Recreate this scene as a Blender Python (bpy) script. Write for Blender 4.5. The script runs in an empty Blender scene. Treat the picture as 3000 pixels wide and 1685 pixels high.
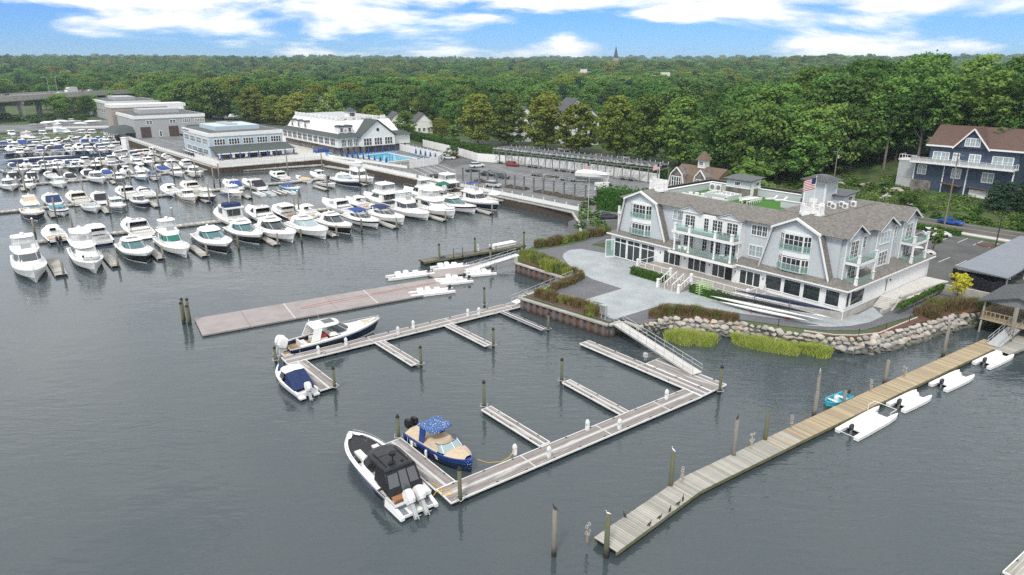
import bpy,bmesh,math,random
from mathutils import Vector,Matrix,noise
from math import sin,cos,pi,radians,sqrt,atan2,hypot
#camera
CAM_H=35.0
FPX=2000.0
PITCH=radians(18)
sc=bpy.context.scene
col=sc.collection
cam=bpy.data.cameras.new('camera')
cam.lens=24;cam.sensor_width=36;cam.clip_start=1;cam.clip_end=12000
camo=bpy.data.objects.new('camera',cam);col.objects.link(camo)
camo.location=(0,0,CAM_H);camo.rotation_euler=(pi/2-PITCH,0,0)
sc.camera=camo
#sky and sun
SUN_EL,SUN_AZ=radians(52),radians(200)
w=bpy.data.worlds.new('World');sc.world=w;w.use_nodes=True
nt=w.node_tree;nd=nt.nodes;lk=nt.links;nd.clear()
def N(t,**kw):
 n=nd.new(t)
 for k,v in kw.items():setattr(n,k,v)
 return n
def math_(op,a,b=None,c=None,tree=None):
 n=(tree or nt).nodes.new('ShaderNodeMath');n.operation=op
 for i,x in enumerate((a,b,c)):
  if x is None:continue
  if isinstance(x,(int,float)):n.inputs[i].default_value=x
  else:(tree or nt).links.new(x,n.inputs[i])
 return n.outputs[0]
out=N('ShaderNodeOutputWorld');bg=N('ShaderNodeBackground')
sky=N('ShaderNodeTexSky',sky_type='NISHITA',sun_disc=False,sun_elevation=SUN_EL,sun_rotation=SUN_AZ,altitude=0,air_density=1.0,dust_density=0.0,ozone_density=4.0)
SKY_STRENGTH=0.12
tc=N('ShaderNodeTexCoord')
sep=N('ShaderNodeSeparateXYZ');lk.new(tc.outputs['Generated'],sep.inputs[0])
def fbm(scale,off,det=9,rough=.55,dist=.3):
 mp=N('ShaderNodeMapping');mp.inputs['Location'].default_value=off
 mp.inputs['Scale'].default_value=scale;lk.new(tc.outputs['Generated'],mp.inputs[0])
 n=N('ShaderNodeTexNoise');n.inputs['Scale'].default_value=1.0
 n.inputs['Detail'].default_value=det;n.inputs['Roughness'].default_value=rough
 n.inputs['Distortion'].default_value=dist;lk.new(mp.outputs[0],n.inputs['Vector']);return n.outputs[0]
n1=fbm((5.5,5.5,24),(3.4,1.35,.3));n2=fbm((1.6,1.6,6),(8.0,2.2,0),3)
cov=math_('ADD',math_('MULTIPLY',n1,.72),math_('MULTIPLY',n2,.40))
rise=N('ShaderNodeMapRange');rise.interpolation_type='SMOOTHSTEP'
lk.new(sep.outputs[2],rise.inputs[0])
rise.inputs[1].default_value=0.015;rise.inputs[2].default_value=0.30
rise.inputs[3].default_value=-0.03;rise.inputs[4].default_value=0.20
cov=math_('ADD',cov,rise.outputs[0])
ramp=N('ShaderNodeValToRGB');lk.new(cov,ramp.inputs[0])
ramp.color_ramp.elements[0].position=.515;ramp.color_ramp.elements[1].position=.635
ramp.color_ramp.interpolation='EASE'
shade=N('ShaderNodeValToRGB');lk.new(n1,shade.inputs[0])
shade.color_ramp.elements[0].position=.33;shade.color_ramp.elements[0].color=(.58,.64,.72,1)
shade.color_ramp.elements[1].position=.62;shade.color_ramp.elements[1].color=(1.06,1.05,1.02,1)
tint=N('ShaderNodeMixRGB',blend_type='MULTIPLY');tint.inputs[0].default_value=1
lk.new(sky.outputs[0],tint.inputs[1]);tint.inputs[2].default_value=(.24,.46,.90,1)
CLOUD=1.0/SKY_STRENGTH
csc=N('ShaderNodeMixRGB',blend_type='MULTIPLY');csc.inputs[0].default_value=1
lk.new(shade.outputs[0],csc.inputs[1]);csc.inputs[2].default_value=(CLOUD,CLOUD,CLOUD,1)
mix=N('ShaderNodeMixRGB');lk.new(ramp.outputs[0],mix.inputs[0])
lk.new(tint.outputs[0],mix.inputs[1]);lk.new(csc.outputs[0],mix.inputs[2])
lk.new(mix.outputs[0],bg.inputs[0]);bg.inputs[1].default_value=SKY_STRENGTH
lk.new(bg.outputs[0],out.inputs[0])
sun=bpy.data.lights.new('sun','SUN');sun.energy=2.0;sun.angle=radians(11);sun.color=(1,.96,.90)
suno=bpy.data.objects.new('sun',sun);col.objects.link(suno);suno.location=(0,0,120)
sd=Vector((sin(SUN_AZ)*cos(SUN_EL),cos(SUN_AZ)*cos(SUN_EL),sin(SUN_EL)))
suno.rotation_euler=sd.to_track_quat('Z','Y').to_euler()
sc.view_settings.view_transform='Standard';sc.view_settings.look='None'
sc.view_settings.exposure=0.4;sc.view_settings.gamma=1;sc.view_settings.use_curve_mapping=False
cy_=sc.cycles
cy_.use_denoising=False;cy_.max_bounces=6;cy_.diffuse_bounces=2;cy_.glossy_bounces=3
cy_.transmission_bounces=4;cy_.transparent_max_bounces=8;cy_.volume_bounces=0
cy_.caustics_reflective=False;cy_.caustics_refractive=False;cy_.use_adaptive_sampling=True
cy_.sample_clamp_indirect=4
#survey: picture point on a level plane -> metres
def G(u,v,z=0.0):
 x=(u-1500)/FPX;y=-(v-842.5)/FPX
 d=Vector((x,cos(PITCH)+y*sin(PITCH),-sin(PITCH)+y*cos(PITCH)))
 t=(CAM_H-z)/-d.z
 return Vector((d.x*t,d.y*t,z))
SO=Vector((18.7,119.5,0));SA=radians(-51)
EX=Vector((cos(SA),sin(SA),0));EY=Vector((-sin(SA),cos(SA),0))
def S(x,y,z=0.0):return SO+EX*x+EY*y+Vector((0,0,z))
def toS(p):q=Vector((p[0],p[1],0))-SO;return q.dot(EX),q.dot(EY)
def GS(u,v,z=0.0):return toS(G(u,v,z))
#materials
MT={}
def newmat(name):
 m=bpy.data.materials.new(name);m.use_nodes=True;t=m.node_tree
 b=t.nodes['Principled BSDF'];MT[name]=m;return m,t,b
def nnode(t,typ,**kw):
 n=t.nodes.new(typ)
 for k,v in kw.items():
  if k in n.inputs.keys():
   n.inputs[k].default_value=v
  else:setattr(n,k,v)
 return n
def coords(t,which='Object',scale=None):
 c=t.nodes.new('ShaderNodeTexCoord')
 if scale is None:return c.outputs[which]
 m=t.nodes.new('ShaderNodeMapping');m.inputs['Scale'].default_value=scale
 t.links.new(c.outputs[which],m.inputs[0]);return m.outputs[0]
def mixc(t,fac,a,b,mode='MIX'):
 n=t.nodes.new('ShaderNodeMixRGB');n.blend_type=mode
 for i,x in enumerate((fac,a,b)):
  if isinstance(x,(int,float)):n.inputs[i].default_value=x
  elif isinstance(x,(tuple,list)):n.inputs[i].default_value=tuple(x)+((1,)if len(x)==3 else())
  else:t.links.new(x,n.inputs[i])
 return n.outputs[0]
def bump(t,b,h,strength=.3,dist=.02):
 n=t.nodes.new('ShaderNodeBump');n.inputs['Strength'].default_value=strength
 n.inputs['Distance'].default_value=dist;t.links.new(h,n.inputs['Height'])
 t.links.new(n.outputs[0],b.inputs['Normal'])
def mk(name,c,rough=.6,var=.12,scale=2.0,metal=0.,spec=.4,rnd=0.,bmp=0.,stretch=(1,1,1),c2=None,thr=(.45,.65)):
 """plain surface: base colour with fine and coarse tonal wear, optional second colour in patches, per-object variation"""
 m,t,b=newmat(name)
 v=coords(t,'Object',stretch)
 n=nnode(t,'ShaderNodeTexNoise',Scale=scale,Detail=6.0,Roughness=.6);t.links.new(v,n.inputs['Vector'])
 lo=tuple(x*(1-var)for x in c);hi=tuple(min(1,x*(1+var))for x in c)
 r=nnode(t,'ShaderNodeValToRGB');t.links.new(n.outputs[0],r.inputs[0])
 r.color_ramp.elements[0].position=.3;r.color_ramp.elements[0].color=lo+(1,)
 r.color_ramp.elements[1].position=.7;r.color_ramp.elements[1].color=hi+(1,)
 o=r.outputs[0]
 if c2:
  n2=nnode(t,'ShaderNodeTexNoise',Scale=scale*.35,Detail=5.0);t.links.new(v,n2.inputs['Vector'])
  r2=nnode(t,'ShaderNodeValToRGB');t.links.new(n2.outputs[0],r2.inputs[0])
  r2.color_ramp.elements[0].position,r2.color_ramp.elements[1].position=thr
  o=mixc(t,r2.outputs[0],o,c2)
 if rnd:
  oi=t.nodes.new('ShaderNodeObjectInfo')
  mr=nnode(t,'ShaderNodeMapRange');t.links.new(oi.outputs['Random'],mr.inputs[0])
  mr.inputs[3].default_value=1-rnd;mr.inputs[4].default_value=1+rnd
  o=mixc(t,1.0,o,mr.outputs[0],'MULTIPLY')
 t.links.new(o,b.inputs['Base Color'])
 b.inputs['Roughness'].default_value=rough;b.inputs['Metallic'].default_value=metal
 b.inputs['Specular IOR Level'].default_value=spec
 if bmp:bump(t,b,n.outputs[0],bmp,.05)
 return m
def mk_lines(name,c,axis,period,dark=.75,rough=.6,width=.12,var=.1,c2=None):
 """boards or courses: thin dark joint every `period` metres along an object axis"""
 m,t,b=newmat(name)
 v=coords(t,'Object');s=t.nodes.new('ShaderNodeSeparateXYZ');t.links.new(v,s.inputs[0])
 f=math_('FRACT',math_('DIVIDE',s.outputs[axis],period,tree=t),tree=t)
 j=math_('LESS_THAN',f,width,tree=t)
 n=nnode(t,'ShaderNodeTexNoise',Scale=1.5,Detail=5.0);t.links.new(v,n.inputs['Vector'])
 a=mixc(t,n.outputs[0],tuple(x*(1-var)for x in c),tuple(min(1,x*(1+var))for x in c))
 if c2:
  wn=nnode(t,'ShaderNodeTexWhiteNoise',noise_dimensions='1D')
  t.links.new(math_('FLOOR',math_('DIVIDE',s.outputs[axis],period,tree=t),tree=t),wn.inputs['W'])
  a=mixc(t,math_('MULTIPLY',wn.outputs[0],.6,tree=t),a,c2)
 o=mixc(t,j,a,tuple(x*dark for x in c))
 t.links.new(o,b.inputs['Base Color']);b.inputs['Roughness'].default_value=rough
 bump(t,b,f,.25,.015)
 return m
def mk_glass(name,c=(.02,.03,.035),rough=.06,spec=.9):
 m,t,b=newmat(name);b.inputs['Base Color'].default_value=c+(1,)
 b.inputs['Roughness'].default_value=rough;b.inputs['Specular IOR Level'].default_value=spec
 return m
def mk_clear(name,c=(.75,.93,.90),keep=.72):
 """thin clear sheet: lets most light straight through, keeps a tinted film and a reflection"""
 m,t,b=newmat(name)
 tr=t.nodes.new('ShaderNodeBsdfTransparent');tr.inputs[0].default_value=c+(1,)
 mx=t.nodes.new('ShaderNodeMixShader');mx.inputs[0].default_value=1-keep
 b.inputs['Base Color'].default_value=tuple(x*.75 for x in c)+(1,);b.inputs['Roughness'].default_value=.05
 t.links.new(tr.outputs[0],mx.inputs[1]);t.links.new(b.outputs[0],mx.inputs[2])
 t.links.new(mx.outputs[0],t.nodes['Material Output'].inputs[0]);return m
class MB:
 def __init__(s):s.v=[];s.f=[]
 def add(s,vs,fs):
  k=len(s.v);s.v+=[tuple(x)for x in vs];s.f+=[tuple(i+k for i in f)for f in fs];return s
 def bx(s,x0,x1,y0,y1,z0,z1):
  return s.add([(x0,y0,z0),(x1,y0,z0),(x1,y1,z0),(x0,y1,z0),(x0,y0,z1),(x1,y0,z1),(x1,y1,z1),(x0,y1,z1)],[(3,2,1,0),(4,5,6,7),(0,1,5,4),(1,2,6,5),(2,3,7,6),(3,0,4,7)])
 def bc(s,c,d,rz=0.0):
  hx,hy,hz=d[0]/2,d[1]/2,d[2]/2;ca,sa=cos(rz),sin(rz)
  vs=[(c[0]+ca*x-sa*y,c[1]+sa*x+ca*y,c[2]+z)for z in(-hz,hz)for x,y in((-hx,-hy),(hx,-hy),(hx,hy),(-hx,hy))]
  return s.add(vs,[(3,2,1,0),(4,5,6,7),(0,1,5,4),(1,2,6,5),(2,3,7,6),(3,0,4,7)])
 def beam(s,p,q,wd,ht):
  """box beam from p to q (centre line), width horizontal, height vertical-ish"""
  p,q=Vector(p),Vector(q);d=(q-p).normalized()
  sd_=d.cross(Vector((0,0,1)));
  if sd_.length<1e-4:sd_=Vector((1,0,0))
  sd_.normalize();up=sd_.cross(d);a=sd_*wd/2;b=up*ht/2
  vs=[p-a-b,p+a-b,p+a+b,p-a+b,q-a-b,q+a-b,q+a+b,q-a+b]
  return s.add(vs,[(0,1,2,3),(7,6,5,4),(0,4,5,1),(1,5,6,2),(2,6,7,3),(3,7,4,0)])
 def tube(s,p,q,r,n=6,r2=None,cap=True):
  p,q=Vector(p),Vector(q);d=(q-p)
  if d.length<1e-6:return s
  d.normalize();a=d.orthogonal().normalized();b=d.cross(a);r2=r if r2 is None else r2
  k=len(s.v)
  for c,rr in((p,r),(q,r2)):
   for i in range(n):
    an=2*pi*i/n;s.v.append(tuple(c+a*cos(an)*rr+b*sin(an)*rr))
  for i in range(n):j=(i+1)%n;s.f.append((k+i,k+j,k+n+j,k+n+i))
  if cap:s.f.append(tuple(k+i for i in reversed(range(n))));s.f.append(tuple(k+n+i for i in range(n)))
  return s
 def path(s,pts,r,n=5):
  for a,b in zip(pts,pts[1:]):s.tube(a,b,r,n)
  return s
 def prism(s,poly,z0,z1):
  n=len(poly);k=len(s.v)
  for z in(z0,z1):
   for p in poly:s.v.append((p[0],p[1],z))
  s.f.append(tuple(k+n+i for i in range(n)));s.f.append(tuple(k+i for i in reversed(range(n))))
  for i in range(n):j=(i+1)%n;s.f.append((k+i,k+j,k+n+j,k+n+i))
  return s
 def face(s,pts):return s.add(pts,[tuple(range(len(pts)))])
 def slab(s,pts,th):
  """planar polygon given thickness along its normal (downwards side added)"""
  ps=[Vector(p)for p in pts];nrm=(ps[1]-ps[0]).cross(ps[2]-ps[0]).normalized()
  n=len(ps);k=len(s.v)
  for p in ps:s.v.append(tuple(p))
  for p in ps:s.v.append(tuple(p-nrm*th))
  s.f.append(tuple(k+i for i in range(n)));s.f.append(tuple(k+n+i for i in reversed(range(n))))
  for i in range(n):j=(i+1)%n;s.f.append((k+i,k+n+i,k+n+j,k+j))
  return s
 def loft(s,rings,closed=True,cap0=True,cap1=True):
  k=len(s.v);n=len(rings[0])
  for r in rings:s.v+=[tuple(p)for p in r]
  for a in range(len(rings)-1):
   for i in range(n if closed else n-1):
    j=(i+1)%n;s.f.append((k+a*n+i,k+a*n+j,k+(a+1)*n+j,k+(a+1)*n+i))
  if cap0:s.f.append(tuple(k+i for i in reversed(range(n))))
  if cap1:s.f.append(tuple(k+(len(rings)-1)*n+i for i in range(n)))
  return s
 def ball(s,c,r,n=8,m=5,sc_=(1,1,1)):
  rings=[]
  for a in range(1,m):
   th=pi*a/m
   rings.append([(c[0]+r*sc_[0]*sin(th)*cos(2*pi*i/n),c[1]+r*sc_[1]*sin(th)*sin(2*pi*i/n),c[2]-r*sc_[2]*cos(th))for i in range(n)])
  return s.loft(rings)
 def mesh(s,name):
  me=bpy.data.meshes.new(name);me.from_pydata(s.v,[],s.f);me.update();return me
 def obj(s,name,mat,parent=None,smooth=False,**props):
  me=s.mesh(name)
  if isinstance(mat,str):mat=MT[mat]
  me.materials.append(mat)
  if smooth:me.polygons.foreach_set('use_smooth',[True]*len(me.polygons))
  return link(name,me,parent,**props)
def link(name,me,parent=None,**props):
 o=bpy.data.objects.new(name,me);col.objects.link(o)
 if parent:o.parent=parent
 for k,v in props.items():o[k]=v
 return o
def thing(name,label,cat,loc=(0,0,0),rz=0.0,group=None):
 o=bpy.data.objects.new(name,None);col.objects.link(o);o.empty_display_size=.2
 o.location=loc;o.rotation_euler=(0,0,rz);o['label']=label;o['category']=cat
 if group:o['group']=group
 return o
def tag(o,label,cat,group=None):
 o['label']=label;o['category']=cat
 if group:o['group']=group
 return o
def struct(mb,name,mat):return mb.obj(name,mat,kind='structure')
def copy_tree(o,parent=None):
 c=o.copy();col.objects.link(c);c.parent=parent
 for ch in o.children:copy_tree(ch,c)
 return c
ORD=['first','second','third','fourth','fifth','sixth','seventh','eighth','ninth','tenth','eleventh','twelfth','thirteenth','fourteenth','fifteenth','sixteenth','seventeenth','eighteenth','nineteenth','twentieth']
def nth(i):
 if i<20:return ORD[i]
 tens={2:'twenty',3:'thirty',4:'forty',5:'fifty',6:'sixty'}[(i+1)//10]
 u=(i+1)%10
 return(tens[:-1]+'ieth')if u==0 else tens+'-'+ORD[u-1]
RND=random.Random(7)
mk('white',(.80,.80,.79),.35,.04,1.0,rnd=.03)
mk('gelcoat',(.82,.82,.81),.22,.05,.8,rnd=.05,spec=.5)
mk('cream',(.74,.70,.62),.4,.05,1.0)
mk('navy',(.012,.022,.06),.25,.15,1.0)
mk('royal',(.015,.05,.22),.3,.15,1.0)
mk('black_hull',(.012,.013,.016),.2,.15,1.0)
mk('grey_hull',(.22,.25,.28),.25,.1,1.0)
mk('charcoal',(.035,.037,.042),.55,.2,2.0)
mk('light_grey',(.42,.43,.44),.5,.08,2.0)
mk('mid_grey',(.20,.21,.22),.6,.12,2.0)
mk('maroon',(.07,.01,.012),.3,.15,1.0)
mk('pale_blue_hull',(.38,.50,.58),.25,.06,1.0)
mk('teal',(.02,.25,.33),.45,.1,1.5)
mk('green_canvas',(.01,.13,.09),.7,.1,1.5)
mk('navy_canvas',(.012,.028,.10),.75,.2,2.0)
mk('blue_canvas',(.02,.06,.24),.75,.15,2.0)
mk('sky_canvas',(.05,.28,.55),.7,.15,2.0)
mk('black_canvas',(.016,.017,.022),.7,.2,2.0)
mk('beige_canvas',(.52,.42,.30),.75,.1,2.5)
mk('teak',(.36,.23,.12),.6,.15,3.0)
mk('steel',(.55,.56,.57),.3,.08,2.0,metal=.8)
mk('alu',(.55,.57,.58),.45,.08,2.0,metal=.55)
mk('red',(.45,.03,.02),.5,.1,2.0)
mk('yellow',(.65,.40,.03),.5,.1,2.0)
mk('orange_hose',(.50,.11,.06),.6,.1,2.0)
mk('rubber',(.015,.015,.016),.7,.2,3.0)
mk_glass('glass_dark');mk_glass('glass_teal',(.03,.11,.12));mk_glass('glass_green',(.0,.12,.10));mk_glass('glass_grey',(.07,.08,.09))
mk_glass('glass_pale',(.30,.38,.40),.1)
mk_clear('vinyl',(.86,.88,.88),.55);mk_clear('rail_glass',(.80,.93,.90),.80)
#surfaces of the setting
def mk_water():
 m,t,b=newmat('water')
 v=coords(t,'Object')
 def nz(scale,ang,st,det=3.0,dist=0.):
  mp=t.nodes.new('ShaderNodeMapping');mp.inputs['Rotation'].default_value=(0,0,ang);mp.inputs['Scale'].default_value=st
  t.links.new(v,mp.inputs[0])
  n=nnode(t,'ShaderNodeTexNoise',Scale=scale,Detail=det,Roughness=.55,Distortion=dist);t.links.new(mp.outputs[0],n.inputs['Vector']);return n.outputs[0]
 r1=nz(1.25,radians(24),(.28,1.0,1),2.5,.5);r2=nz(2.6,radians(-14),(.5,1.,1),2.,.3);r3=nz(.30,radians(50),(.6,1.,1),2.)
 pt=nz(.022,radians(15),(.5,1.,1),4.,.8)
 pr=nnode(t,'ShaderNodeMapRange');t.links.new(pt,pr.inputs[0]);pr.inputs[1].default_value=.40;pr.inputs[2].default_value=.60;pr.inputs[3].default_value=.25;pr.inputs[4].default_value=1.5
 h=math_('ADD',math_('MULTIPLY',r1,1.0,tree=t),math_('MULTIPLY',r2,.38,tree=t),tree=t)
 h=math_('ADD',math_('MULTIPLY',h,pr.outputs[0],tree=t),math_('MULTIPLY',r3,.9,tree=t),tree=t)
 n=t.nodes.new('ShaderNodeBump');n.inputs['Strength'].default_value=1.0;n.inputs['Distance'].default_value=.075
 t.links.new(h,n.inputs['Height']);t.links.new(n.outputs[0],b.inputs['Normal'])
 b.inputs['Base Color'].default_value=(.050,.066,.073,1);b.inputs['Roughness'].default_value=.02
 b.inputs['IOR'].default_value=1.56
 return m
mk_water()
def mk_pool():
 m,t,b=newmat('pool_water')
 n=nnode(t,'ShaderNodeTexNoise',Scale=.8,Detail=3.);t.links.new(coords(t),n.inputs['Vector'])
 t.links.new(mixc(t,n.outputs[0],(.05,.40,.60),(.14,.56,.74)),b.inputs['Base Color']);b.inputs['Roughness'].default_value=.08
 bump(t,b,n.outputs[0],.3,.05)
mk_pool()
def mk_asphalt(name,c,c2,crack=True):
 m,t,b=newmat(name);v=coords(t)
 n=nnode(t,'ShaderNodeTexNoise',Scale=.12,Detail=8.,Roughness=.65);t.links.new(v,n.inputs['Vector'])
 r=nnode(t,'ShaderNodeValToRGB');t.links.new(n.outputs[0],r.inputs[0])
 r.color_ramp.elements[0].position=.38;r.color_ramp.elements[0].color=c+(1,)
 r.color_ramp.elements[1].position=.64;r.color_ramp.elements[1].color=c2+(1,)
 g=nnode(t,'ShaderNodeTexNoise',Scale=9.,Detail=3.);t.links.new(v,g.inputs['Vector'])
 o=mixc(t,.22,r.outputs[0],g.outputs[0],'OVERLAY')
 t.links.new(o,b.inputs['Base Color']);b.inputs['Roughness'].default_value=.85;bump(t,b,g.outputs[0],.2,.01)
mk_asphalt('asphalt',(.075,.075,.078),(.115,.115,.115));mk_asphalt('asphalt_old',(.115,.118,.122),(.20,.205,.21))
def mk_paver(name,c,c2,sx,sy):
 m,t,b=newmat(name);v=coords(t)
 mp=t.nodes.new('ShaderNodeMapping');mp.inputs['Rotation'].default_value=(0,0,radians(51));t.links.new(v,mp.inputs[0])
 br=nnode(t,'ShaderNodeTexBrick',Scale=1.0);t.links.new(mp.outputs[0],br.inputs['Vector'])
 br.inputs['Brick Width'].default_value=sx;br.inputs['Row Height'].default_value=sy;br.inputs['Mortar Size'].default_value=.012
 br.inputs['Color1'].default_value=c+(1,);br.inputs['Color2'].default_value=c2+(1,)
 br.inputs['Mortar'].default_value=tuple(x*.6 for x in c)+(1,)
 n=nnode(t,'ShaderNodeTexNoise',Scale=.35,Detail=6.);t.links.new(v,n.inputs['Vector'])
 o=mixc(t,.35,br.outputs[0],n.outputs[0],'OVERLAY')
 t.links.new(o,b.inputs['Base Color']);b.inputs['Roughness'].default_value=.8
 bump(t,b,br.outputs['Fac'],-.3,.01)
mk_paver('paver_light',(.34,.37,.385),(.40,.43,.445),.40,.20);mk_paver('paver_dark',(.115,.12,.135),(.165,.168,.18),.30,.15)
mk('concrete',(.42,.40,.37),.85,.15,1.2,c2=(.30,.29,.27),thr=(.5,.75));mk('concrete_pale',(.55,.53,.50),.8,.12,1.0)
mk('ground_soil',(.085,.11,.045),.95,.4,.06,c2=(.05,.085,.028),thr=(.35,.6))
mk('grass',(.05,.085,.024),.95,.45,.5,c2=(.085,.075,.04),thr=(.5,.7),bmp=.6);mk('turf',(.045,.155,.015),.9,.15,6.0)
mk('mulch',(.115,.06,.045),.95,.35,4.0);mk('rock',(.30,.28,.26),.85,.3,.7,bmp=.6,c2=(.20,.17,.15))
mk('line_white',(.62,.62,.60),.7,.2,2.0);mk('line_yellow',(.55,.36,.06),.7,.15,2.0)
struct(MB().face([(-6000,-400,0),(6000,-400,0),(6000,9000,0),(-6000,9000,0)]),'water','water')
LZ=1.9
shore_px=[(3700,872),(3100,900),(2875,921),(2798,924),(2687,954),(2604,976),(2529,993),(2419,988),(2300,972),(2184,948),(2059,937),(1965,929),(1871,955)]
shore=[G(u,v,LZ)for u,v in shore_px]
shore+=[S(*q)for q in((22.6,-22.9),(22.6,-25.6),(6.4,-27.6),(6.4,-26.2),(5.0,-15.4),(-8.6,-15.9),(-11.4,-13.6))]
shore+=[G(u,v,LZ)for u,v in((1559,722),(1640,712),(1705,688),(1694,650),(1677,623))]
QUAY=[G(u,v,LZ)for u,v in((1677,623),(945,467),(632,493),(467,441),(327,392))]
shore+=QUAY[1:]
shore+=[G(u,v,LZ)for u,v in((345,377),(131,381),(80,388),(-120,394),(-900,402))]
shore+=[Vector((-5000,700,LZ)),Vector((-5000,9000,LZ)),Vector((6000,9000,LZ)),Vector((6000,200,LZ))]
def tri_sheet(pts,name,mat,z=None,skirt=None,**kw):
 """flat sheet of any outline, triangulated; optional skirt down to a depth"""
 from mathutils.geometry import tessellate_polygon
 ps=[Vector((p[0],p[1],z if z is not None else p[2]))for p in pts]
 mb=MB();tr=tessellate_polygon([ps]);mb.add(ps,[tuple(x)for x in tr])
 fs=[]
 for f in mb.f:
  a,b_,c_=(Vector(mb.v[i])for i in f)
  fs.append(f if(b_-a).cross(c_-a).z>0 else f[::-1])
 mb.f=fs
 if skirt is not None:
  n=len(ps)
  for i in range(n):
   p,q=ps[i],ps[(i+1)%n]
   mb.face([p,q,(q.x,q.y,skirt),(p.x,p.y,skirt)])
 return mb.obj(name,mat,**kw)
tri_sheet(shore,'ground','ground_soil',LZ,skirt=-2.0,kind='structure')
def hill_z(x,y):
 """height of the land: flat by the water, a knoll behind the boathouse road, long wooded ridges far off"""
 z=LZ
 sx,sy=toS((x,y,0))
 def ss(v,lo,hi):v=max(0.,min(1.,(v-lo)/(hi-lo)));return v*v*(3-2*v)
 d=max(0.,sy-81.5)
 z+=10.5*(1-math.exp(-(d/21.5)**1.7))*ss(sx,-75,-15)*(1-ss(sy,150,215))*(1-ss(sx,110,160))
 r=hypot(x,y)
 t=max(0.,min(1.,(r-430)/1500));t=t*t*(3-2*t)
 nz=noise.noise(Vector((x*.0016,y*.0016,3.3)))+.5*noise.noise(Vector((x*.004,y*.004,9.1)))
 z+=t*(13+16*nz)
 t2=max(0.,min(1.,(r-1900)/1600));z+=t2*(15+11*noise.noise(Vector((x*.0009,y*.0009,5.7))))
 return z
mb=MB();nx,ny=90,70
for j in range(ny):
 y=330+(j/(ny-1))**2*6000
 for i in range(nx):
  x=(i/(nx-1)-.5)*(900+y*2.1);z=hill_z(x,y)
  mb.v.append((x,y,z if z>LZ+.05 else LZ-.6))
for j in range(ny-1):
 for i in range(nx-1):
  a=j*nx+i;mb.f.append((a,a+1,a+nx+1,a+nx))
mb.obj('hills','ground_soil',smooth=True,kind='structure')
mb=MB();nx,ny=64,48
for j in range(ny):
 for i in range(nx):
  sx=-80+i/(nx-1)*242;sy=81.2+j/(ny-1)*136
  p=S(sx,sy);z=hill_z(p.x,p.y)
  z+=.5*noise.noise(Vector((p.x*.15,p.y*.15,0)))*min(1,(z-LZ)/2)
  mb.v.append((p.x,p.y,z if z>LZ+.05 else LZ-.5))
for j in range(ny-1):
 for i in range(nx-1):
  a=j*nx+i;mb.f.append((a,a+1,a+nx+1,a+nx))
mb.obj('knoll','grass',smooth=True,kind='structure')
#boathouse apron: paving
pl=[S(*q)for q in((6.9,-26.9),(22.2,-25.0),(22.2,-22.6))]+[G(u,v+2,LZ)for u,v in((1880,951),(1965,925),(2059,930),(2184,938),(2300,955),(2419,968),(2529,967),(2604,945),(2690,920),(2790,880),(2850,880),(2960,870),(2990,830))]+[S(52,26),S(41,27),S(0,2),S(-3,4),S(-9,3)]+[G(u,v,LZ)for u,v in((1790,690),(1650,722),(1560,736))]+[S(-10.4,-13.2),S(-8.3,-15.3),S(5.4,-14.8)]
tri_sheet(pl,'dark_paving','paver_dark',LZ+.06,kind='structure')
k1=.27646
def Z1(x,y,z=LZ+.1):return G(1700+x*k1,620+y*k1,z)
def Z2(x,y,z=LZ+.1):return G(2300+x*k1,640+y*k1,z)
def R8(x,y,z=LZ+.1):return G(1100+x*k1,680+y*k1,z)
lp=[R8(*q)for q in((2490,235),(2180,178),(2060,190),(1995,225),(1985,270),(2040,340),(2150,420),(2300,500))]+[Z1(*q)for q in((440,818),(-130,985),(360,1142),(930,970),(1200,1000),(1700,1080),(2200,1150),(2532,1200))]+[Z2(*q)for q in((200,1135),(480,1150),(700,1140),(900,1100),(1040,1035),(930,935))]+[S(42,4),S(41,1.5),S(0,1.5)]
tri_sheet(lp,'light_paving','paver_light',LZ+.10,kind='structure')
def bed(name,pts,z=LZ+.14,mat='mulch'):
 return tri_sheet([p if isinstance(p,Vector)else S(*p)for p in pts],name,mat,z,skirt=z-.12,kind='structure')
bed('planting_bed',[(6.7,-26.6),(20.4,-25.0),(20.0,-23.2),(12.5,-23.6),(8.2,-23.4),(6.9,-21.0),(5.9,-14.2),(3.0,-12.6),(-1.5,-13.0),(-6.0,-10.8),(-9.8,-10.6),(-10.6,-13.2),(-8.3,-15.4),(5.4,-14.9)])
bed('planting_bed',[Z1(*q)for q in((715,1135),(960,1110),(1300,1140),(1690,1165),(1690,1140),(1340,1060),(1000,1030),(720,1100))])
bed('planting_bed',[Z2(*q)for q in((200,1215),(760,1245),(1100,1150),(1500,1000),(2060,900),(2080,985),(1800,1010),(1400,1115),(1100,1200),(830,1265),(430,1245))])
kp=[Z2(*q,LZ+.14)for q in((200,1190),(520,1235),(740,1240),(1000,1215),(1200,1130),(1400,1050))]
mb=MB()
for a,b_ in zip(kp,kp[1:]):mb.beam(a,b_,.14,.16)
mb.obj('path_kerb','concrete_pale',kind='structure')
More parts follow.
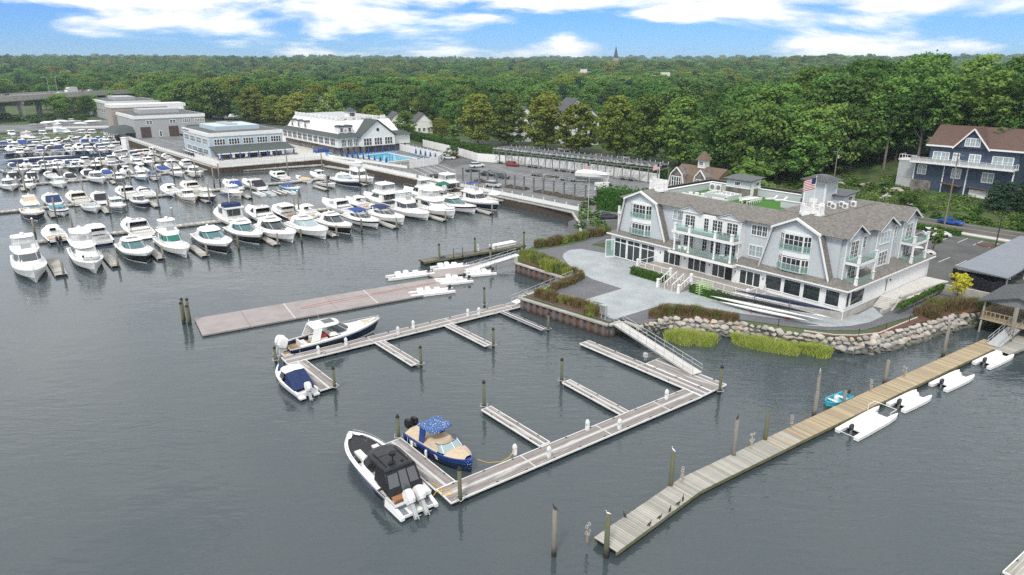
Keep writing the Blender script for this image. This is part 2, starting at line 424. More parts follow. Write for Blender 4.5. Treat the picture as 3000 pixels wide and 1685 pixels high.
#car parks and roads
def flat(name,pxs,mat,z):return tri_sheet([G(u,v,z)for u,v in pxs],name,mat,z,kind='structure')
tri_sheet([S(*q)for q in((42.5,26.6),(41,28.2),(-12,28.2),(-26,40),(-26,66),(120,66),(120,24),(62,22.5),(55,24.4))],'car_park','asphalt',LZ+.05,kind='structure')
tri_sheet([S(*q)for q in((-9,3.5),(-3,28.2),(-12,28.2),(-26,40),(-34,34),(-27,14),(-20,7))],'driveway','asphalt',LZ+.045,kind='structure')
street=[G(u,v,LZ)for u,v in((420,325),(560,340),(700,360),(900,378),(1060,390),(1200,403),(1400,419),(1600,436),(1800,460),(1960,485))]+[S(*q)for q in((-40,92),(-12,80),(10,75.6),(60,75),(180,75))]
def ribbon(line,wd,name,mat,z,off=0.0,**kw):
 mb=MB();n=len(line)
 for i in range(n):
  a=line[max(0,i-1)];b_=line[min(n-1,i+1)];d=(b_-a).normalized();sd_=Vector((-d.y,d.x,0))
  for s_ in(-1,1):
   p=line[i]+sd_*(off+s_*wd/2);mb.v.append((p.x,p.y,z))
 for i in range(n-1):mb.f.append((2*i,2*i+1,2*i+3,2*i+2)[::-1])
 return mb.obj(name,mat,kind='structure',**kw)
ribbon(street,9.4,'road','asphalt',LZ+.07)
rd=street[10:]
ribbon(street,.13,'yellow_line','line_yellow',LZ+.075,.17);ribbon(street,.13,'yellow_line','line_yellow',LZ+.075,-.17)
ribbon(rd,.13,'edge_line','line_white',LZ+.075,-4.2);ribbon(rd,.13,'edge_line','line_white',LZ+.075,4.2)
mb=MB()
for a,b_ in zip(rd,rd[1:]):
 d=(b_-a).normalized();sd_=Vector((d.y,-d.x,0))
 mb.beam(a+sd_*6.1+Vector((0,0,LZ+.12)),b_+sd_*6.1+Vector((0,0,LZ+.12)),1.7,.2)
mb.obj('pavement','concrete_pale',kind='structure')
flat('boat_yard',[(950,458),(1090,405),(1240,431),(1330,453),(1400,475),(1560,488),(1760,513),(1945,543),(1980,590),(1850,640),(1760,650),(1690,640),(1677,626)],'asphalt_old',LZ+.05)
flat('club_ramp',[(1110,408),(1190,415),(1330,455),(1420,470),(1330,490),(1250,462)],'asphalt',LZ+.06)
flat('club_terrace',[(640,491),(945,466),(1250,530),(1325,480),(1170,420),(1080,400),(640,400),(480,443)],'concrete_pale',LZ+.03)
flat('far_yard',[(345,376),(131,380),(60,386),(-200,392),(-200,352),(60,350),(200,350),(372,352)],'asphalt_old',LZ+.05)
flat('club_car_park',[(330,393),(468,440),(560,468),(720,420),(640,385),(420,372)],'asphalt_old',LZ+.055)
def stripes(name,a,b_,n,dv,wd=.14,z=LZ+.062,mat='line_white'):
 """n parallel strokes of vector dv from a to b"""
 a,b_,dv=Vector(a),Vector(b_),Vector(dv);mb=MB()
 for i in range(n):
  p=a.lerp(b_,i/max(1,n-1));q=p+dv;d=(q-p).normalized();s_=Vector((-d.y,d.x,0))*wd/2
  mb.face([(p-s_)[:2]+(z,),(p+s_)[:2]+(z,),(q+s_)[:2]+(z,),(q-s_)[:2]+(z,)])
 return mb.obj(name,mat,kind='structure')
def G3(x,y,z=LZ):return G(1100+x*.31104,150+y*.31104,z)
stripes('stall_lines',G3(330,1100),G3(590,1065),5,G3(480,1170)-G3(330,1100),.2)
stripes('stall_lines',G3(1300,1180),G3(2000,1380),14,G3(1480,1165)-G3(1300,1180),.16)
stripes('stall_lines',G3(1500,1170),G3(2100,1330),12,G3(1650,1160)-G3(1500,1170),.16)
stripes('stall_lines',S(16,60.4),S(43,60.4),11,EY*5.2,.14,LZ+.056)
stripes('stall_lines',S(30,42),S(41,42),5,EY*5.2,.14,LZ+.056)
stripes('stall_lines',S(51,31),S(51,60),11,EX*-6.0,.14,LZ+.056)
stripes('stall_lines',G(440,400,LZ),G(520,425,LZ),6,EX*7,.15,LZ+.06)
#boathouse
mk_lines('clapboard',(.53,.57,.60),2,.16,.84,.6,.12,.05)
mk_lines('clapboard_white',(.80,.80,.80),2,.16,.88,.6,.12,.04)
mk_lines('decking',(.34,.31,.285),0,.14,.6,.75,.12,.15)
def mk_shingle(name,c,c2,c3,sx=.22,sy=.14):
 m,t,b=newmat(name)
 ge=t.nodes.new('ShaderNodeNewGeometry')
 v=coords(t,'Object');s=t.nodes.new('ShaderNodeSeparateXYZ');t.links.new(v,s.inputs[0])
 u=math_('ADD',s.outputs[0],math_('MULTIPLY',s.outputs[1],.93,tree=t),tree=t)
 r=math_('ADD',math_('MULTIPLY',s.outputs[2],1.6,tree=t),math_('MULTIPLY',s.outputs[1],.21,tree=t),tree=t)
 cb=t.nodes.new('ShaderNodeCombineXYZ');t.links.new(u,cb.inputs[0]);t.links.new(r,cb.inputs[1])
 br=nnode(t,'ShaderNodeTexBrick',Scale=1.0);t.links.new(cb.outputs[0],br.inputs['Vector'])
 br.inputs['Brick Width'].default_value=sx*2;br.inputs['Row Height'].default_value=sy*2;br.inputs['Mortar Size'].default_value=.02
 br.inputs['Color1'].default_value=c+(1,);br.inputs['Color2'].default_value=c2+(1,);br.inputs['Mortar'].default_value=tuple(x*.45 for x in c)+(1,)
 n=nnode(t,'ShaderNodeTexNoise',Scale=3.5,Detail=6.,Roughness=.7);t.links.new(v,n.inputs['Vector'])
 o=mixc(t,n.outputs[0],br.outputs[0],c3);o=mixc(t,.5,o,n.outputs[0],'OVERLAY')
 t.links.new(o,b.inputs['Base Color']);b.inputs['Roughness'].default_value=.9
 bump(t,b,n.outputs[0],.5,.05)
mk_shingle('cedar_roof',(.12,.11,.10),(.25,.235,.22),(.18,.165,.15))
mk_shingle('cedar_dark',(.13,.09,.065),(.20,.15,.11),(.15,.105,.075))
mk_shingle('slate_grey',(.075,.08,.085),(.11,.115,.12),(.09,.095,.10));mk_shingle('slate_green',(.055,.07,.068),(.085,.10,.098),(.07,.085,.082))
mk_shingle('brown_roof',(.105,.062,.05),(.145,.088,.072),(.12,.075,.06))
mk('stone_wall',(.20,.18,.17),.9,.45,2.2,bmp=.8,c2=(.10,.095,.09));mk('metal_roof',(.06,.065,.072),.4,.12,1.,metal=.3)
mk('deck_tile',(.20,.205,.19),.8,.15,1.5);mk('lime',(.42,.62,.28),.5,.08,2.)
BZ=LZ+.1
bh=thing('boathouse','large grey shingled boathouse with gambrel gables, glass balconies and a rooftop terrace','building',S(0,0,0),SA)
WH='white'
def bpart(mb,name,mat,parent=bh,smooth=False):return mb.obj(name,mat,parent,smooth)
bpart(MB().bx(-1.05,41.6,.03,27.5,BZ-.4,3.1),'plinth','concrete')
bpart(MB().bx(-1.1,41.65,0,27.6,3.1,6.25),'ground_floor_wall','clapboard_white')
bpart(MB().bx(-1.2,41.75,-.1,27.7,6.0,6.3),'cornice',WH)
def pent(mb,x0,x1,y0,yi,z0,z1):mb.slab([(x0,y0,z0),(x1,y0,z0),(x1,yi,z1),(x0,yi,z1)],.12)
mb=MB();e=.55
mb.slab([(-1.1-e,-e,6.32),(41.65+e,-e,6.32),(39.1,1.4,7.15),(-.2,1.4,7.15)],.1)
mb.slab([(41.65+e,-e,6.32),(41.65+e,28.1,6.32),(39.1,27.4,7.15),(39.1,1.4,7.15)],.1)
mb.slab([(-1.1-e,28.1,6.32),(-1.1-e,-e,6.32),(-.2,1.4,7.15),(-.2,27.4,7.15)],.1)
bpart(mb,'lower_roof','cedar_roof')
mb=MB();mb.bx(-1.75,42.3,-.68,-.53,6.18,6.36).bx(42.18,42.32,-.53,28.1,6.18,6.36);bpart(mb,'gutter',WH)
def window(parent,plane,c,u0,u1,z0,z1,nu,nz,glass='glass_dark',fw=.10,mw=.045,sash=1,name='window'):
 """window in a wall: plane 'y' (faces -y at y=c) or 'x' (faces +x at x=c); sash = casements across"""
 sgn=-1 if plane=='y' else 1
 def bxx(mb,a0,a1,d0,d1,q0,q1):
  d0,d1=sorted((c+sgn*d0,c+sgn*d1))
  if plane=='y':mb.bx(a0,a1,d0,d1,q0,q1)
  else:mb.bx(d0,d1,a0,a1,q0,q1)
 g=MB();bxx(g,u0+fw*.6,u1-fw*.6,.0,.03,z0+fw*.6,z1-fw*.6)
 wo=g.obj(name,glass,parent)
 f=MB()
 bxx(f,u0-.04,u0+fw,-.02,.09,z0-.02,z1+.02);bxx(f,u1-fw,u1+.04,-.02,.09,z0-.02,z1+.02)
 bxx(f,u0+fw,u1-fw,-.02,.085,z1-fw,z1+.05);bxx(f,u0+fw,u1-fw,-.02,.1,z0-.05,z0+fw)
 for k in range(1,sash):
  x=u0+(u1-u0)*k/sash;bxx(f,x-fw*.7,x+fw*.7,-.02,.08,z0+fw,z1-fw)
 if nu>1:
  for k in range(1,nu):
   x=u0+(u1-u0)*k/nu
   if sash>1 and(k*sash)%nu==0:continue
   bxx(f,x-mw/2,x+mw/2,.0,.055,z0+fw,z1-fw)
 for k in range(1,nz):
  z=z0+(z1-z0)*k/nz;bxx(f,u0+fw,u1-fw,.0,.05,z-mw/2,z+mw/2)
 f.obj('frame',WH,wo);return wo
for a,b_,zz in((-.2,2.6,2.15),(2.85,5.75,2.15),(6.0,9.0,2.15)):
 window(bh,'y',0,a,b_,zz,5.75,2,1,sash=2)
 MB().bx(a+.1,b_-.1,-.075,-.03,4.85,5.0).obj('transom',WH,bh)
for a,b_ in((10.9,14.45),(15.9,19.45),(25.5,29.05)):window(bh,'y',0,a,b_,3.4,5.65,3,1,sash=3)
window(bh,'y',0,20.55,22.9,3.4,5.65,2,1,sash=2)
MB().bx(22.95,24.15,-.05,.01,3.35,5.6).obj('door','black_hull',bh)
for a,b_ in((29.8,32.45),(32.75,35.4),(35.7,38.25),(38.95,41.0)):window(bh,'y',0,a,b_,3.65,5.85,1,1)
window(bh,'x',41.65,.3,1.3,3.6,5.85,1,1);window(bh,'x',41.65,1.55,5.5,3.6,5.85,1,1)
window(bh,'x',41.65,12.1,12.8,3.5,5.55,1,1,name='side_door')
bpart(MB().tube((41.7,-.04,BZ-.2),(41.7,-.04,6.2),.06,6),'downpipe',WH);bpart(MB().tube((24.9,-.1,3.2),(24.9,-.1,12.6),.06,6),'downpipe',WH)
for x,z in((10.2,5.0),(15.2,5.0),(20.0,5.0),(24.8,5.0),(29.45,5.0)):MB().bx(x-.08,x+.08,-.17,-.005,z-.1,z+.1).obj('wall_lamp','charcoal',bh)
MB().bx(41.66,41.8,13.6,13.8,5.0,5.2).obj('wall_lamp','charcoal',bh)
UY,UX=1.6,39.3
bpart(MB().bx(.2,UX,UY,26.2,6.6,12.75),'upper_wall','clapboard')
bpart(MB().bx(.0,UX+.2,UY-.25,26.4,12.55,12.85),'eaves_board',WH)
mb=MB();zr,ze=14.35,12.9
mb.slab([(-.5,UY-.7,ze),(UX+.6,UY-.7,ze),(34.5,5.3,zr),(3.2,5.3,zr)],.12)
mb.slab([(-.5,26.8,ze),(-.5,UY-.7,ze),(3.2,5.3,zr),(3.2,23,zr)],.12)
mb.slab([(UX+.6,26.8,ze),(-.5,26.8,ze),(3.2,23,zr),(34.5,23,zr)],.12)
mb.slab([(34.5,5.3,zr),(34.5,23,zr),(27.8,23,zr-.02),(27.8,5.3,zr-.02)][::-1],.1)
mb.slab([(UX+.6,UY-.7,ze),(UX+.6,26.8,ze),(34.5,23,zr),(34.5,5.3,zr)],.12)
bpart(mb,'main_roof','cedar_roof')
bpart(MB().bx(3.3,27.6,5.4,22.9,12.7,13.0),'terrace_floor','deck_tile')
bpart(MB().bx(5.6,27.4,8.6,19.6,13.0,13.05),'terrace_turf','turf')
mb=MB().bx(5.1,5.5,6.0,19.9,13.0,14.25).bx(5.1,34,19.9,20.3,13.0,14.25).bx(14.6,14.9,11.2,15.0,13.05,13.9).bx(10.2,14.3,11.0,11.25,13.05,14.0).bx(23.2,27.4,13.4,13.7,13.05,14.2)
bpart(mb,'parapet','clapboard')
mb=MB().bx(5.0,5.6,5.9,20.4,14.25,14.33).bx(5.6,34,19.8,20.4,14.25,14.33).bx(23.1,27.4,13.3,13.8,14.2,14.27);bpart(mb,'parapet_cap',WH)
def hut(x0,x1,y0,y1,zb,zs,zt,name):
 h=bpart(MB().bx(x0,x1,y0,y1,zb,zs),name,'stone_wall')
 MB().bx(x0+.03,x1-.03,y0+.03,y1-.03,zs,zt).obj('upper_wall','clapboard',h)
 MB().bx(x0-.05,x1+.05,y0-.05,y1+.05,zs-.08,zs+.08).bx(x0-.05,x1+.05,y0-.05,y1+.05,zt-.15,zt).obj('trim',WH,h)
 MB().slab([(x0-.5,y0-.5,zt),(x1+.5,y0-.5,zt),(x1+.5,y1+.5,zt+.35),(x0-.5,y1+.5,zt+.35)],.12).obj('roof','metal_roof',h)
 for k in range(int((x1-x0)/.8)+1):
  pass
 return h
h1=hut(10.2,15.0,17.2,20.6,13.0,14.5,15.9,'stair_hut')
window(h1,'y',17.23,11.9,13.1,14.75,15.55,3,1);window(h1,'x',14.97,18.9,20.0,14.75,15.55,3,1)
MB().bx(15.0,15.06,17.5,18.4,13.05,15.3).obj('door',WH,h1)
h2=hut(24.6,31.5,17.0,21.0,13.0,14.4,15.7,'stair_hut')
window(h2,'y',17.03,25.1,26.3,14.65,15.4,3,1);window(h2,'x',31.47,18.6,20.0,14.65,15.4,3,1)
tw=bpart(MB().bx(26.6,29.9,14.2,17.6,13.0,17.9),'lift_tower','clapboard')
mb=MB()
for x in(26.6,29.9):
 for y in(14.2,17.6):mb.bx(x-.12,x+.12,y-.12,y+.12,13.0,17.7)
mb.bx(26.5,30.0,14.1,17.7,17.6,17.95);mb.obj('corner_board',WH,tw)
mb=MB();o_=.75
mb.loft([[(26.6-o_,14.2-o_,17.95),(29.9+o_,14.2-o_,17.95),(29.9+o_,17.6+o_,17.95),(26.6-o_,17.6+o_,17.95)],[(27.8,15.4,18.75),(28.7,15.4,18.75),(28.7,16.4,18.75),(27.8,16.4,18.75)]]);tr=mb.obj('roof','metal_roof',tw)
mb=MB()
for k in range(9):
 x=26.0+k*.56;xi=27.8+(x-26)/4.5*.9
 mb.beam((x,14.2-o_,17.98),(xi,15.4,18.78),.05,.06)
 mb.beam((29.9+o_,13.6+k*.56,17.98),(28.7,15.4+k*.12,18.78),.05,.06)
mb.obj('standing_seam','mid_grey',tr)
MB().bx(27.6,28.9,14.05,14.2,13.05,15.1).obj('door_frame',WH,tw)
def lookout(x,y,z,r):
 oct_=[(x+r*cos(pi/8+k*pi/4),y+r*sin(pi/8+k*pi/4))for k in range(8)]
 lo=bpart(MB().prism([(x+(p[0]-x)*1.15,y+(p[1]-y)*1.15)for p in oct_],z-.35,z),'lookout',WH)
 MB().prism([(x+(p[0]-x)*.95,y+(p[1]-y)*.95)for p in oct_],z-1.4,z-.35).obj('drum','cedar_roof',lo)
 mb=MB()
 for a,b_ in zip(oct_,oct_[1:]+oct_[:1]):
  mb.beam((*a,z+1.02),(*b_,z+1.02),.1,.08);mb.beam((*a,z+.15),(*b_,z+.15),.07,.07)
  for k in range(1,7):
   q=(a[0]+(b_[0]-a[0])*k/7,a[1]+(b_[1]-a[1])*k/7);mb.bc((*q,z+.58),(.06,.06,.85))
  mb.bc((*a,z+.6),(.2,.2,1.2));mb.ball((*a,z+1.3),.13,6,4)
 mb.obj('balustrade',WH,lo);return lo
lookout(4.8,5.0,14.6,1.5);lookout(32.6,5.6,14.7,1.5)
def gable(x0,x1,s0,s1,ap,yf):
 xm=(s0+s1)/2;zb,zs=6.75,12.95
 face=[(x0,zb),(x1,zb),(s1,zs),(xm,ap),(s0,zs)]
 g=bpart(MB().loft([[(x,yf,z)for x,z in face],[(x,5.5,z)for x,z in face]]),'gable','clapboard')
 mb=MB()
 for(ax,az),(bx_,bz)in(((x0,zb),(s0,zs)),((s0-.25,zs-.1),(xm,ap+.12)),((xm,ap+.12),(s1+.25,zs-.1)),((s1,zs),(x1,zb))):
  mb.slab([(ax,yf-.32,az-.16),(bx_,yf-.32,bz-.16),(bx_,yf-.32,bz+.16),(ax,yf-.32,az+.16)],-.34)
 mb.obj('barge_board',WH,g)
 mb=MB()
 th=.14
 for(ax,az),(bx_,bz)in(((x0,zb),(s0,zs)),((s0-.35,zs-.12),(xm,ap+.18)),((xm,ap+.18),(s1+.35,zs-.12)),((s1,zs),(x1,zb))):
  d=Vector((bx_-ax,0,bz-az)).normalized();nn=Vector((-d.z,0,d.x))*th
  p,q=Vector((ax,0,az)),Vector((bx_,0,bz))
  ya,yb=yf-.30,5.6
  mb.loft([[(p.x,y,p.z),(q.x,y,q.z),(q.x+nn.x,y,q.z+nn.z),(p.x+nn.x,y,p.z+nn.z)]for y in(ya,yb)])
 mb.obj('gable_roof','cedar_roof',g)
 a,b_=xm-2.35,xm+2.35
 for z0,z1,gl in((7.0,9.0,0),(9.95,12.35,1)):
  cols=3
  yy=yf-.55
  pts=[(a,yf+.02),(a+.9,yy),(b_-.9,yy),(b_,yf+.02)]
  if gl:MB().prism(pts,z0-.85,z0-.02).obj('bay_panel',WH,g);MB().prism(pts,z1+.02,z1+.3).obj('bay_head',WH,g)
  else:MB().prism(pts,z0-.1,z0-.01).obj('bay_sill',WH,g)
  for i,(p,q)in enumerate(zip(pts,pts[1:])):
   d=Vector((q[0]-p[0],q[1]-p[1],0));L_=d.length
   pane=MB();fr=MB();n_=2 if i!=1 else 4
   h_=atan2(d.y,d.x)
   wo=thing_part('window',g,(p[0],p[1],0),h_)
   window_local(wo,0,L_,z0,z1,n_,3 if gl else 2,1 if i!=1 else 2)
   rg=MB();rg.bx(.05,L_-.05,-.16,-.13,z0+.02,z0+1.0);ro=rg.obj('glass_rail','rail_glass',g);ro.location=(p[0],p[1],0);ro.rotation_euler.z=h_
 return g
def thing_part(name,parent,loc,rz):
 o=MB().bx(0,.01,.3,.31,8,8.01).obj(name,'glass_dark',parent);o.location=loc;o.rotation_euler.z=rz;return o
def window_local(wo,u0,u1,z0,z1,nu,nz,sash):
 me=MB().bx(u0,u1,.02,.06,z0,z1).mesh('window');me.materials.append(MT['glass_dark' if RND.random()<.6 else 'glass_grey'])
 wo.data=me;f=MB();fw=.11
 f.bx(u0,u0+fw,-.06,.05,z0,z1).bx(u1-fw,u1,-.06,.05,z0,z1).bx(u0+fw,u1-fw,-.055,.05,z0,z0+fw).bx(u0+fw,u1-fw,-.055,.05,z1-fw,z1)
 for k in range(1,nu):
  x=u0+(u1-u0)*k/nu;w_=.09 if k*2==nu else.05;f.bx(x-w_/2,x+w_/2,-.05,.03,z0+fw,z1-fw)
 for k in range(1,nz):
  z=z0+(z1-z0)*k/nz;f.bx(u0+fw,u1-fw,-.04,.03,z-.025,z+.025)
 f.obj('frame',WH,wo)
gable(0.0,10.6,1.35,8.25,14.4,.8);gable(28.3,38.9,29.8,36.75,14.5,.8)
window(bh,'y',UY,11.0,13.6,10.65,12.35,6,2,'glass_pale',sash=3);window(bh,'y',UY,11.4,13.4,7.5,9.2,4,2,'glass_pale',sash=2)
window(bh,'y',UY,25.7,28.4,10.75,12.4,6,2,'glass_grey',sash=3);window(bh,'y',UY,25.6,28.0,7.5,9.25,4,2,'glass_pale',sash=2)
bpart(MB().bx(13.7,24.6,.55,UY+.1,6.5,12.6),'porch_wall','clapboard_white')
for a,b_ in((14.3,16.3),(17.9,18.9),(19.5,21.4),(22.1,24.1)):
 window(bh,'y',.55,a,b_,9.9,12.2,4 if b_-a>1.5 else 2,4,sash=2 if b_-a>1.5 else 1,name='french_door')
 window(bh,'y',.55,a,b_,6.55,9.0,4 if b_-a>1.5 else 2,4,sash=2 if b_-a>1.5 else 1,name='french_door')
for xa in(15.2,22.6):
 p=bpart(MB().loft([[(xa-2.1,y,12.75),(xa+2.1,y,12.75),(xa,y,13.55)]for y in(.35,4)]),'pediment','clapboard')
 mb=MB()
 for s_ in(-1,1):mb.slab([(xa+s_*2.3,.1,12.66),(xa,.1,13.68),(xa,4.3,13.68),(xa+s_*2.3,4.3,12.66)]if s_>0 else[(xa,.1,13.68),(xa-2.3,.1,12.66),(xa-2.3,4.3,12.66),(xa,4.3,13.68)],.1)
 mb.obj('pediment_roof','cedar_roof',p)
 MB().slab([(xa-2.2,.3,12.6),(xa+2.2,.3,12.6),(xa+2.2,.3,12.78),(xa-2.2,.3,12.78)],.12).obj('trim',WH,p)
 for s_ in(-1,1):MB().beam((xa+s_*2.2,.22,12.68),(xa,.22,13.6),.12,.16).obj('rake',WH,p)
bpart(MB().bx(13.3,24.9,-1.5,.6,9.35,9.75),'balcony',WH);bpart(MB().bx(13.45,24.75,-1.35,.55,9.755,9.8),'balcony_floor','deck_tile')
bpart(MB().bx(13.0,25.2,-1.75,.5,5.95,6.35),'balcony',WH);bpart(MB().bx(13.15,25.05,-1.6,.5,6.36,6.42),'balcony_floor','deck_tile')
for x in(13.8,16.6,21.4,24.3):
 c_=MB().loft([[(x+r*cos(k*pi/5),-1.2+r*sin(k*pi/5),z)for k in range(10)]for r,z in((.22,6.42),(.22,6.6),(.16,6.65),(.14,9.2),(.2,9.25),(.2,9.35))])
 bpart(c_,'column',WH)
 bpart(MB().loft([[(x+a*r,-1.2+b_*r,z)for a,b_ in((-1,-1),(1,-1),(1,1),(-1,1))]for r,z in((.22,9.76),(.16,10.7),(.24,10.75),(.24,10.9))]),'rail_post',WH)
for z in(6.45,9.82):
 for a,b_ in((14.0,16.4),(16.8,21.2),(21.6,24.1)):bpart(MB().bx(a,b_,-1.22,-1.19,z,z+.95),'glass_rail','rail_glass')
 bpart(MB().bx(24.28,24.31,-1.1,.5,z,z+.95),'glass_rail','rail_glass')
def small_set(parent_label,x,y,z,kind):
 t=thing(kind[0],parent_label,kind[1],S(x,y,z),SA)
 return t
def table_set(lab,x,y,z,L_=1.6,wd=.8):
 t=thing('terrace_table',lab,'table',S(x,y,z),SA)
 MB().bx(-L_/2,L_/2,-wd/2,wd/2,.70,.75).obj('table_top',WH,t)
 for sx in(-1,1):
  for sy in(-1,1):MB().bc((sx*(L_/2-.08),sy*(wd/2-.08),.35),(.07,.07,.7)).obj('leg',WH,t)
 return t
CH={}
def chair(lab,x,y,z,rz,mat=WH,grp='balcony chairs'):
 t=thing('armchair',lab,'chair',S(x,y,z),SA+rz,grp)
 if mat not in CH:
  CH[mat]=(MB().bx(-.25,.25,-.25,.25,.40,.46).mesh('seat'),MB().bx(-.27,-.22,-.25,.25,.46,.92).mesh('backrest'),MB().bx(-.025,.025,-.025,.025,0,.4).mesh('leg'))
  for m_ in CH[mat]:m_.materials.append(MT[mat])
 a,b_,c_=CH[mat];link('seat',a,t);link('backrest',b_,t)
 for sx in(-.22,.22):
  for sy in(-.22,.22):link('leg',c_,t).location=(sx,sy,0)
 return t
table_set('white dining table on the lower balcony behind the second column',15.5,-.45,6.42)
for i,(dx,dy,rz,w_)in enumerate(((-.6,-.75,pi/2,'front left'),(.5,-.75,pi/2,'front right'))):chair(f'white balcony chair at the {w_} of the lower balcony table',15.5+dx,-.45+dy*.7,6.42,rz)
for i in range(3):chair(f'grey lounge chair on the lower balcony, {nth(i)} from the left',17.6+i*.9,-.4,6.42,1.2,'mid_grey')
table_set('small white cafe table at the right end of the lower balcony',22.4,-.5,6.42,.7,.7);chair('white chair beside the cafe table at the balcony end',23.2,-.5,6.42,pi)
for i in range(3):chair(f'grey wicker chair on the upper balcony, {nth(i)} from the left',21.9+i*.75,-.45,9.8,1.6,'charcoal')
def side_bay(ya,w2,xb,balc):
 p=bpart(MB().bx(UX,xb,ya-w2,ya+w2,6.6,12.65),'bay','clapboard')
 f=[(ya-w2-.35,12.7),(ya+w2+.35,12.7),(ya,14.3)]
 MB().loft([[(x,y,z)for y,z in f]for x in(34,xb)]).obj('gable','clapboard',p)
 mb=MB()
 for s_ in(-1,1):
  q=[(34,ya,14.5),(xb+.6,ya,14.5),(xb+.6,ya+s_*(w2+.7),12.72),(34,ya+s_*(w2+.7),12.72)]
  mb.slab(q if s_<0 else q[::-1],.12)
 mb.obj('gable_roof','cedar_roof',p)
 mb=MB()
 for s_ in(-1,1):mb.beam((xb+.55,ya,14.38),(xb+.55,ya+s_*(w2+.65),12.66),.12,.22)
 mb.obj('barge_board',WH,p)
 for y in(ya-w2,ya+w2):MB().bx(xb-.05,xb+.06,y-.12,y+.12,6.6,12.65).obj('corner_board',WH,p)
 if balc:
  xo=xb+1.9
  for zf in(9.4,6.35):
   b2=MB().bx(xb,xo,ya-w2+.3,ya+w2+.9,zf-.3,zf+.06).obj('balcony',WH,p)
   MB().bx(xb,xo-.1,ya-w2+.4,ya+w2+.8,zf+.065,zf+.1).obj('balcony_floor','deck_tile',b2)
   MB().bx(xo-.14,xo-.11,ya-w2+.5,ya+w2+.7,zf+.1,zf+1.05).obj('glass_rail','rail_glass',b2)
   MB().bx(xb+.1,xo-.2,ya-w2+.38,ya-w2+.41,zf+.1,zf+1.05).obj('glass_rail','rail_glass',b2)
   for y in(ya-w2+.45,ya+w2+.75):
    MB().loft([[(xo-.15+a*r,y+c_*r,z)for a,c_ in((-1,-1),(1,-1),(1,1),(-1,1))]for r,z in((.2,zf+.08),(.15,zf+1.1),(.22,zf+1.15),(.22,zf+1.25))]).obj('rail_post',WH,b2)
    if zf<8:MB().tube((xo-.15,y,zf+1.2),(xo-.15,y,9.1),.16,8).obj('column',WH,b2)
  MB().bx(xb,xo,ya-w2+.25,ya+w2+.95,5.6,6.05).obj('balcony_base',WH,p)
  window(p,'x',xb,ya-1.15,ya+1.15,9.55,12.1,4,4,sash=2,name='french_door');window(p,'x',xb,ya-1.15,ya+1.15,6.5,8.9,4,4,sash=2,name='french_door')
 else:
  window(p,'x',xb,ya-1.7,ya+1.4,10.4,12.2,6,2,'glass_pale',sash=3);window(p,'x',xb,ya-1.4,ya+1.4,7.1,9.2,6,3,sash=3)
 return p
side_bay(4.4,2.3,39.9,True);side_bay(13.2,2.6,40.2,False);side_bay(22.0,2.3,39.9,True)
for y in(8.6,17.3,18.4):window(bh,'x',UX,y-.5,y+.5,10.3,12.1,2,3,'glass_grey')
for y in(8.6,17.6):window(bh,'x',UX,y-.5,y+.5,7.2,9.0,2,3,'glass_grey')
b2=bpart(MB().bx(-1.9,.2,2.2,6.2,9.4,9.75),'balcony',WH)
for y in(2.4,6.0):MB().tube((-1.7,y,6.3),(-1.7,y,9.4),.16,8).obj('column',WH,b2);MB().bc((-1.7,y,10.3),(.3,.3,1.1)).obj('rail_post',WH,b2)
MB().bx(-1.72,-1.69,2.6,5.8,9.8,10.7).obj('glass_rail','rail_glass',b2)
def sofa(lab,x,y,L_,rz):
 t=thing('outdoor_sofa',lab,'sofa',S(x,y,13.05),SA+rz,'white rooftop sofas')
 MB().bx(0,L_,0,.9,.1,.42).obj('seat',WH,t);MB().bx(0,L_,.72,.95,.42,.85).obj('backrest',WH,t);MB().bx(0,.22,0,.72,.42,.62).obj('arm',WH,t)
 for k in range(int(L_/.9)):MB().bx(.3+k*.9,.75+k*.9,.5,.68,.43,.8).obj('cushion','light_grey',t)
 return t
sofa('long white rooftop sofa along the back of the lounge corner',10.9,14.4,4.0,-.1);sofa('white rooftop sofa on the left of the lounge corner',10.7,12.2,3.0,pi/2-.1)
sofa('white rooftop sofa nearest the roof edge, in front of the lounge corner',12.0,9.2,4.6,pi)
sofa('short white rooftop sofa left of the dining table',15.8,9.6,2.4,pi)
t=thing('coffee_table','low white coffee table between the rooftop sofas','table',S(13.0,12.6,13.05),SA);MB().bx(-.9,.9,-.5,.5,.32,.38).obj('table_top',WH,t)
for sx in(-.8,.8):
 for sy in(-.4,.4):MB().bc((sx,sy,.16),(.06,.06,.32)).obj('leg',WH,t)
t=table_set('long white rooftop dining table with chairs',17.9,13.2,13.05,3.8,1.0);t.rotation_euler.z=SA+pi/2
for i in range(6):
 for s_ in(-1,1):chair(f'white dining chair, {nth(i)} along the {"far" if s_ < 0 else "near"} side of the rooftop table',17.9+s_*.75,11.6+i*.62,13.05,pi if s_>0 else 0,WH,'rooftop dining chairs')
def lounger(lab,x,y):
 t=thing('sun_lounger',lab,'lounger',S(x,y,13.05),SA+radians(-40),'rooftop sun loungers')
 MB().bx(-.3,.3,-1.0,.5,.22,.34).obj('mattress',WH,t);MB().slab([(-.3,.5,.3),(.3,.5,.3),(.3,1.0,.85),(-.3,1.0,.85)],.1).obj('backrest',WH,t);MB().bx(-.33,.33,-1.02,.9,.05,.2).obj('base','light_grey',t)
lounger('left of the two white sun loungers on the roof turf',18.8,18.0);lounger('right of the two white sun loungers on the roof turf',20.6,18.0)
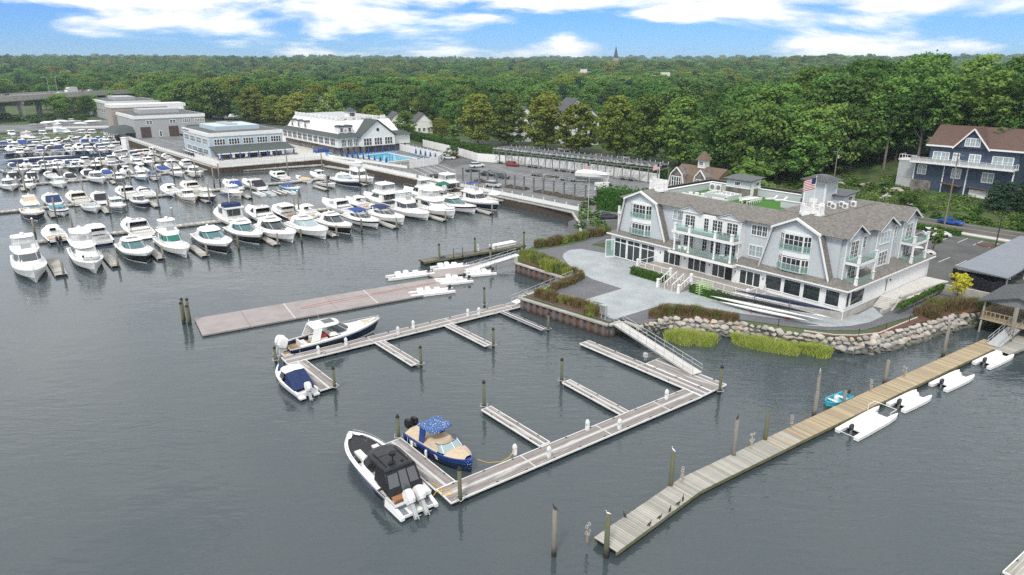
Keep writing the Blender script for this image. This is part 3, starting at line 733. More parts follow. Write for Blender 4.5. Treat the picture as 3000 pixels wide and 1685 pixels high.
for i in range(3):tag(MB().loft([[(x*s_,y*s_,z)for x,y in((-.35,-.3),(.35,-.3),(.35,.3),(-.35,.3))]for s_,z in((.8,0),(1,.3),(1,.42),(.94,.46))]).obj('ottoman',WH),f'white ottoman, {nth(i)} from the left on the upper roof turf','ottoman','rooftop ottomans').location=S(6.8+i*1.1,11.6+i*.3,13.05)
def cond(lab,x,y,z=13.05,s_=1.0):
 t=thing('air_conditioner',lab,'air conditioner',S(x,y,z),SA,'rooftop air conditioners')
 MB().bx(-.45*s_,.45*s_,-.2,.2,.1,1.1*s_).obj('case',WH,t);MB().tube((0,-.22,.62*s_),(0,-.19,.62*s_),.34*s_,14).obj('fan_grille','mid_grey',t);MB().bx(-.5,.5,-.22,.22,0,.1).obj('stand','mid_grey',t)
cond('left of the two air conditioners by the left stair hut',7.2,17.6,13.05,1.3);cond('right of the two air conditioners by the left stair hut',8.5,17.6,13.05,1.3)
for i in range(6):cond(f'white rooftop air conditioner, {nth(i)} from the left beside the lift tower',31.4+(i%3)*1.1,10.6+(i//3)*2.6+(i%3)*1.5,14.36,.8)
def flag_pole(lab,base,h,fl,flag_size):
 t=thing('flagpole',lab,'flagpole',base)
 MB().tube((0,0,0),(0,0,h),.05,8,.03).ball((0,0,h+.06),.08,6,4).obj('pole',WH,t)
 if fl:
  a,b_=flag_size
  fo=thing_flag(t,h,a,b_)
 return t
def thing_flag(t,h,a,b_):
 rows=13;mbr,mbw,mbu=MB(),MB(),MB();n_=8
 def pt(u,v):return(-.02+.10*sin(u*6)*u,-u*a,h-.15-v*b_-.22*u*u)
 for r in range(rows):
  for k in range(n_):
   u0,u1=k/n_,(k+1)/n_;v0,v1=r/rows,(r+1)/rows
   m_=mbu if(u1<=.4 and r<7)else(mbr if r%2==0 else mbw)
   m_.face([pt(u0,v0),pt(u1,v0),pt(u1,v1),pt(u0,v1)])
 f=mbw.obj('flag',WH,t);mbr.obj('red_stripes','red',f);mbu.obj('blue_canton','navy_canvas',f)
 f.rotation_euler.z=radians(-60)
 st=MB()
 for r in range(5):
  for k in range(4):u,v=.04+k*.1,.04+r*.1;p=Vector(pt(u,v));
 return f
flag_pole('white flagpole with striped flag on the right look-out of the boathouse roof',S(32.6,5.6,14.7),5.2,True,(2.6,1.6))
flag_pole('white flagpole with striped flag on the left look-out of the boathouse roof',S(4.8,5.0,14.6),4.4,True,(1.5,.95))
flag_pole('tall bare white flagpole in the shrubs left of the boathouse',G(1722,648,LZ),13.0,True,(1.5,1.0))
#raised front terrace with steps
tz=3.25
dk=thing('front_terrace','raised timber terrace with white railings along the boathouse front','terrace',S(0,0,0),SA)
MB().bx(9.4,30.2,-5.0,-.02,BZ,tz-.06).obj('base',WH,dk)
for i in range(18):MB().bx(9.4,30.2,-5.0+i*.277,-5.0+i*.277+.26,tz-.05,tz).obj('board','decking',dk)
def rail_run(t,pts,z,h=1.0,post=.13,step=1.9,wires=5):
 mb=MB()
 for a,b_ in zip(pts,pts[1:]):
  a,b_=Vector((*a,z)),Vector((*b_,z));L_=(b_-a).length;n_=max(1,round(L_/step))
  for k in range(n_+1):
   p=a.lerp(b_,k/n_);mb.bc((p.x,p.y,z+h/2),(.09,.09,h))
  mb.beam(a+Vector((0,0,h)),b_+Vector((0,0,h)),.11,.07);mb.beam(a+Vector((0,0,.12)),b_+Vector((0,0,.12)),.05,.05)
 return mb
r=rail_run(dk,[(9.5,-.2),(9.5,-4.9),(16.2,-4.9)],tz);r.obj('railing',WH,dk)
r=rail_run(dk,[(20.4,-4.9),(30.1,-4.9),(30.1,-.2)],tz);r.obj('railing',WH,dk)
for x,y in((9.5,-4.9),(16.3,-4.9),(20.3,-4.9),(30.1,-4.9)):
 MB().loft([[(x+a*q,y+b_*q,z)for a,b_ in((-1,-1),(1,-1),(1,1),(-1,1))]for q,z in((.2,tz),(.15,tz+1.15),(.22,tz+1.2),(.1,tz+1.35))]).obj('newel',WH,dk)
ns=8
for k in range(ns):MB().bx(16.3,20.3,-5.0-(k+1)*.34,-5.0-k*.34,BZ,tz-(k+1)*(tz-BZ)/(ns+.5)).obj('step','decking',dk)
for x in(16.3,17.6,19.0,20.3):
 mb=MB();a,b_=Vector((x,-5.0,tz+1.0)),Vector((x,-7.8,BZ+1.0))
 mb.beam(a,b_,.1,.08)
 for k in range(5):p=a.lerp(b_,k/4);mb.bc((p.x,p.y,p.z-.5),(.07,.07,1.0))
 mb.obj('handrail',WH,dk)
for x in(16.3,20.3):MB().loft([[(x+a*q,-7.85+b_*q,z)for a,b_ in((-1,-1),(1,-1),(1,1),(-1,1))]for q,z in((.2,BZ),(.15,BZ+1.2),(.22,BZ+1.25),(.1,BZ+1.4))]).obj('newel',WH,dk)
d_=MB().bx(0,1.7,-.05,.05,.1,3.2).obj('open_door','rail_glass',bh);d_.location=(-.2,-.05,BZ);d_.rotation_euler.z=radians(-118)
MB().bx(0,.12,-.06,.06,0,3.3).bx(1.6,1.72,-.06,.06,0,3.3).bx(.12,1.6,-.06,.06,0,.2).bx(.12,1.6,-.06,.06,3.15,3.3).obj('frame',WH,d_)
#right side: steps, walls, ramp
cw=thing('retaining_wall','stepped pale concrete retaining wall beside the boathouse path','wall',S(0,0,0),SA)
A0,A1,A2=S(*GS(2582,922,LZ)),S(*GS(2745,858,LZ)),S(*GS(2910,895,LZ))
mb=MB();w0=GS(2583,922,LZ);w1=GS(2748,860,LZ);w2=GS(2912,894,LZ)
def wall_seg(mb,a,b_,h0,h1,th=.35):
 d=Vector((b_[0]-a[0],b_[1]-a[1],0)).normalized();n_=Vector((-d.y,d.x,0))*th
 mb.loft([[(a[0],a[1],BZ-.3),(a[0]+n_.x,a[1]+n_.y,BZ-.3),(a[0]+n_.x,a[1]+n_.y,BZ+h0),(a[0],a[1],BZ+h0)],[(b_[0],b_[1],BZ-.3),(b_[0]+n_.x,b_[1]+n_.y,BZ-.3),(b_[0]+n_.x,b_[1]+n_.y,BZ+h1),(b_[0],b_[1],BZ+h1)]])
def lerp2(a,b_,t_):return(a[0]+(b_[0]-a[0])*t_,a[1]+(b_[1]-a[1])*t_)
for k,(t0,t1,h)in enumerate(((0,.16,.5),(.16,.3,.95),(.3,1,1.5))):wall_seg(mb,lerp2(w0,w1,t0),lerp2(w0,w1,t1),h,h)
mb.obj('wall','concrete',cw);mb=MB();wall_seg(mb,w1,w2,1.5,1.5);mb.obj('wall','concrete',cw)
stp=thing('side_steps','flight of concrete steps beside the boathouse plinth','steps',S(0,0,0),SA)
for k in range(7):MB().bx(41.75,44.4,9.0+k*.34,13.2,BZ,BZ+.17*(k+1)).obj('step','concrete_pale',stp)
MB().path([(44.3,8.8,BZ),(44.3,8.8,BZ+.95),(44.3,11.4,BZ+2.1),(44.3,11.4,BZ+1.2)],.03).obj('handrail','alu',stp)
MB().bx(41.75,45.2,13.2,26.5,BZ-.2,BZ+1.2).obj('landing','concrete_pale',stp)
#floating docks
mk('dock_board',(.25,.225,.215),.75,.25,2.5,rnd=.16,stretch=(.25,3,1),c2=(.42,.41,.40),thr=(.60,.68));mk('dock_strip',(.50,.49,.48),.7,.1,1.5)
mk('float_deck',(.30,.268,.262),.8,.12,.6,c2=(.335,.30,.295));mk('dock_float',(.02,.021,.022),.6,.2,1.5)
mk('plank',(.40,.31,.19),.8,.22,1.0,rnd=.22,stretch=(.3,3,1),c2=(.30,.27,.22));mk('plank_grey',(.34,.325,.29),.85,.22,1.0,rnd=.2,stretch=(.3,3,1),c2=(.52,.51,.49),thr=(.56,.66))
mk('plank_dark',(.14,.13,.115),.9,.3,1.2,rnd=.25);mk('wood_green',(.13,.14,.06),.9,.3,1.0,c2=(.20,.19,.12))
def mk_pile(name,c,low):
 m,t,b=newmat(name);v=coords(t,'Object');s=t.nodes.new('ShaderNodeSeparateXYZ');t.links.new(v,s.inputs[0])
 n=nnode(t,'ShaderNodeTexNoise',Scale=3.,Detail=5.);mp=t.nodes.new('ShaderNodeMapping');mp.inputs['Scale'].default_value=(3,3,.4);t.links.new(v,mp.inputs[0]);t.links.new(mp.outputs[0],n.inputs['Vector'])
 a=mixc(t,n.outputs[0],tuple(x*.65 for x in c),tuple(x*1.35 for x in c))
 r=nnode(t,'ShaderNodeMapRange');t.links.new(math_('ADD',s.outputs[2],math_('MULTIPLY',n.outputs[0],.6,tree=t),tree=t),r.inputs[0]);r.inputs[1].default_value=.5;r.inputs[2].default_value=1.3
 t.links.new(mixc(t,r.outputs[0],low,a),b.inputs['Base Color']);b.inputs['Roughness'].default_value=.9;bump(t,b,n.outputs[0],.5,.03)
mk_pile('pile_green',(.115,.12,.07),(.035,.035,.025));mk_pile('pile_grey',(.20,.185,.155),(.04,.038,.03))
def mk_sheetpile():
 m,t,b=newmat('sheet_pile');v=coords(t);s=t.nodes.new('ShaderNodeSeparateXYZ');t.links.new(v,s.inputs[0])
 mp=t.nodes.new('ShaderNodeMapping');mp.inputs['Scale'].default_value=(1.6,1.6,.35);t.links.new(v,mp.inputs[0])
 n=nnode(t,'ShaderNodeTexNoise',Scale=1.6,Detail=7.);t.links.new(mp.outputs[0],n.inputs['Vector'])
 r=nnode(t,'ShaderNodeValToRGB');t.links.new(n.outputs[0],r.inputs[0]);r.color_ramp.elements[0].position=.42;r.color_ramp.elements[0].color=(.13,.14,.155,1)
 r.color_ramp.elements[1].position=.60;r.color_ramp.elements[1].color=(.17,.085,.05,1)
 f=nnode(t,'ShaderNodeMapRange');t.links.new(s.outputs[2],f.inputs[0]);f.inputs[1].default_value=.1;f.inputs[2].default_value=.7
 t.links.new(mixc(t,f.outputs[0],(.05,.032,.022),r.outputs[0]),b.inputs['Base Color']);b.inputs['Roughness'].default_value=.8
mk_sheetpile()
mk('wood_wall',(.075,.055,.042),.9,.35,1.2,stretch=(2,2,.3))
BOARD={}
def dock_run(lab,p,q,wd,strips=((.0,.30),),grp='grey composite dock sections',edge='white',deckm='dock_board',z=.50,float_=True,seams=()):
 """floating dock from p to q (site metres): white fascia, long boards, pale centre strip, black float tubs"""
 a,b_=S(*p),S(*q);d=b_-a;L=d.length;rz=atan2(d.y,d.x)
 t=thing('floating_dock',lab,'dock',(a.x,a.y,0),rz,grp)
 h=wd/2
 MB().bx(0,L,-h,-h+.07,z-.15,z+.015).bx(0,L,h-.07,h,z-.15,z+.015).bx(0,.07,-h+.07,h-.07,z-.15,z+.012).bx(L-.07,L,-h+.07,h-.07,z-.15,z+.012).obj('fascia',edge,t)
 MB().bx(.07,L-.07,-h+.07,h-.07,z-.13,z-.05).obj('frame','mid_grey',t)
 edges=[-h+.075];bw=.16
 y=-h+.075;i=0
 while y<h-.08:
  y2=min(y+bw,h-.075);ym=(y+y2)/2
  s_=next((s for s in strips if abs(ym-s[0])<s[1]/2+.02),None)
  if s_ is None and y2-y>.05:MB().bx(.075,L-.075,y+.006,y2-.006,z-.05,z).obj('board',deckm,t)
  y=y2
 for s0,sw in strips:MB().bx(.08,L-.08,s0-sw/2,s0+sw/2,z-.05,z+.006).obj('centre_strip','dock_strip',t)
 for x in seams:MB().bx(x-.07,x+.07,-h+.08,h-.08,z,z+.014).obj('joint_plate','dock_strip',t)
 if float_:
  n_=max(1,int(L/1.5))
  for k in range(n_):
   x=(k+.5)*L/n_
   if k%3!=2:MB().bx(x-.55,x+.55,-h+.06,h-.06,-.3,z-.17).obj('float_tub','dock_float',t)
 n_=max(1,int(L/3))
 for k in range(n_):
  for s_ in(-1,1):
   x=(k+.5)*L/n_;MB().bx(x-.12,x+.12,s_*(h-.16)-.03,s_*(h-.16)+.03,z+.04,z+.08).bx(x-.04,x+.04,s_*(h-.16)-.02,s_*(h-.16)+.02,z,z+.04).obj('cleat','charcoal',t)
 return t
dock_run('long grey composite dock alongside the navy cruiser, left side of the basin',(3.55,-63.0),(5.45,-27.4),2.35,seams=(11.5,23.5,34.0))
dock_run('short wide dock finger beside the blue-covered boat',(4.9,-61.9),(14.0,-61.9),2.2)
dock_run('narrow empty dock finger nearest the navy cruiser bow',(5.35,-50.9),(14.6,-50.9),1.35,((0,.26),))
dock_run('narrow empty dock finger in the middle of the left dock',(5.95,-40.4),(15.4,-40.4),1.3,((0,.26),))
dock_run('dark narrow dock finger close to the sheet pile wall',(6.5,-31.1),(15.7,-31.1),1.0,((0,.28),),edge='light_grey',deckm='charcoal')
dock_run('grey dock landing under the long gangway foot',(22.5,-30.05),(41.7,-30.05),1.75,seams=(9.5,))
dock_run('wide grey dock platform where the long gangway lands',(32.1,-27.75),(41.7,-27.75),2.75,((.45,.3),))
dock_run('long grey composite dock along the near side of the basin',(39.15,-63.2),(40.55,-31.0),2.4,seams=(9.0,18.5,27.0))
dock_run('narrow empty dock finger facing the boulder shore',(29.5,-39.95),(39.0,-40.4),1.25,((0,.26),))
dock_run('narrow empty dock finger in the middle of the near dock',(28.9,-51.0),(38.3,-51.0),1.3,((0,.26),))
dock_run('dock finger between the black cruiser and the blue launch',(28.6,-62.2),(38.0,-62.2),2.1)
def pile(lab,x,y,h,r=.17,mat='pile_green',cap='black',grp='dock pilings',hoop=False,world=None,lean=(0,0)):
 p=world if world is not None else S(x,y)
 t=thing('piling',lab,'piling',(p.x,p.y,0),RND.uniform(0,3),grp)
 a=(lean[0],lean[1],h)
 MB().tube((0,0,-1.5),a,r*1.08,10,r*.95).obj('post',mat,t,True)
 if cap=='black':MB().tube((a[0],a[1],h-.02),(a[0],a[1],h+.07),r*1.2,10).tube((a[0],a[1],h+.07),(a[0],a[1],h+.3),r*1.15,10,.03).obj('cap','rubber',t)
 elif cap=='white':MB().tube((0,0,h-.02),(0,0,h+.25),r*1.2,8,.03).obj('cap','white',t)
 if hoop:
  s_=.36;MB().path([(s_,s_,.55),(-s_,s_,.55),(-s_,-s_,.55),(s_,-s_,.55),(s_,s_,.55)],.035,5).obj('guide_hoop','light_grey',t)
 return t
PL=[('at the end of the wide finger beside the blue-covered boat',14.1,-61.3,2.7),('at the end of the finger below the navy cruiser',14.9,-50.4,2.6),('at the end of the middle finger of the left dock',15.7,-39.9,2.6),('at the end of the dark finger by the pile wall',16.0,-30.6,2.6),('behind the outboards of the navy cruiser',2.6,-63.7,2.0),('standing free in the water above the far dock end',2.4,-31.4,3.0),('at the corner of the wide platform by the long gangway',42.1,-28.3,3.3),('at the end of the finger facing the boulder shore',29.0,-40.2,3.0),('at the end of the middle finger of the near dock',28.4,-50.9,3.2),('behind the bow of the blue launch',28.2,-61.2,2.6),('at the basin corner beside the black cruiser outboards',40.3,-62.3,3.3)]
for lab,x,y,h in PL:pile('greenish piling with black cap '+lab,x,y,h,hoop=True)
PD=[(4.4,-58.9,'behind the covered boat, nearest the navy cruiser stern',1),(4.1,-55.0,'beside the bow of the navy cruiser',0),(4.9,-47.8,'left of the pair on the left dock',0),(4.2,-45.0,'right of the pair on the left dock',0),(5.1,-36.4,'left of the two near the short gangway',0),(5.6,-34.8,'right of the two near the short gangway',1),(38.0,-54.5,'tied to the blue launch by a yellow rope',0),(40.3,-52.3,'on the near edge of the near dock',0),(39.0,-46.0,'left of the middle pair on the near dock',0),(40.9,-43.4,'right of the middle pair on the near dock',0),(39.7,-34.6,'closest to the wide platform',0)]
for x,y,w_,dk_ in PD:
 t=thing('power_pedestal','white wrapped power pedestal '+w_,'pedestal',S(x,y,.5),SA,'dock power pedestals')
 MB().loft([[(a*r,b_*r,z)for a,b_ in((-1,-1),(1,-1),(1,1),(-1,1))]for r,z in((.13,0),(.15,.15),(.14,.7),(.16,.78),(.14,1.0),(.07,1.16))]).obj('body','white',t)
 MB().tube((0,-.15,.62),(.0,.15,.62),.1,8).obj('cable_hook','charcoal' if dk_ else 'light_grey',t)
t=thing('rowing_float','very wide low mauve-grey rowing float with orange hose on it','dock',S(0,0,0),SA)
fl=[(-19.4,-67.3),(-12.0,-68.3),(-6.9,-31.0),(-14.2,-29.6)]
def fpt(u,v):a=Vector(fl[0]).lerp(Vector(fl[1]),v);b_=Vector(fl[3]).lerp(Vector(fl[2]),v);return a.lerp(b_,u)
for k in range(6):
 u0,u1=k/6+.0006,(k+1)/6-.0006
 ps=[fpt(u0,0),fpt(u0,1),fpt(u1,1),fpt(u1,0)]
 MB().prism([(p.x,p.y)for p in ps],.12,.34).obj('deck_panel','float_deck',t)
 if k in(2,4):
  ps=[fpt(u0-.005,.0),fpt(u0-.005,1),fpt(u0,1),fpt(u0,0)];MB().prism([(p.x,p.y)for p in ps],.34,.352).obj('seam_plate','dock_strip',t)
MB().prism([(-17.9,-29.4),(-14.3,-29.4),(-12.4,-17.9),(-17.4,-17.9)],.12,.34).obj('deck_panel','float_deck',t)
MB().prism([(p[0]*1.0,p[1])for p in((-19.3,-67.2),(-12.1,-68.2),(-7.0,-31.1),(-14.3,-29.7))],-.25,.115).obj('float_hull','dock_float',t)
hp=[fpt(.98,.30),fpt(.75,.33),fpt(.55,.36),fpt(.40,.42),fpt(.375,.48),fpt(.39,.53),fpt(.5,.5),fpt(.7,.42),fpt(.98,.36)]
tag(MB().path([S(p.x,p.y,.37)for p in hp],.022,5).obj('hose','orange_hose'),'thin orange hose looped along the rowing float','hose')
for i,(x,y,h,w_)in enumerate(((-20.4,-68.4,3.2,'rear left'),(-19.5,-67.9,3.3,'rear right'),(-18.9,-68.9,3.1,'front left'),(-18.0,-68.4,2.8,'front right'))):
 pile(f'green piling, {w_} of the dolphin of four at the float end',x,y,h,.2,'pile_green','black','dolphin of four piles')
def plank_dock(lab,line,wd,z,mat,side,n_plank,name='wooden_dock',cat='dock',grp=None,posts=True,fascia=.3):
 """timber dock on a bending line of site points: cross planks, side beams, float boxes"""
 t=thing(name,lab,cat,S(0,0,0),SA,grp)
 seg=[Vector(p)for p in line];Ls=[(b_-a).length for a,b_ in zip(seg,seg[1:])];T=sum(Ls)
 nrm=[]
 for i in range(len(seg)):
  d=(seg[min(i+1,len(seg)-1)]-seg[max(i-1,0)]).normalized();nrm.append(Vector((-d.y,d.x)))
 def at(s_):
  for i,l_ in enumerate(Ls):
   if s_<=l_ or i==len(Ls)-1:u=min(1,s_/l_);return seg[i].lerp(seg[i+1],u),nrm[i].lerp(nrm[i+1],u).normalized()
   s_-=l_
 me=None;pw=T/n_plank
 for k in range(n_plank):
  c_,n_=at((k+.5)*pw)
  if me is None:
   me=MB().bx(-wd/2,wd/2,-pw/2+.012,pw/2-.012,-.05,0).mesh('plank');me2=me.copy()
   me.materials.append(MT[mat]if isinstance(mat,str)else MT[mat[0]]);me2.materials.append(MT[mat]if isinstance(mat,str)else MT[mat[1]])
  m_=me if isinstance(mat,str)or(k+.5)/n_plank>mat[2]+RND.uniform(-.06,.06)else me2
  o=link('plank',m_,t);o.location=(c_.x,c_.y,z+RND.uniform(-.006,.006));o.rotation_euler.z=atan2(n_.y,n_.x)+RND.uniform(-.004,.004);o.scale=(1+RND.uniform(-.008,.012),1,1)
 for sgn in(-1,1):
  mb=MB();pts=[seg[i]+nrm[i]*sgn*(wd/2-.05)for i in range(len(seg))]
  for a,b_ in zip(pts,pts[1:]):mb.beam((a.x,a.y,z-.05-fascia/2-.002),(b_.x,b_.y,z-.05-fascia/2-.002),.12,fascia)
  mb.obj('side_beam',side,t)
 s_=.8
 while s_<T:
  c_,n_=at(s_);o=MB().bx(-wd/2+.1,wd/2-.1,-.5,.5,-.3,z-.1-fascia*.7).obj('float_box','dock_float',t);o.location=(c_.x,c_.y,0);o.rotation_euler.z=atan2(n_.y,n_.x);s_+=2.0
 return t
plank_dock('long weathered timber dock bending across the right foreground',[(52.1,-57.2),(51.3,-45.8),(52.5,-31.0),(54.0,-13.6),(55.6,3.2),(56.4,11.4)],2.25,.62,('plank','plank_grey',.38),'wood_green',262)
plank_dock('old dark wooden pier behind the rowing float gangway',[(-23.4,-26.6),(-21.0,-4.2)],2.3,.9,'plank_dark','wood_green',60)
plank_dock('wide timber landing below the gazebo gangway',[(57.6,8.6),(59.4,21.0)],3.0,.60,'plank_grey','plank_grey',40)
for x,y,h,w_ in((-22.2,-23.4,3.6,'nearest the outer end of the old pier'),(-22.0,-15.4,3.5,'half way along the old pier'),(-19.8,-5.0,3.6,'at the shore end of the old pier'),(-14.2,-17.6,3.6,'beside the rowing float gangway')):
 pile('dark capped piling '+w_,x,y,h,.2,'pile_green','black','old pier pilings')
for x,y,h,w_ in((-22.3,-11.2,2.0,'uncapped, under the white box on the old pier'),):pile('short grey post '+w_,x,y,h,.22,'pile_grey',None,'old pier pilings')
for i,(x,y)in enumerate(((-21.6,-20.6),(-21.3,-18.8),(-19.0,-12.6))):pile(f'thin dark pole, {nth(i)} from the outer end of the old pier',x,y,2.6,.07,'rubber',None,'thin poles of the old pier')
tag(MB().bx(-2.8,2.8,-.7,.7,0,.5).bx(-2.9,2.9,-.8,.8,.5,.62).obj('storage_box','white'),'long flat white box lying on the old dark pier','box').location=S(-22.2,-8.4,.92)
bpy.data.objects['storage_box'].rotation_euler.z=SA+pi/2
tag(MB().prism([(-.6,-.5),(.6,-.5),(.6,.5),(-.6,.5)],0,.12).obj('blue_tarp','navy_canvas'),'crumpled navy tarp on the outer end of the old pier','tarp').location=S(-22.6,-22.6,.93)
t=thing('water_pedestal','pale conical pedestal lamp on the old dark pier','pedestal',S(-22.6,-14.2,.9));MB().loft([[(r*cos(k*pi/4),r*sin(k*pi/4),z)for k in range(8)]for r,z in((.25,0),(.22,.3),(.12,.9),(.2,1.0),(.05,1.25))]).obj('body','white',t);MB().ball((0,0,1.3),.1,6,4).obj('lamp','white',t)
#pilings along the timber dock
for x,y,h,w_,b_ in((52.6,-57.6,3.7,'at the tip of the timber dock with a gull on top',0),(50.3,-47.2,3.9,'with a white gull, left of the bend of the timber dock',0),(50.9,-38.8,4.3,'with a cormorant, on the far side of the timber dock',0),(51.2,-34.0,3.4,'bare, just beyond the cormorant piling',0),(51.4,-25.0,3.0,'green and short, left of the leaning dark one',0),(51.0,-24.0,4.4,'dark and leaning, carrying a dish',1),(52.6,-11.4,3.1,'in the middle of the right timber dock stretch',0),(53.8,2.2,4.4,'near the gazebo end of the timber dock',0)):
 pile('weathered piling '+w_,x,y,h,.2 if not b_ else.17,'pile_grey' if(b_ or h<3.2 or h>4.2)else 'pile_green',None,'timber dock pilings',lean=(.0,.0)if not b_ else(.25,.1))
pile('weathered lone piling in open water left of the timber dock tip',50.0,-60.5,4.0,.19,'pile_grey',None,'timber dock pilings')
pile('short grey piling beside the teal dinghy',52.2,-20.3,1.9,.17,'pile_grey',None,'timber dock pilings')
pile('thick grey post at the foot of the gazebo gangway',57.6,13.4,5.2,.28,'pile_grey',None,'timber dock pilings')
def utility_post(lab,x,y,h):
 t=thing('utility_post',lab,'post',S(x,y,.6),RND.uniform(0,3),'utility posts on the timber dock')
 MB().bc((0,0,h/2),(.12,.12,h)).obj('post','plank',t)
 for k,(dx,dz)in enumerate(((.16,h),(-.15,h-.1),(.17,h*.6),(-.16,h*.55))):
  mb=MB();n_=8
  mb.path([(dx+.02,.13*cos(a),dz+.13*sin(a))for a in[2*pi*q/n_ for q in range(n_+1)]],.03,4);mb.obj('coil','light_grey',t)
 MB().bc((0,-.1,h*.45),(.16,.1,.2)).obj('outlet_box','light_grey',t)
for i,(x,y,h)in enumerate(((51.0,-58.0,1.5),(50.7,-46.2,1.4),(51.3,-36.6,1.6),(51.6,-30.0,1.2),(52.9,-15.8,1.3),(53.6,-8.8,1.2))):
 utility_post(f'wooden utility post with coils, {nth(i)} from the tip of the timber dock',x,y,h)
t=thing('satellite_dish','small grey dish on the leaning dark piling','dish',S(51.0,-24.05,4.55)+Vector((.0,0,0)),radians(150));MB().loft([[(x,r*cos(a),.25+r*sin(a))for a in[2*pi*k/12 for k in range(12)]]for x,r in((0,.06),(.05,.25),(.13,.4))],cap1=False).obj('reflector','light_grey',t);MB().tube((0,0,0),(.2,0,.3),.02,5).obj('arm','light_grey',t)
#birds
mk('bird_dark',(.02,.018,.016),.6,.3,8.);mk('bird_white',(.72,.72,.72),.6,.1,8.);mk('bill',(.4,.25,.05),.5)
def bird(lab,loc,rz,dark=True,s_=1.0,grp='cormorants'):
 rings=[]
 for x,z,ry,rzz in((-.42,.16,.02,.015),(-.28,.2,.06,.04),(-.1,.27,.12,.11),(.08,.33,.12,.12),(.18,.40,.07,.09),(.22,.52,.04,.05),(.23,.62,.035,.04),(.27,.68,.05,.05),(.32,.68,.04,.035)):
  rings.append([(x-(.5 if.15<x<.26 else 0)*rzz*sin(a),ry*cos(a),z+rzz*sin(a))for a in[2*pi*k/8 for k in range(8)]])
 b_=thing('bird',lab,'bird',loc,rz,grp);b_.scale=(s_*.68,)*3
 MB().loft(rings).obj('body','bird_dark' if dark else 'bird_white',b_,True)
 MB().tube((.32,0,.68),(.43,0,.66),.018,5,.006).obj('bill','bill',b_)
 for y in(-.05,.05):MB().tube((0,y,0),(0,y,.22),.014,4).bx(-.02,.1,y-.03,y+.03,0,.012).obj('leg','bill' if not dark else 'bird_dark',b_)
for i,(x,y,rz)in enumerate(((52.75,-52.9,.6),(52.7,-51.6,.3),(52.6,-50.2,1.0),(52.5,-49.0,.2),(52.35,-48.2,1.2))):bird(f'dark cormorant standing on the timber dock edge, {nth(i)} from its tip',S(x,y,.63),rz)
bird('dark cormorant alone on the far edge of the timber dock',S(50.8,-53.6,.63),2.0)
bird('dark cormorant perched on the green piling',S(50.9,-38.8,4.3),.8);bird('dark cormorant perched on the lone piling in open water',S(50.0,-60.5,4.0),2.5)
bird('white gull on the piling at the dock tip',S(52.6,-57.6,3.7),pi,False,.9,'gulls');bird('white gull on the piling left of the dock bend',S(50.3,-47.2,3.9),2.2,False,.9,'gulls')
#gangways
def gangway(lab,p,q,wd,truss=True,deck='light_grey',rail='alu',h=1.05,grp='aluminium gangways'):
 p,q=Vector(p),Vector(q);d=q-p;L=hypot(d.x,d.y);rz=atan2(d.y,d.x)
 t=thing('gangway',lab,'gangway',p,rz,grp);dz=d.z
 def pt(s_,y,z):return(s_*L,y,s_*dz+z)
 MB().add([pt(0,-wd/2,0),pt(1,-wd/2,0),pt(1,wd/2,0),pt(0,wd/2,0),pt(0,-wd/2,.08),pt(1,-wd/2,.08),pt(1,wd/2,.08),pt(0,wd/2,.08)],[(3,2,1,0),(4,5,6,7),(0,1,5,4),(1,2,6,5),(2,3,7,6),(3,0,4,7)]).obj('deck',deck,t)
 n_=max(4,round(L/1.6))
 for s_ in(-1,1):
  y=s_*wd/2;mb=MB()
  mb.beam(pt(0,y,-.05),pt(1,y,-.05),.08,.24)
  for z in(h,h*.52):mb.tube(pt(0,y,z),pt(1,y,z),.035,5)
  for k in range(n_+1):
   mb.tube(pt(k/n_,y,0),pt(k/n_,y,h),.03,5)
   if truss and k<n_:mb.tube(pt(k/n_,y,0 if k%2 else h),pt((k+1)/n_,y,h if k%2 else 0),.028,4)
  mb.obj('railing',rail,t)
 return t
gangway('white truss gangway from the planted bank down to the rowing float',S(-12.2,-12.8,LZ+.1),S(-14.2,-23.0,.4),1.5,True,'white')
gangway('short white truss gangway between planted beds and the left dock',S(4.8,-14.6,LZ+.15),S(4.9,-27.6,.55),1.4,True,'white')
gangway('long aluminium gangway from the sheet pile corner to the wide platform',S(23.4,-24.6,LZ+.1),S(38.0,-26.9,.62),1.5,False,'concrete_pale')
gangway('aluminium gangway from the gazebo down to the timber landing',S(57.4,19.2,2.2),S(56.9,9.6,.66),1.4,False,'light_grey')
t=thing('kiosk_box','grey meter box on a post at the dock landing','box',S(31.6,-28.6,.5),SA);MB().bc((0,0,.8),(.5,.35,.55)).obj('case','light_grey',t);MB().tube((-.12,0,0),(-.12,0,.55),.04,6).obj('post','light_grey',t);MB().tube((.12,0,0),(.12,0,.55),.04,6).obj('post','light_grey',t)
#sheet pile wall round the apron
sw=thing('sheet_pile_wall','rusty corrugated sheet pile wall with a timber cap round the planted beds','wall',(0,0,0))
def corrugate(a,b_,top):
 a,b_=Vector((*a[:2],0)),Vector((*b_[:2],0));d=b_-a;L=d.length;d.normalize();n_=Vector((-d.y,d.x,0));k=max(1,round(L/1.3));w_=L/k
 for i in range(k):
  prof=[(0,.05),(.18,.05),(.30,.38),(.70,.38),(.82,.05),(1,.05)]
  mb=MB();ring=[a+d*(i+u)*w_+n_*o for u,o in prof]
  mb.loft([[(p.x,p.y,z)for p in ring]for z in(-1.5,top-.2)],closed=False,cap0=False,cap1=False)
  mb.obj('pile_pan','sheet_pile',sw)
 mb=MB();c0,c1=a+n_*.22-d*.1,b_+n_*.22+d*.1
 mb.beam((c0.x,c0.y,top-.06),(c1.x,c1.y,top-.06),.62,.22);mb.obj('cap_beam','plank_grey',sw)
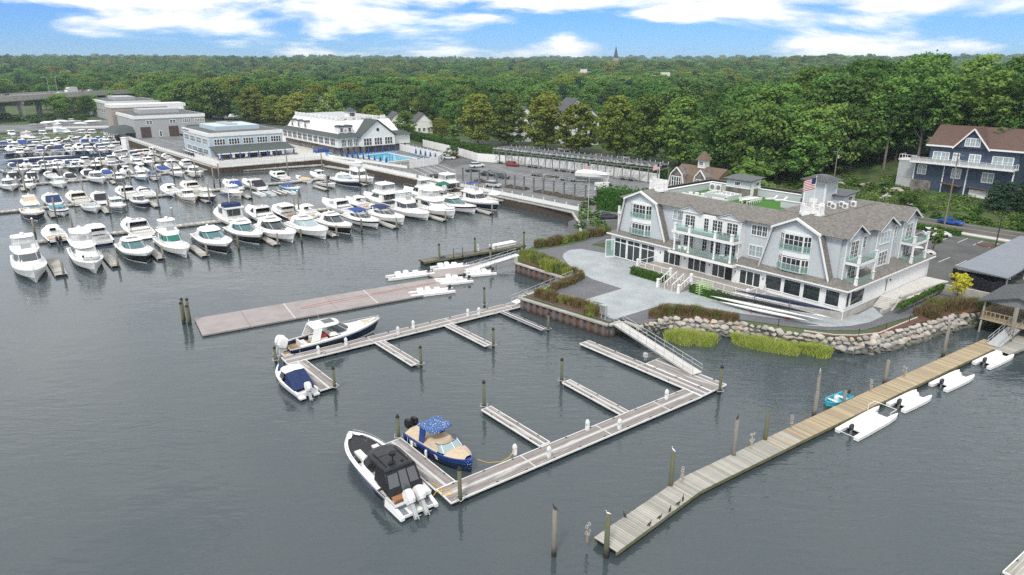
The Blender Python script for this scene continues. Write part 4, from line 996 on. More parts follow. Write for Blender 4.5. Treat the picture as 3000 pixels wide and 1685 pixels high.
ring_=[S(*q)for q in((22.6,-22.9),(22.6,-25.6),(6.4,-27.6),(6.4,-26.2),(5.0,-15.4),(-8.6,-15.9),(-11.4,-13.6))]
corrugate(G(1871,955,LZ),ring_[0],LZ);
for a,b_ in zip(ring_,ring_[1:]):corrugate(a,b_,LZ)
bk=thing('bulkhead','dark timber marina bulkhead running along the boat yard and club','wall',(0,0,0))
MQ=[G(1705,688,LZ),G(1694,650,LZ)]+QUAY+[G(345,377,LZ),G(131,381,LZ)]
mb=MB()
for a,b_ in zip(MQ,MQ[1:]):
 d=(b_-a);L=d.length;d.normalize();n_=Vector((d.y,-d.x,0))*-1
 n_=Vector((-d.y,d.x,0));
 if n_.dot(Vector((-40,180,0))-a)>0 and False:pass
 k=max(1,round(L/2.4))
 for i in range(k):
  p,q=a+d*(i*L/k+.04),a+d*((i+1)*L/k-.04)
  MB().beam((p.x,p.y,.2),(q.x,q.y,.2),.3,3.2).obj('wall_panel','wood_wall',bk)if L<160 else None
 if L>=160:pass
 mb.beam((a.x,a.y,LZ+.02),(b_.x,b_.y,LZ+.02),.55,.25)
mb.obj('cap_beam','plank_grey',bk)
a,b_=QUAY[0],QUAY[1];d=(b_-a).normalized();L=(b_-a).length;k=60
me=MB().bx(-L/k/2+.05,L/k/2-.05,-.16,.16,-1.5,LZ-.08).mesh('wall_panel');me.materials.append(MT['wood_wall'])
for i in range(k):o=link('wall_panel',me,bk);p=a+d*(i+.5)*L/k;o.location=(p.x,p.y,0);o.rotation_euler.z=atan2(d.y,d.x)
def fence(lab,pts,h,zb,post=True,step=3.0,solid=True,pmat='white',grp='white marina fences',gap=.1,ph=.35):
 t=thing('panel_fence',lab,'fence',(pts[0].x,pts[0].y,zb),0,grp);o0=Vector((pts[0].x,pts[0].y,0))
 for a,b_ in zip(pts,pts[1:]):
  a,b_=Vector((a.x,a.y,0))-o0,Vector((b_.x,b_.y,0))-o0;d=b_-a;L=d.length;d.normalize();rz=atan2(d.y,d.x);k=max(1,round(L/step));w_=L/k
  m1=MB().bx(.1,w_-.1,-.03,.03,gap,h).mesh('panel');m1.materials.append(MT[pmat]);m2=MB().bx(-.1,.1,-.1,.1,0,h+ph).bx(-.13,.13,-.13,.13,h+ph,h+ph+.06).mesh('post');m2.materials.append(MT[pmat])
  for i in range(k):
   p=a+d*i*w_;o=link('panel',m1,t);o.location=p;o.rotation_euler.z=rz;o=link('post',m2,t);o.location=p;o.rotation_euler.z=rz
 return t
inw=Vector((.3,.6,0))
fence('white fence with tall posts along the boat yard bulkhead',[QUAY[0]+Vector((1.5,1.5,0)),QUAY[0].lerp(QUAY[1],.52)+Vector((.9,.9,0))],1.05,LZ+.05,step=4.0,ph=.55)
fence('white panel fence along the pool side bulkhead',[QUAY[0].lerp(QUAY[1],.53)+Vector((.9,.9,0)),QUAY[1]+Vector((.9,.6,0))],1.1,LZ+.05,step=3.4,ph=.2)
fence('white panel fence along the club bulkhead facing the camera',[QUAY[1]+Vector((.3,1.0,0)),QUAY[2]+Vector((.9,1.0,0))],1.2,LZ+.05,step=3.6,ph=.2)
fence('white panel fence along the boat basin left of the club',[QUAY[2]+Vector((.6,1.2,0)),QUAY[3]+Vector((.8,.4,0)),QUAY[4]+Vector((.8,.4,0))],1.1,LZ+.05,step=3.0,ph=.3)
fence('low pale fence on the far bulkhead below the bridge',[G(345,374,LZ),G(133,378,LZ)],1.0,LZ+.05,step=6.0)
#boulder shore
def rock_mesh(seed):
 r=random.Random(seed);bm=bmesh.new();bmesh.ops.create_icosphere(bm,subdivisions=2,radius=.5)
 pl_=[(Vector((r.gauss(0,1),r.gauss(0,1),r.gauss(0,1))).normalized(),r.uniform(.24,.37))for _ in range(13)]
 for v in bm.verts:
  for n_,d_ in pl_:
   k=v.co.dot(n_)
   if k>d_:v.co-=n_*(k-d_)*.92
  v.co+=v.co.normalized()*r.uniform(-.012,.012)
 me=bpy.data.meshes.new('boulder');bm.to_mesh(me);bm.free();return me
mk('boulder_a',(.42,.385,.34),.9,.28,1.3,rnd=.22,bmp=.7,c2=(.27,.26,.245));mk('boulder_b',(.43,.32,.23),.9,.25,1.3,rnd=.2,bmp=.7,c2=(.42,.39,.36));mk('boulder_low',(.17,.165,.14),.9,.35,1.3,rnd=.2,bmp=.7,c2=(.09,.09,.07))
ROCKS={}
for m_ in('boulder_a','boulder_b','boulder_low'):
 ROCKS[m_]=[]
 for s_ in range(6):me=rock_mesh(s_+11);me.materials.append(MT[m_]);ROCKS[m_].append(me)
rv=thing('boulder_wall','curving wall of pale grey boulders below the boathouse path','boulder wall',(0,0,0))
crest=[G(u,v,LZ)for u,v in((1876,958),(1965,932),(2059,940),(2184,950),(2300,974),(2419,990),(2529,995),(2604,978),(2687,956),(2798,926),(2878,921),(2935,925))]
toe=[G(u,v,0)for u,v in((1872,984),(1955,968),(2050,985),(2180,990),(2300,1008),(2440,1028),(2530,1040),(2640,1024),(2756,984),(2880,950),(2940,945),(2990,945))]
def along(line,s_):
 Ls=[(b_-a).length for a,b_ in zip(line,line[1:])];T=sum(Ls);s_*=T
 for a,b_,l_ in zip(line,line[1:],Ls):
  if s_<=l_:return a.lerp(b_,s_/l_)
  s_-=l_
 return line[-1].copy()
mb=MB()
for i in range(40):
 c_,w_=along(crest,i/39),along(toe,i/39);mb.v+=[(c_.x,c_.y,LZ-.25),(w_.x,w_.y,-.7)]
for i in range(39):mb.f.append((2*i,2*i+1,2*i+3,2*i+2))
mb.obj('backing','mid_grey',rv)
rr=random.Random(5);rows=5
for row in range(rows):
 n_=64 if row else 58
 for i in range(n_):
  u=(i+.5*(row%2)+rr.uniform(-.22,.22))/n_;u=max(0,min(1,u));f=(row+rr.uniform(-.15,.15))/(rows-1)
  c_,w_=along(crest,u),along(toe,u);p=c_.lerp(w_,f);p.z=LZ-.05+(-.35-LZ)*f
  low=p.z<.25;kind='boulder_low' if low else('boulder_b' if rr.random()<.16 else 'boulder_a')
  o=link('boulder',rr.choice(ROCKS[kind]),rv);o.location=p
  s_=rr.uniform(.85,1.35)*(1.0 if rr.random()<.85 else 1.35);o.scale=(s_*rr.uniform(1.0,1.35),s_*rr.uniform(.8,1.1),s_*rr.uniform(.62,.85))
  tg=along(crest,min(1,u+.02))-along(crest,max(0,u-.02));o.rotation_euler=(rr.uniform(-.35,.35),rr.uniform(-.35,.35),atan2(tg.y,tg.x)+rr.uniform(-.4,.4))
def mk_blade(name,c1,c2,tip=None):
 m,t,b=newmat(name);g=t.nodes.new('ShaderNodeNewGeometry')
 n=nnode(t,'ShaderNodeTexNoise',Scale=.9,Detail=4.);t.links.new(coords(t),n.inputs['Vector'])
 a=mixc(t,n.outputs[0],c1,c2);a=mixc(t,g.outputs['Random Per Island'],a,tip or c2)
 t.links.new(a,b.inputs['Base Color']);b.inputs['Roughness'].default_value=.7;b.inputs['Specular IOR Level'].default_value=.2
 return m
mk_blade('marsh_blade',(.22,.33,.05),(.35,.43,.07),(.42,.46,.12));mk_blade('russet_blade',(.15,.10,.048),(.17,.15,.06),(.20,.14,.07));mk_blade('green_blade',(.10,.17,.04),(.17,.22,.05),(.16,.18,.06))
mk_blade('lime_blade',(.26,.29,.05),(.32,.33,.06),(.2,.26,.05));mk_blade('olive_blade',(.10,.11,.04),(.15,.14,.06),(.17,.10,.05))
def blades(name,mat,pts_fn,n_,h0,h1,wd,lean=.35,**kw):
 mb=MB();r=random.Random(hash(name)%999+n_)
 for _ in range(n_):
  p=pts_fn(r);h=r.uniform(h0,h1);a=r.uniform(0,2*pi);l_=r.uniform(.3,1)*lean*h;ca,sa=cos(a),sin(a);b_=r.uniform(0,pi);wx,wy=cos(b_)*wd,sin(b_)*wd
  m_=(p[0]+ca*l_*.35,p[1]+sa*l_*.35,p[2]+h*.62);tp=(p[0]+ca*l_,p[1]+sa*l_,p[2]+h)
  k=len(mb.v);mb.v+=[(p[0]-wx,p[1]-wy,p[2]),(p[0]+wx,p[1]+wy,p[2]),(m_[0]+wx*.8,m_[1]+wy*.8,m_[2]),(m_[0]-wx*.8,m_[1]-wy*.8,m_[2]),tp]
  mb.f+=[(k,k+1,k+2,k+3),(k+3,k+2,k+4)]
 return mb.obj(name,mat,**kw)
def in_blob(line,wd):
 def f(r):
  u=r.random();c_=along(line,u);e_=sqrt(max(.02,1-(2*u-1)**4));a=r.uniform(0,2*pi);q=sqrt(r.random())*wd*e_
  x,y=c_.x+cos(a)*q,c_.y+sin(a)*q;g_=noise.noise(Vector((x*.5,y*.5,2.)));return(x,y,-.45+.5*g_-.5*(q/wd)**2)if g_>-.42+.35*(q/wd)**3 else(c_.x,c_.y,-.3)
 return f
tag(blades('marsh_grass','marsh_blade',in_blob([G(u,v)for u,v in((1965,996),(2025,1000),(2080,1006))],1.9),7500,1.1,2.1,.035,.4,kind='stuff'),'left clump of bright yellow-green marsh grass below the boulders','grass')
tag(blades('marsh_grass','marsh_blade',in_blob([G(u,v)for u,v in((2150,1002),(2210,1014),(2270,1024),(2340,1034),(2425,1045))],1.5),12000,1.1,2.0,.035,.4,kind='stuff'),'long right clump of bright green marsh grass below the boulders','grass')
def tussock(lab,p,mat,r_,h,n_=260):
 t=thing('ornamental_grass',lab,'grass clump',p,0,'ornamental grass clumps')
 blades('blades',mat,lambda r:(lambda a,q:(cos(a)*q,sin(a)*q,0))(r.uniform(0,2*pi),sqrt(r.random())*r_*.55),n_,h*.55,h,.03,.55).parent=t
 return t
TUS={}
def tussocks(desc,line,n_,wd,mats,h,grp,z=LZ+.12):
 """separate tussocks strung along a bed"""
 r=random.Random(n_)
 for i in range(n_):
  p=along(line,(i+.5)/n_)+Vector((r.uniform(-wd,wd),r.uniform(-wd,wd),0));p.z=z;m_=r.choice(mats)
  if m_ not in TUS:
   TUS[m_]=[]
   for q in range(3):
    o=blades('blades',m_,lambda r:(lambda a,q:(cos(a)*q,sin(a)*q,0))(r.uniform(0,2*pi),sqrt(r.random())*.5),330+q,.6,1.15,.022,.5);TUS[m_].append(o.data);bpy.data.objects.remove(o)
  colr={'russet_blade':'russet','green_blade':'green','lime_blade':'yellow-green','olive_blade':'olive'}[m_]
  t=thing('ornamental_grass',f'{colr} ornamental grass tussock, {nth(i)} from the left {desc}','grass clump',p,r.uniform(0,6),grp)
  s_=h*r.uniform(.8,1.25);link('blades',r.choice(TUS[m_]),t);t.scale=(s_*1.15,s_*1.15,s_)
R_,Gn,Li,Ol='russet_blade','green_blade','lime_blade','olive_blade'
def Sl(*q):return[S(a,b_,LZ)for a,b_ in q]
tussocks('in the bed above the long sheet pile wall',Sl((7.3,-25.6),(12,-24.9),(16,-24.6),(20,-24.2)),26,.75,[R_,Ol,Gn,Li,R_],1.1,'grasses above the long sheet pile wall')
tussocks('in the strip beside the short gangway',Sl((7.4,-22.8),(6.6,-18.5),(5.6,-13.6)),16,.35,[R_,Gn,Ol],1.0,'grasses beside the short gangway')
tussocks('along the curved paving edge of the upper bed',Sl((4.0,-13.2),(0,-13.2),(-4,-11.9),(-8,-11.0),(-10,-11.2)),22,.4,[R_,R_,Ol,Gn],1.05,'grasses along the curved paving')
tussocks('in the green middle of the upper bed',Sl((2.6,-14.2),(-1,-14.4),(-4,-13.6),(-8,-13.8),(-10,-12.6)),24,.6,[Gn,Li,Gn,Gn],1.35,'green grasses of the upper bed')
tussocks('in the bed above the boulders',[Z1(*q)for q in((740,1118),(880,1090),(1010,1072),(1150,1090),(1300,1110),(1430,1125),(1560,1150),(1680,1165))],24,.5,[R_,R_,Ol,Gn,Gn],1.15,'grasses above the boulders')
tussocks('in the mulch bed right of the boathouse',[Z2(*q)for q in((1450,1040),(1560,990),(1680,980),(1780,940),(1900,930),(2030,930))],22,.9,[Ol,Ol,R_,Gn],1.4,'grasses right of the boathouse')
tussocks('along the bank of the driveway shore',[G(u,v,LZ)for u,v in((1566,724),(1620,716),(1680,706),(1730,694),(1785,684))],26,.6,[Gn,Ol,R_,Li,Ol],1.3,'grasses of the driveway shore')
#boats
def hull_fn(L,B,s0,s1,tr=.86,full=2.4,mid=.5,rake=.07):
 """returns point(t, k): t stern..bow, k level 0 keel .. 1 sheer"""
 def hb(t):
  if t<mid:return B/2*(tr+(1-tr)*sin(pi/2*t/mid))
  return B/2*(1-((t-mid)/(1-mid))**full)
 def sh(t):return s0+(s1-s0)*t**1.8
 def pt(t,k,side):
  s_=sh(t);z=-.35+(s_+.35)*k
  fl=.80+.20*k if t<mid else(.80-.34*((t-mid)/(1-mid))**1.3)+(.20+.34*((t-mid)/(1-mid))**1.3)*k
  x=-L/2+t*(L*(1-rake)+L*rake*(max(0,z)/s1 if t>.5 else 0)*min(1,(t-.5)*2 if t>.5 else 0)+0)
  x=-L/2+L*t*(1-rake*(1-k)*t)
  y=hb(t)*fl*(1 if k>0 else.25)
  return(x,side*y,z)
 return hb,sh,pt
def ringo(z,xa,xf,wd,fl=.45,aft=.96,e=2.6,n=6,dz=0.0):
 """deck-house outline: straight aft, rounded front; fl = share of length that rounds in"""
 xm=xf-(xf-xa)*fl;half=[(xa,wd*aft),(xa+(xm-xa)*.5,wd)]
 for i in range(n):
  a=pi/2*i/(n-1);half.append((xm+(xf-xm)*sin(a)**(2/e),wd*max(0.0,cos(a))**(2/e)))
 half[-1]=(xf,wd*.06)
 return[(x,y,z+dz*(x-xa)/(xf-xa))for x,y in half]+[(x,-y,z+dz*(x-xa)/(xf-xa))for x,y in reversed(half)]
def house(name,mat,parent,rings,smooth=False,**kw):return MB().loft([ringo(*r)if isinstance(r,tuple)else r for r in rings],**kw).obj(name,mat,parent,smooth)
OBM={}
def outboard(parent,x,y,z,s_=1.0,mat='white',tilt=0.0):
 if mat not in OBM:
  c_=MB().loft([[(px*1.0,py,pz)for px,py in((-.42*a,-.2*b_),(.22*a,-.22*b_),(.30*a,0),(.22*a,.22*b_),(-.42*a,.2*b_),(-.5*a,0))]for a,b_,pz in((.75,.8,.25),(1,1,.45),(1.02,1,.75),(.85,.85,.98),(.5,.5,1.05))]).mesh('cowling')
  l_=MB().loft([[(px,py,pz)for px,py in((-.2*a,-.1),(.16*a,-.1),(.16*a,.1),(-.2*a,.1))]for a,pz in((1,.3),(.8,-.2),(.6,-.55),(.9,-.62))]).tube((-.3,0,-.5),(.2,0,-.5),.08,6).bx(-.36,-.32,-.18,.18,-.52,-.48).bx(-.36,-.32,-.02,.02,-.68,-.32).bx(.1,.35,-.12,.12,.0,.3).mesh('lower_unit')
  c_.materials.append(MT[mat]);l_.materials.append(MT['mid_grey' if mat!='white' else 'light_grey']);OBM[mat]=(c_,l_)
 c_,l_=OBM[mat];o=link('outboard',c_,parent);o.location=(x,y,z);o.scale=(s_,s_,s_);o.rotation_euler.y=tilt;link('lower_unit',l_,o);return o
def glassband(parent,r0,r1,mat='glass_dark',name='windows',off=.012,posts=0,a0=None,a1=None):
 """glazing between two house outlines, set a little proud; a0/a1 restrict it to part of the outline"""
 n_=len(r0)
 def grow(r):cx_=sum(p[0]for p in r)/n_;return[(p[0]+(off if p[0]>cx_ else-off),p[1]+(off if p[1]>0 else-off),p[2])for p in r]
 q0,q1=grow(r0),grow(r1);idx=list(range(a0,a1+1))if a0 is not None else list(range(n_))
 mb=MB();mb.loft([[q0[i]for i in idx],[q1[i]for i in idx]],closed=a0 is None,cap0=False,cap1=False);g=mb.obj(name,mat,parent)
 if posts:
  pm=MB()
  for i in posts:pm.tube(Vector(q0[i]),Vector(q1[i]),.035,4)
  pm.obj('mullion','white',g)
 return g
def lerp_ring(a,b_,f):return[tuple(p[k]+(q[k]-p[k])*f for k in range(3))for p,q in zip(a,b_)]
def boat(kind,lab,pos,rz,L=12.,B=None,hull='gelcoat',band=None,top='gelcoat',canvas=None,glass='glass_dark',detail=2,grp=None,rail=True,ob=0,obm='white',name=None,cat='boat',hatch=True,boot=True,s0=None,s1=None,s_extra=None):
 """a motor boat, bow along +x, floating at z=0"""
 B=B or(L*.325 if L>9 else L*.36);s=min(L,17)/13.0
 s0=s0 if s0 is not None else.95*s**.8;s1=s1 if s1 is not None else 1.75*s**.8
 t=thing(name or{'fly':'flybridge_yacht','sport':'sportfishing_yacht','express':'express_cruiser','coupe':'express_cruiser','bimini':'express_cruiser','pilot':'cabin_boat','cuddy':'bowrider','cc':'centre_console_boat','cover':'covered_boat','trawler':'trawler_yacht','walk':'walkaround_boat'}[kind],lab,cat,(pos.x,pos.y,0),rz,grp)
 hb,sh,pt=hull_fn(L,B,s0,s1);nst=12 if detail>1 else 8
 ts=[i/nst for i in range(nst+1)];kb=.80 if band else.995
 def shell(k0,k1,mat,nm):
  mb=MB();ks=[k0+(k1-k0)*q for q in((0,.5,1)if detail>1 else(0,1))]
  for sd_ in(1,-1):
   rr_=[[pt(tt,k,sd_)for tt in ts]for k in ks];mb.loft(rr_ if sd_<0 else[r[::-1]for r in rr_],closed=False,cap0=False,cap1=False)
  mb.face([pt(0,k0,1),pt(0,k0,-1),pt(0,k1,-1),pt(0,k1,1)])
  return mb.obj(nm,mat,t,True)if False else mb.obj(nm,mat,t)
 hu=shell(0,kb,hull,'hull')
 if band:shell(kb,.995,band,'topside')
 if boot and detail>1:
  mb=MB()
  for sd_ in(1,-1):
   q=[pt(tt,.30,sd_)for tt in ts];mb.loft([[(x,y*1.004+sd_*.006,.12)for x,y,z in[pt(tt,(.12+.35)/(sh(tt)+.35),sd_)for tt in ts]],[(x,y*1.004+sd_*.006,.0)for x,y,z in[pt(tt,.35/(sh(tt)+.35),sd_)for tt in ts]]],closed=False,cap0=False,cap1=False)
  mb.obj('boot_stripe','charcoal' if hull in('gelcoat','white','pale_blue_hull')else 'white',hu)
 tcp={'cc':.30,'cuddy':.42,'walk':.40,'pilot':.36,'cover':.02,'express':.26,'coupe':.22,'bimini':.30,'fly':.2,'sport':.26,'trawler':.14}[kind]
 fz=min(.55,s0*.55);mb=MB()
 dts=[tcp+(1-tcp)*i/8 for i in range(9)]
 rr_=[]
 for tt in dts:y=hb(tt);x=pt(tt,1,1)[0];z=sh(tt);rr_.append([(x,-y,z),(x,-y*.55,z+.10*s),(x,y*.55,z+.10*s),(x,y,z)])
 mb.loft(rr_,closed=False,cap0=False,cap1=False)
 x0,x1=-L/2,pt(tcp,1,1)[0];g_=.22*s+.05
 for sd_ in(1,-1):
  e0,e1=sd_*hb(0),sd_*hb(tcp)
  mb.face([(x0,e0,s0),(x1,e1,sh(tcp)),(x1,e1-sd_*g_,sh(tcp)),(x0,e0-sd_*g_,s0)]);mb.face([(x0,e0-sd_*g_,s0),(x1,e1-sd_*g_,sh(tcp)),(x1,e1-sd_*g_,fz),(x0,e0-sd_*g_,fz)])
 w0=hb(0)-g_
 mb.bx(x0-.02,x0+.25*s,-w0,w0,fz,s0-.01);mb.face([(x1,-hb(tcp)+g_,fz),(x1,hb(tcp)-g_,fz),(x1,hb(tcp)-g_,sh(tcp)+.02),(x1,-hb(tcp)+g_,sh(tcp)+.02)])
 mb.obj('deck',top,t)
 if tcp>.05:MB().face([(x0,-hb(0)+g_,fz),(x1,-hb(tcp)+g_,fz),(x1,hb(tcp)-g_,fz),(x0,hb(0)-g_,fz)]).obj('cockpit_floor','teak' if RND.random()<.3 else 'light_grey',t)
 if detail>1 and kind in('express','coupe','fly','sport','bimini','trawler'):MB().prism([(x0-.9*s,-hb(0)*.85),(x0,-hb(0)*.95),(x0,hb(0)*.95),(x0-.9*s,hb(0)*.85)],.22,.34).obj('swim_platform',top,t)
 if rail and detail>1 and L>6:
  mb=MB();n_=9
  for sd_ in(1,-1):
   pts=[]
   for i in range(n_):
    tt=.5+.495*i/(n_-1);x=pt(tt,1,1)[0];pts.append((x,sd_*(hb(tt)*.93+.02),sh(tt)+.55*s+.1*s*tt));mb.tube((x,sd_*hb(tt)*.95,sh(tt)),pts[-1],.018,4)
   mb.path(pts,.022,4)
  mb.obj('bow_rail','steel',t)
 zd=lambda tt:sh(tt)+.08*s
 C_=canvas
 bw=B/2
 def X(f):return f*L
 if kind in('express','coupe','bimini'):
  z0=zd(.5)-.1;trunk=[ringo(z0,X(-.26),X(.36),bw*.80,.7),ringo(z0+.38*s,X(-.25),X(.22),bw*.72,.65)]
  house('trunk_cabin',top,t,trunk)
  if hatch and detail>1:MB().slab([(X(.10),-.5*s,z0+.52*s),(X(.20),-.38*s,z0+.42*s),(X(.20),.38*s,z0+.42*s),(X(.10),.5*s,z0+.52*s)],.10).obj('deck_hatch','glass_dark' if RND.random()<.7 else 'light_grey',t)
  zw=z0+.36*s;hgt=(.85 if kind!='coupe' else 1.0)*s
  wa=ringo(zw,X(-.24),X(.15),bw*.72,.5);wb=ringo(zw+hgt,X(-.24),X(-.045),bw*.62,.5)
  if kind=='bimini':
   glassband(t,wa,lerp_ring(wa,wb,.55),glass,'windshield',posts=(3,5,7,10,12),a0=1,a1=14)
   MB().path([(X(-.16),-bw*.8,z0),(X(-.20),-bw*.66,zw+hgt),(X(-.20),bw*.66,zw+hgt),(X(-.16),bw*.8,z0)],.11*s,6).obj('radar_arch',top,t)
   mb=MB()
   for i in range(7):
    x=X(-.30)+i*X(.30)/6;z=zw+hgt*1.12+.22*s*sin(pi*i/6)
    mb.v+=[(x,-bw*.66,z-.22*s),(x,-bw*.4,z+.04),(x,0,z+.1),(x,bw*.4,z+.04),(x,bw*.66,z-.22*s)]
   for i in range(6):
    for j in range(4):a=i*5+j;mb.f.append((a,a+1,a+6,a+5))
   mb.obj('bimini',C_ or 'navy_canvas',t);glassband(t,lerp_ring(wa,wb,.56),lerp_ring(wa,wb,1.05),'vinyl','enclosure',a0=2,a1=13)
  else:
   glassband(t,wa,wb,glass,'windshield',posts=(5,10),a0=1,a1=14)
   tp=[ringo(zw+hgt-.02,X(-.25),X(-.005),bw*.68,.45),ringo(zw+hgt+.12*s,X(-.25),X(-.02),bw*.62,.45),ringo(zw+hgt+.2*s,X(-.22),X(-.06),bw*.42,.45)]
   rf=house('hardtop',top,t,tp)
   if detail>1:
    if kind=='coupe' or RND.random()<.6:MB().bx(X(-.17),X(-.09),-bw*.38,bw*.38,zw+hgt+.19*s,zw+hgt+.22*s).obj('sunroof','glass_dark',rf)
    MB().bx(X(-.24),X(-.205),-bw*.5,bw*.5,zw+hgt+.16*s,zw+hgt+.3*s).ball((X(-.22),0,zw+hgt+.42*s),.2*s,8,5).obj('radar','white',rf)
   mb=MB()
   for sd_ in(1,-1):mb.slab([(X(-.30),sd_*bw*.8,z0-.1),(X(-.20),sd_*bw*.8,z0-.1),(X(-.13),sd_*bw*.66,zw+hgt),(X(-.24),sd_*bw*.66,zw+hgt)],.08)
   mb.obj('top_support',top,t)
  if C_ and kind!='bimini':MB().loft([[(X(-.24),-bw*.7,zw+hgt),(X(-.24),bw*.7,zw+hgt)],[(X(-.44),-bw*.72,s0+.15),(X(-.44),bw*.72,s0+.15)]],closed=False,cap0=False,cap1=False).obj('cockpit_canvas',C_,t)
  else:MB().bx(X(-.44),X(-.40),-bw*.6,bw*.6,fz,fz+.75*s).bx(X(-.40),X(-.34),-bw*.6,bw*.6,fz,fz+.4*s).obj('cockpit_seat','white',t)
 elif kind in('fly','sport','trawler'):
  z0=zd(.45)-.12;h1=1.55*s if kind!='trawler' else 1.9*s
  fx=.26 if kind=='sport' else(.13 if kind=='fly' else.16)
  r0=ringo(z0,X(-.27),X(fx),bw*.80,.5);r1=ringo(z0+h1,X(-.26),X(fx-(.24 if kind=='sport' else.13 if kind=='fly' else.03)),bw*.74,.5)
  house('deckhouse',top,t,[r0,r1])
  if kind=='sport':
   for a0,a1 in((1,4),(11,14)):glassband(t,lerp_ring(r0,r1,.42),lerp_ring(r0,r1,.86),glass,'side_windows',a0=a0,a1=a1)
  else:glassband(t,lerp_ring(r0,r1,.38),lerp_ring(r0,r1,.9),glass,'windows',posts=(2,5,10,13),a0=1,a1=14)
  zf=z0+h1;fo=house('flybridge_deck',top,t,[ringo(zf,X(-.34),X(fx-.13),bw*.82,.5),ringo(zf+.12*s,X(-.34),X(fx-.14),bw*.84,.5)])
  r2=ringo(zf+.12*s,X(-.26),X(fx-.17),bw*.72,.5);r3=ringo(zf+.72*s,X(-.26),X(fx-.22),bw*.70,.5)
  house('flybridge_coaming',top if C_ is None or kind!='trawler' else C_,t,[r2,r3])
  if kind=='trawler':
   MB().tube((X(-.12),0,zf),(X(-.14),0,zf+4.6*s),.08,6).tube((X(-.13),0,zf+1.2*s),(X(-.36),0,zf+2.4*s),.05,5).obj('mast','white',t)
   MB().bx(X(-.08),X(.06),-bw*.5,bw*.5,zf+2.0*s,zf+2.08*s).obj('bimini',C_ or 'navy_canvas',t);MB().path([(X(-.07),-bw*.48,zf+.7*s),(X(-.07),-bw*.48,zf+2.0*s)],.03).path([(X(-.07),bw*.48,zf+.7*s),(X(-.07),bw*.48,zf+2.0*s)],.03).path([(X(.05),-bw*.48,zf+.7*s),(X(.05),-bw*.48,zf+2.0*s)],.03).path([(X(.05),bw*.48,zf+.7*s),(X(.05),bw*.48,zf+2.0*s)],.03).obj('bimini_frame','steel',t)
  else:
   r4=ringo(zf+1.75*s,X(-.24),X(fx-.25),bw*.66,.5)
   if C_ and kind=='fly':
    MB().path([r3[2],r4[2]],.03).path([r3[13],r4[13]],.03).path([r3[5],r4[5]],.03).path([r3[10],r4[10]],.03).path([r3[0],r4[0]],.03).path([r3[15],r4[15]],.03).obj('bimini_frame','charcoal',t)
    house('bimini',C_,t,[r4,ringo(zf+1.9*s,X(-.22),X(fx-.29),bw*.5,.5)])
   else:
    glassband(t,r3,r4,'vinyl','enclosure',posts=(0,2,4,6,9,11,13,15),a0=0,a1=15)
    rt=house('hardtop',top,t,[ringo(zf+1.75*s,X(-.26),X(fx-.23),bw*.70,.5),ringo(zf+1.88*s,X(-.25),X(fx-.25),bw*.64,.5)])
    MB().ball((X(-.17),0,zf+2.1*s),.28*s,8,5).bx(X(-.2),X(-.16),-bw*.4,bw*.4,zf+1.88*s,zf+1.96*s).obj('radar','white',rt)
   MB().bx(X(-.1),X(-.06),-.5*s,.5*s,zf+.12*s,zf+1.0*s).obj('helm','light_grey',t)
  MB().path([(X(-.26),bw*.5,fz),(X(-.31),bw*.5,zf)],.04).path([(X(-.29),bw*.2,fz),(X(-.33),bw*.2,zf)],.04).obj('ladder','steel',t)
  MB().bx(X(-.268),X(-.262),-bw*.55,bw*.55,fz+.2,z0+h1*.85).obj('aft_door','glass_dark',t)
 elif kind in('pilot','walk'):
  z0=zd(.45)-.1;h1=1.45*s**.55;xa,xf=(-.16,.16)if kind=='pilot' else(-.12,.10)
  house('trunk_cabin',top,t,[ringo(z0,X(-.12),X(.34),bw*.66,.6),ringo(z0+.38*s**.6,X(-.12),X(.26),bw*.58,.6)])
  r0=ringo(z0+.25*s**.6,X(xa),X(xf),bw*.70,.35);r1=ringo(z0+.25*s**.6+h1,X(xa),X(xf-.07),bw*.62,.35)
  house('cabin_side',top,t,[r0,lerp_ring(r0,r1,.45)],cap1=False)
  glassband(t,lerp_ring(r0,r1,.40),lerp_ring(r0,r1,.95),glass,'windows',posts=(0,2,4,6,9,11,13,15),a0=0 if kind=='pilot' else 1,a1=15 if kind=='pilot' else 14)
  rt=house('hardtop',top,t,[ringo(z0+.25*s**.6+h1*.97,X(xa-.08),X(xf-.02),bw*.72,.35),ringo(z0+.25*s**.6+h1*1.05,X(xa-.08),X(xf-.04),bw*.66,.35)])
  if detail>1:MB().tube((X(-.05),0,z0+h1*1.2),(X(-.05),0,z0+h1*1.45+.2),.22,8).obj('radar','white',rt);MB().tube((X(-.1),bw*.5,z0+h1*1.2),(X(-.2),bw*.5,z0+h1+2.6),.015,4).obj('antenna','white',rt)
  if C_:MB().loft([[(X(xa-.08),-bw*.7,z0+h1*1.2),(X(xa-.08),bw*.7,z0+h1*1.2)],[(X(-.46),-bw*.75,s0+.1),(X(-.46),bw*.75,s0+.1)]],closed=False,cap0=False,cap1=False).obj('cockpit_canvas',C_,t)
  else:
   mb=MB()
   for sd_ in(1,-1):mb.tube((X(xa-.07),sd_*bw*.62,fz),(X(xa-.07),sd_*bw*.62,z0+h1*1.2),.035,4)
   mb.obj('top_post','steel',t)
 elif kind=='cuddy':
  z0=zd(.5)-.08;wa=ringo(z0+.05,X(-.12),X(.16),bw*.74,.5);wb=ringo(z0+.62*s**.4,X(-.12),X(.08),bw*.68,.5)
  house('foredeck',top,t,[ringo(z0,X(.02),X(.38),bw*.62,.7),ringo(z0+.18,X(.04),X(.30),bw*.5,.7)])
